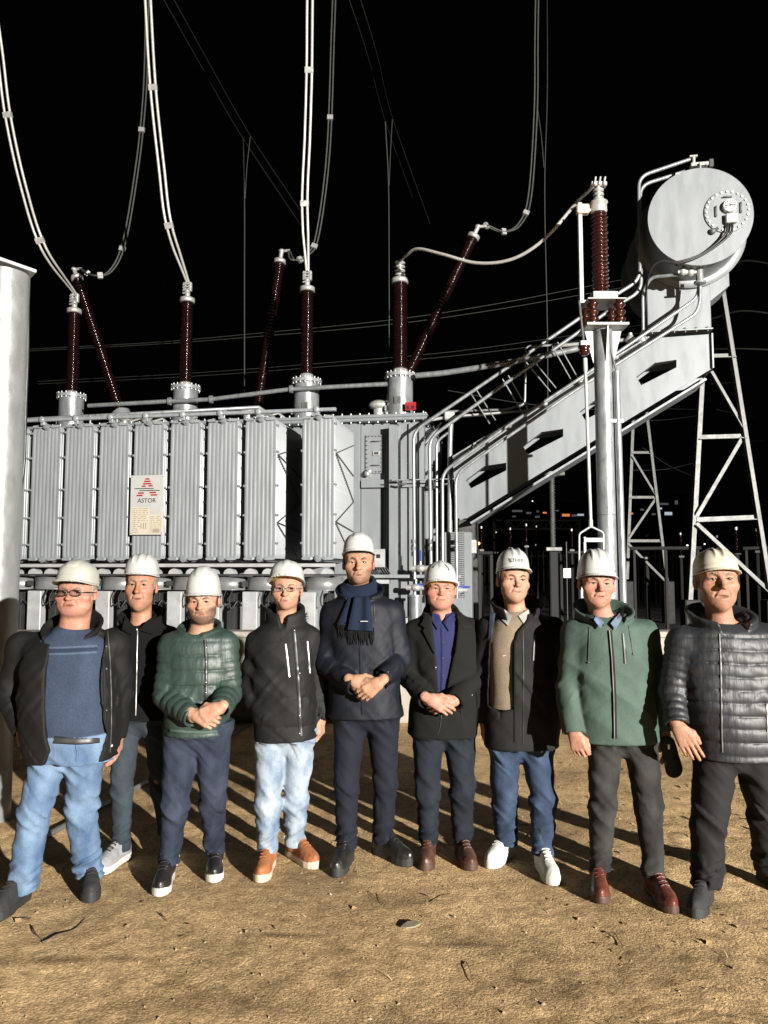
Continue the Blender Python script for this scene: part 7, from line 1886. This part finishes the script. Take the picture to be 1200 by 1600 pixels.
# ---- 6: charcoal blazer, blue shirt ------------------------------------------------------
c6 = dict(seed=66, label='man in a dark charcoal blazer over a blue violet shirt, hands crossed, brown leather shoes',
    feet=[(668, 1343, -8), (727, 1343, 8)], eyes=(690, 919), chin=949, face=48, head=dict(yaw=0.03, pitch=-0.02, roll=0.02, jaw=1.08, fat=0.6, nose=1.0), skin=SKIN['ruddy'], hair='hair_brown', neck=(690, 962), neck_r=0.060,
    torso=[(960, 664, 716, .085), (972, 646, 738, .125), (1010, 642, 746, .15), (1060, 645, 742, .16), (1105, 640, 748, .165), (1148, 637, 746, .155)],
    arms=[dict(s=(648, 992, .0), e=(640, 1058, -.03), w=(668, 1094, -.22)), dict(s=(738, 988, .0), e=(744, 1056, -.03), w=(710, 1096, -.22))],
    hands=[dict(w=(671, 1092, -.25), f=(.80, -.10, -.38), u=(0, -1, .25), side=-1, c=(.5, .5, .5, .55), s=1.0, th=0.3), dict(w=(706, 1094, -.225), f=(-.8, -.05, -.3), u=(0, -1, .2), side=1, c=(.6, .6, .6, .6), s=0.98)],
    legs=[((668, 1140), (668, 1238), (672, 1325)), ((718, 1140), (722, 1235), (727, 1322))], waist=1110,
    trousers=dict(r=(0.093, 0.074, 0.060), m=CL['navy_denim'], fold=1.0, hem=0.075), shoes=dict(m='leather_brown', sm='sole_brown', sole=0.018),
    helmet=dict(top=879, brim=909, w=55, m='helmet_white', style=0, peak=0.04, pitch=-0.12, band='yellow', band_z=-0.002),
    jacket=dict(m=CL['blazer'], arm_r=(0.071, 0.064, 0.054), fold=0.0045, ff=(14, 14, 18),
        open=[(950, 676, 714), (975, 676, 716), (1005, 679, 712), (1045, 683, 703), (1085, 686, 694), (1098, 689, 690), (1110, 690, 690)], collar=dict(h=0.055, gap=0.050, flare=0.35, t=0.009, vee=0.6, a=0.086, b=0.09, dz=-0.035, slope=0.6)),
    sweater=dict(hem=1105, m=CL['shirt_blue'], name='shirt', vee=(0.0, 0.06, 0.012)))
x = build_person(c6)
patch(x, 'lapel', [(672, 966), (680, 976), (689, 1042), (661, 986)], CL['blazer'], 8, 12, 0.007, 0.006); patch(x, 'lapel', [(720, 964), (712, 978), (700, 1040), (729, 990)], CL['blazer'], 8, 12, 0.007, 0.006)
patch(x, 'lapel_notch', [(665, 962), (676, 966), (667, 984), (657, 976)], CL['blazer'], 5, 5, 0.010, 0.006); patch(x, 'lapel_notch', [(722, 960), (714, 964), (724, 984), (733, 976)], CL['blazer'], 5, 5, 0.010, 0.006)
patch(x, 'shirt_collar', [(676, 957), (690, 972), (684, 984), (674, 968)], CL['shirt_blue'], 5, 5, 0.008, 0.006, drape=x['sdrape'], parent=c6['_sw']); patch(x, 'shirt_collar', [(708, 957), (692, 972), (702, 986), (712, 968)], CL['shirt_blue'], 5, 5, 0.008, 0.006, drape=x['sdrape'], parent=c6['_sw'])
zipper(x, [(691, 976), (692, 1010), (692, 1050), (691, 1088)], 0.022, CL['shirt_blue'], name='shirt_placket', drape=x['sdrape'], parent=c6['_sw'])
for py in (1003, 1028, 1056): snap(x, 692, py, 0.0045, 'horn', 'button', x['sdrape'], c6['_sw'])
snap(x, 680, 1043, 0.009, 'horn', 'button'); snap(x, 737, 1086, 0.007, 'horn', 'button')
zipper(x, [(690, 1112), (689, 1125), (687, 1140), (683, 1148)], 0.006, 'dark', name='front_edge')
zipper(x, [(720, 1104), (722, 1128)], 0.006, CL['navy_denim'], name='pocket_seam')
# dark squiggle on the helmet
b = MB(); pts = []
for k in range(14):
    t = k/13; p, n_ = on_helmet(x, -0.55 + 0.95*sin(pi*t*0.62)*1.0*t**0.7 + 0.05, 0.62 + 0.32*sin(pi*t*1.15)); pts.append(Vector(p + n_*0.0016 - x['org']))
b.tube(pts, 0.0030, 5); obj('painted_mark', b, 'ink', x['helm'])

# ---- 7: open charcoal coat, beige jumper, white trainers ------------------------------------
c7 = dict(seed=77, label='man in open charcoal coat over beige jumper, with blue jeans and white trainers',
    feet=[(782, 1342, -34), (854, 1364, 4)], eyes=(808, 905), chin=938, face=50, head=dict(yaw=0.12, pitch=-0.05, roll=0.05, jaw=1.0, fat=0.2, nose=1.05), skin=SKIN['fair'], hair='hair_brown', neck=(808, 958), sideburn=-0.03,
    torso=[(958, 784, 832, .085), (968, 764, 860, .13), (1005, 757, 874, .155), (1060, 757, 878, .165), (1110, 757, 876, .165), (1166, 756, 872, .155)],
    arms=[dict(s=(764, 985, .02), e=(750, 1060, .06), w=(756, 1128, .04)), dict(s=(864, 985, .0), e=(880, 1065, .03), w=(866, 1134, .0))],
    hands=[dict(w=(756, 1126, .04), f=DN, u=(-1, 0, 0), side=-1), dict(w=(864, 1130, .0), f=(-.15, -.15, -1), u=(.75, -.7, 0), side=1, c=(.8, .85, .9, .95))],
    legs=[((788, 1160), (788, 1250), (800, 1318)), ((838, 1160), (848, 1250), (858, 1335))], waist=1120,
    trousers=dict(r=(0.090, 0.078, 0.068), m=CL['jean_blue'], fold=1.1, hem=0.07), shoes=dict(m='leather_white', sm='sole_white', sole=0.030),
    helmet=dict(top=858, brim=888, w=53, m='helmet_white', style=1, peak=0.035, pitch=-0.06),
    jacket=dict(m=CL['softshell'], arm_r=(0.072, 0.066, 0.056), fold=0.005, ff=(14, 14, 20),
        open=[(945, 782, 832), (965, 778, 826), (985, 774, 808), (1005, 770, 802), (1050, 768, 801), (1100, 767, 802), (1106, 782, 783), (1115, 782, 782)], collar=dict(h=0.115, gap=0.055, flare=0.4, t=0.011, vee=0.3, a=0.098, b=0.10, dz=-0.05, slope=0.3)),
    sweater=dict(hem=1104, m=CL['beige'], name='jumper'))
x = build_person(c7)
patch(x, 'white_collar', [(788, 952), (800, 962), (794, 978), (780, 964)], CL['white_cloth'], 5, 6, 0.005, 0.005, drape=x['sdrape'], parent=c7['_sw']); patch(x, 'white_collar', [(826, 952), (810, 962), (818, 974), (828, 962)], CL['white_cloth'], 5, 5, 0.005, 0.005, drape=x['sdrape'], parent=c7['_sw'])
zipper(x, [(785, 1025), (790, 1024)], 0.006, 'ivory', name='jumper_badge', drape=x['sdrape'], parent=c7['_sw'])
zipper(x, [(804, 985), (804, 1040), (804, 1100), (804, 1160)], 0.008, 'black_cloth', name='front_edge'); zipper(x, [(817, 985), (818, 1050), (818, 1110), (817, 1164)], 0.005, 'dark', name='placket_seam')
zipper(x, [(836, 992), (834, 1010), (833, 1032)], 0.014, 'dark', name='chest_pocket_zip', teeth=(0.4, 'zinc'))
patch(x, 'coat_lining', [(766, 955), (774, 958), (770, 990), (763, 1000)], CL['jean_indigo'], 4, 6, 0.004, 0.004)
helmet_text(x, 'ETHER', 0.026, -0.06, 0.36, 'ink')
hcx = x['hloc']
b = MB()
for (ua, va, ub, vb) in ((-0.52, 0.46, -0.42, 0.34), (-0.50, 0.36, -0.36, 0.36), (-0.44, 0.44, -0.40, 0.24), (-0.46, 0.30, -0.30, 0.28)):
    pts = []
    for k in range(4):
        p, n_ = on_helmet(x, ua + (ub-ua)*k/3, va + (vb-va)*k/3); pts.append(Vector(p + n_*0.001 - x['org']))
    b.tube(pts, 0.0022, 5)
obj('emblem', b, 'ink', x['helm'])

# ---- 8: green jacket, black yoke ----------------------------------------------------------
c8 = dict(seed=88, dy=0.07, label='man in smooth green zipped jacket with charcoal jeans and oxblood shoes, holding black pouch',
    feet=[(936, 1390, -12), (1032, 1404, 3)], eyes=(938, 911), chin=946, face=55, head=dict(yaw=-0.02, pitch=0.0, roll=0.05, jaw=1.02, fat=0.25, nose=1.08), skin=SKIN['ruddy'], hair='hair_brown', neck=(944, 966),
    torso=[(962, 916, 972, .085), (974, 894, 1002, .135), (1010, 890, 1014, .15), (1060, 893, 1019, .155), (1110, 896, 1024, .16), (1157, 902, 1028, .155)],
    arms=[dict(s=(898, 992, .0), e=(888, 1075, .0), w=(896, 1146, -.07)), dict(s=(1008, 992, .0), e=(1024, 1072, .04), w=(1037, 1142, .0))],
    hands=[dict(w=(897, 1144, -.075), f=(.25, -.2, -1), u=(-.45, -.9, 0), side=-1, c=(.75, .85, .95, 1.0), s=1.0), dict(w=(1038, 1140, .0), f=(.08, -.12, -1), u=(.6, -.8, 0), side=1, c=(.25, .3, .35, .4), s=1.0)],
    legs=[((945, 1155), (942, 1262), (940, 1365)), ((1000, 1155), (1014, 1262), (1027, 1375))], waist=1130,
    trousers=dict(r=(0.094, 0.072, 0.058), m=CL['jean_char'], fold=1.0, hem=0.075), shoes=dict(m='leather_oxblood', sm='sole_brown', sole=0.020, len=1.05),
    helmet=dict(top=860, brim=897, w=61, m='helmet_white', style=2, peak=0.035, pitch=-0.04),
    jacket=dict(m=CL['green_shell'], arm_r=(0.074, 0.067, 0.056), fold=0.0050, ff=(18, 18, 24), collar=dict(h=0.110, gap=0.038, flare=0.45, t=0.012, vee=0.35, a=0.102, b=0.10, dz=-0.055, slope=0.35)))
x = build_person(c8)
zipper(x, [(952, 985), (956, 1030), (959, 1090), (960, 1154)], 0.026, CL['parka'], name='zip_guard'); zipper(x, [(952, 985), (956, 1030), (959, 1090), (960, 1154)], 0.008, 'dark', name='zip', teeth=(0.6, 'zinc'), off=0.008)
zipper(x, [(973, 990), (975, 1012), (977, 1037)], 0.020, 'dark', name='chest_pocket_zip', teeth=(0.35, 'zinc'))
patch(x, 'collar_lining', [(912, 948), (934, 962), (944, 978), (918, 968)], CL['parka'], 6, 6, 0.002, 0.004); patch(x, 'collar_lining', [(976, 948), (962, 962), (952, 980), (974, 968)], CL['parka'], 6, 6, 0.002, 0.004)
zipper(x, [(982, 978), (986, 1000), (989, 1020)], 0.004, 'dark', name='drawcord'); snap(x, 989, 1022, 0.006, 'horn', 'cord_stop'); zipper(x, [(921, 980), (920, 1005), (919, 1032)], 0.004, 'dark', name='drawcord'); snap(x, 919, 1035, 0.006, 'horn', 'cord_stop')
nb = V(x['neck']); kn = Field(ax_([(nb[0] - 0.12, nb[0] + 0.12, 0.006)]), ax_([(nb[1] - 0.13, nb[1] + 0.12, 0.006)]), ax_([(nb[2] - 0.16, nb[2] + 0.04, 0.006)]))
kn.cone(nb + V((0, 0, -0.16)), nb + V((0, -0.01, -0.01)), 0.10, 0.068, 0.02); kn.cut(cone(nb + V((0, -0.03, -0.055)), nb + V((0, -0.05, 0.10)), 0.050, 0.07)); me, _ = surface(kn, 'blue_jumper'); ju = x['place'](x['part']('blue_jumper', me, CL['blue_knit'])); dk = Drape(me) if False else None
M['check'] = cloth('checked_shirt', (0.30, 0.36, 0.45), 0.85, 150, 0.2, 0.2, wash=(0.10, 0.16, 0.28))
for q0, q1, q2, q3 in (((932, 960), (944, 972), (938, 982), (928, 968)), ((968, 958), (954, 974), (962, 984), (972, 966))):
    patch(x, 'shirt_collar', [q0, q1, q2, q3], 'check', 5, 5, 0.02, 0.006, parent=ju)
pq = x['W'](1043, 1150, -0.05)
b8 = Field(ax_([(pq[0] - 0.08, pq[0] + 0.10, 0.005)]), ax_([(pq[1] - 0.05, pq[1] + 0.05, 0.005)]), ax_([(pq[2] - 0.26, pq[2] + 0.02, 0.005)]))
ca = pq + V((0.0, 0, -0.04)); cb = pq + V((0.028, 0, -0.165))
b8.add(cone(ca, cb, 0.040, 0.046, flat=((0, 1, 0), 2.2))); pf = folds(3, (30, 30, 30), 3); b8.bump(lambda x, y, z: -0.002*pf(x, y, z)); me, _ = surface(b8, 'pouch')
pch = thing('black_pouch', 'soft black zipped pouch hanging from the hand between the green and the quilted jackets', 'pouch', pq)
me.transform(Matrix.Translation(-Vector(pq))); obj('pouch_body', me, 'suede_black', pch)
b = MB(); b.bbox((-0.012, -0.034, -0.06), (-0.002, -0.028, -0.035), 0.002); obj('zip_pull', b, 'zip_metal', pch)

p, n_ = on_helmet(x, 0.78, 0.16); b = MB(); b.ball(Vector(p + n_*0.001 - x['org']), 0.006, 8, (1.4, 1, 0.7)); obj('painted_mark', b, 'ink', x['helm'])

# ---- 9: far right, quilted jacket with hood ------------------------------------------------
c9 = dict(seed=101, dy=-0.08, label='man in cream helmet and dark quilted hooded jacket, one hand on his thigh',
    feet=[(1096, 1414, -34), (1222, 1388, 18)], eyes=(1127, 904), chin=950, face=64, head=dict(yaw=-0.14, pitch=-0.03, roll=-0.02, jaw=1.02, fat=0.3, nose=1.15, mouth_open=0.9), skin=SKIN['tan'], hair='hair_grey', neck=(1128, 972), neck_r=0.064, sideburn=-0.005,
    torso=[(972, 1096, 1168, .09), (986, 1068, 1208, .15), (1030, 1058, 1228, .175), (1085, 1062, 1232, .19), (1130, 1072, 1232, .195), (1181, 1086, 1228, .18)],
    arms=[dict(s=(1064, 1006, .0), e=(1050, 1082, .0), w=(1058, 1132, -.10)), dict(s=(1222, 1000, .0), e=(1252, 1085, .02), w=(1246, 1150, -.05))],
    hands=[dict(w=(1059, 1135, -.11), f=(.42, -.25, -.9), u=(-.35, -1, 0.1), side=-1, c=(.22, .28, .34, .40), s=1.05, sp=0.05, th=0.2), dict(w=(1246, 1148, -.05), f=DN, u=(1, 0, 0), side=1)],
    legs=[((1118, 1180), (1108, 1285), (1102, 1390)), ((1180, 1180), (1198, 1280), (1220, 1360))], waist=1150,
    trousers=dict(r=(0.108, 0.090, 0.080), m=CL['trouser_char'], fold=1.1, hem=0.07), shoes=dict(m='suede_black', sm='sole_black', sole=0.03, len=1.05),
    helmet=dict(top=858, brim=889, w=69, m='helmet_cream', style=1, peak=0.032, pitch=-0.05),
    jacket=dict(m=CL['grey_puff'], arm_r=(0.078, 0.070, 0.056), quilt=(0.062, 0.011), fold=0.003, ff=(18, 18, 40), collar=dict(h=0.105, gap=0.040, flare=0.5, t=0.014, vee=0.35, a=0.105, b=0.105, dz=-0.055, slope=0.3, fat=0.008), res=0.0062))
x = build_person(c9)
zipper(x, [(1124, 990), (1126, 1040), (1127, 1090), (1128, 1150), (1129, 1176)], 0.012, 'dark', teeth=(0.5, 'zinc')); zipper(x, [(1198, 1100), (1199, 1130), (1200, 1158)], 0.012, 'dark', name='pocket_zip', teeth=(0.5, 'zip_metal'))
nb = V(x['neck']); hd_ = Field(ax_([(nb[0] - 0.22, nb[0] + 0.24, 0.007)]), ax_([(nb[1] - 0.14, nb[1] + 0.22, 0.007)]), ax_([(nb[2] - 0.14, nb[2] + 0.12, 0.007)]))
hd_.add(ringfn(nb + V((0.02, 0.045, -0.010)), 0.118, 0.050, 0.034, 0.10, 0.25)); hf_ = folds(17, (26, 26, 30), 4, 0.5)
hd_.cut(lambda x, y, z: np.maximum(np.abs(x - nb[0] - 0.0) - 0.10, y - nb[1] + 0.02), k=0.02); hd_.bump(lambda x, y, z: -0.005*hf_(x, y, z)); me, _ = surface(hd_, 'hood'); x['place'](x['part']('hood', me, CL['grey_puff'], x['jacket']))
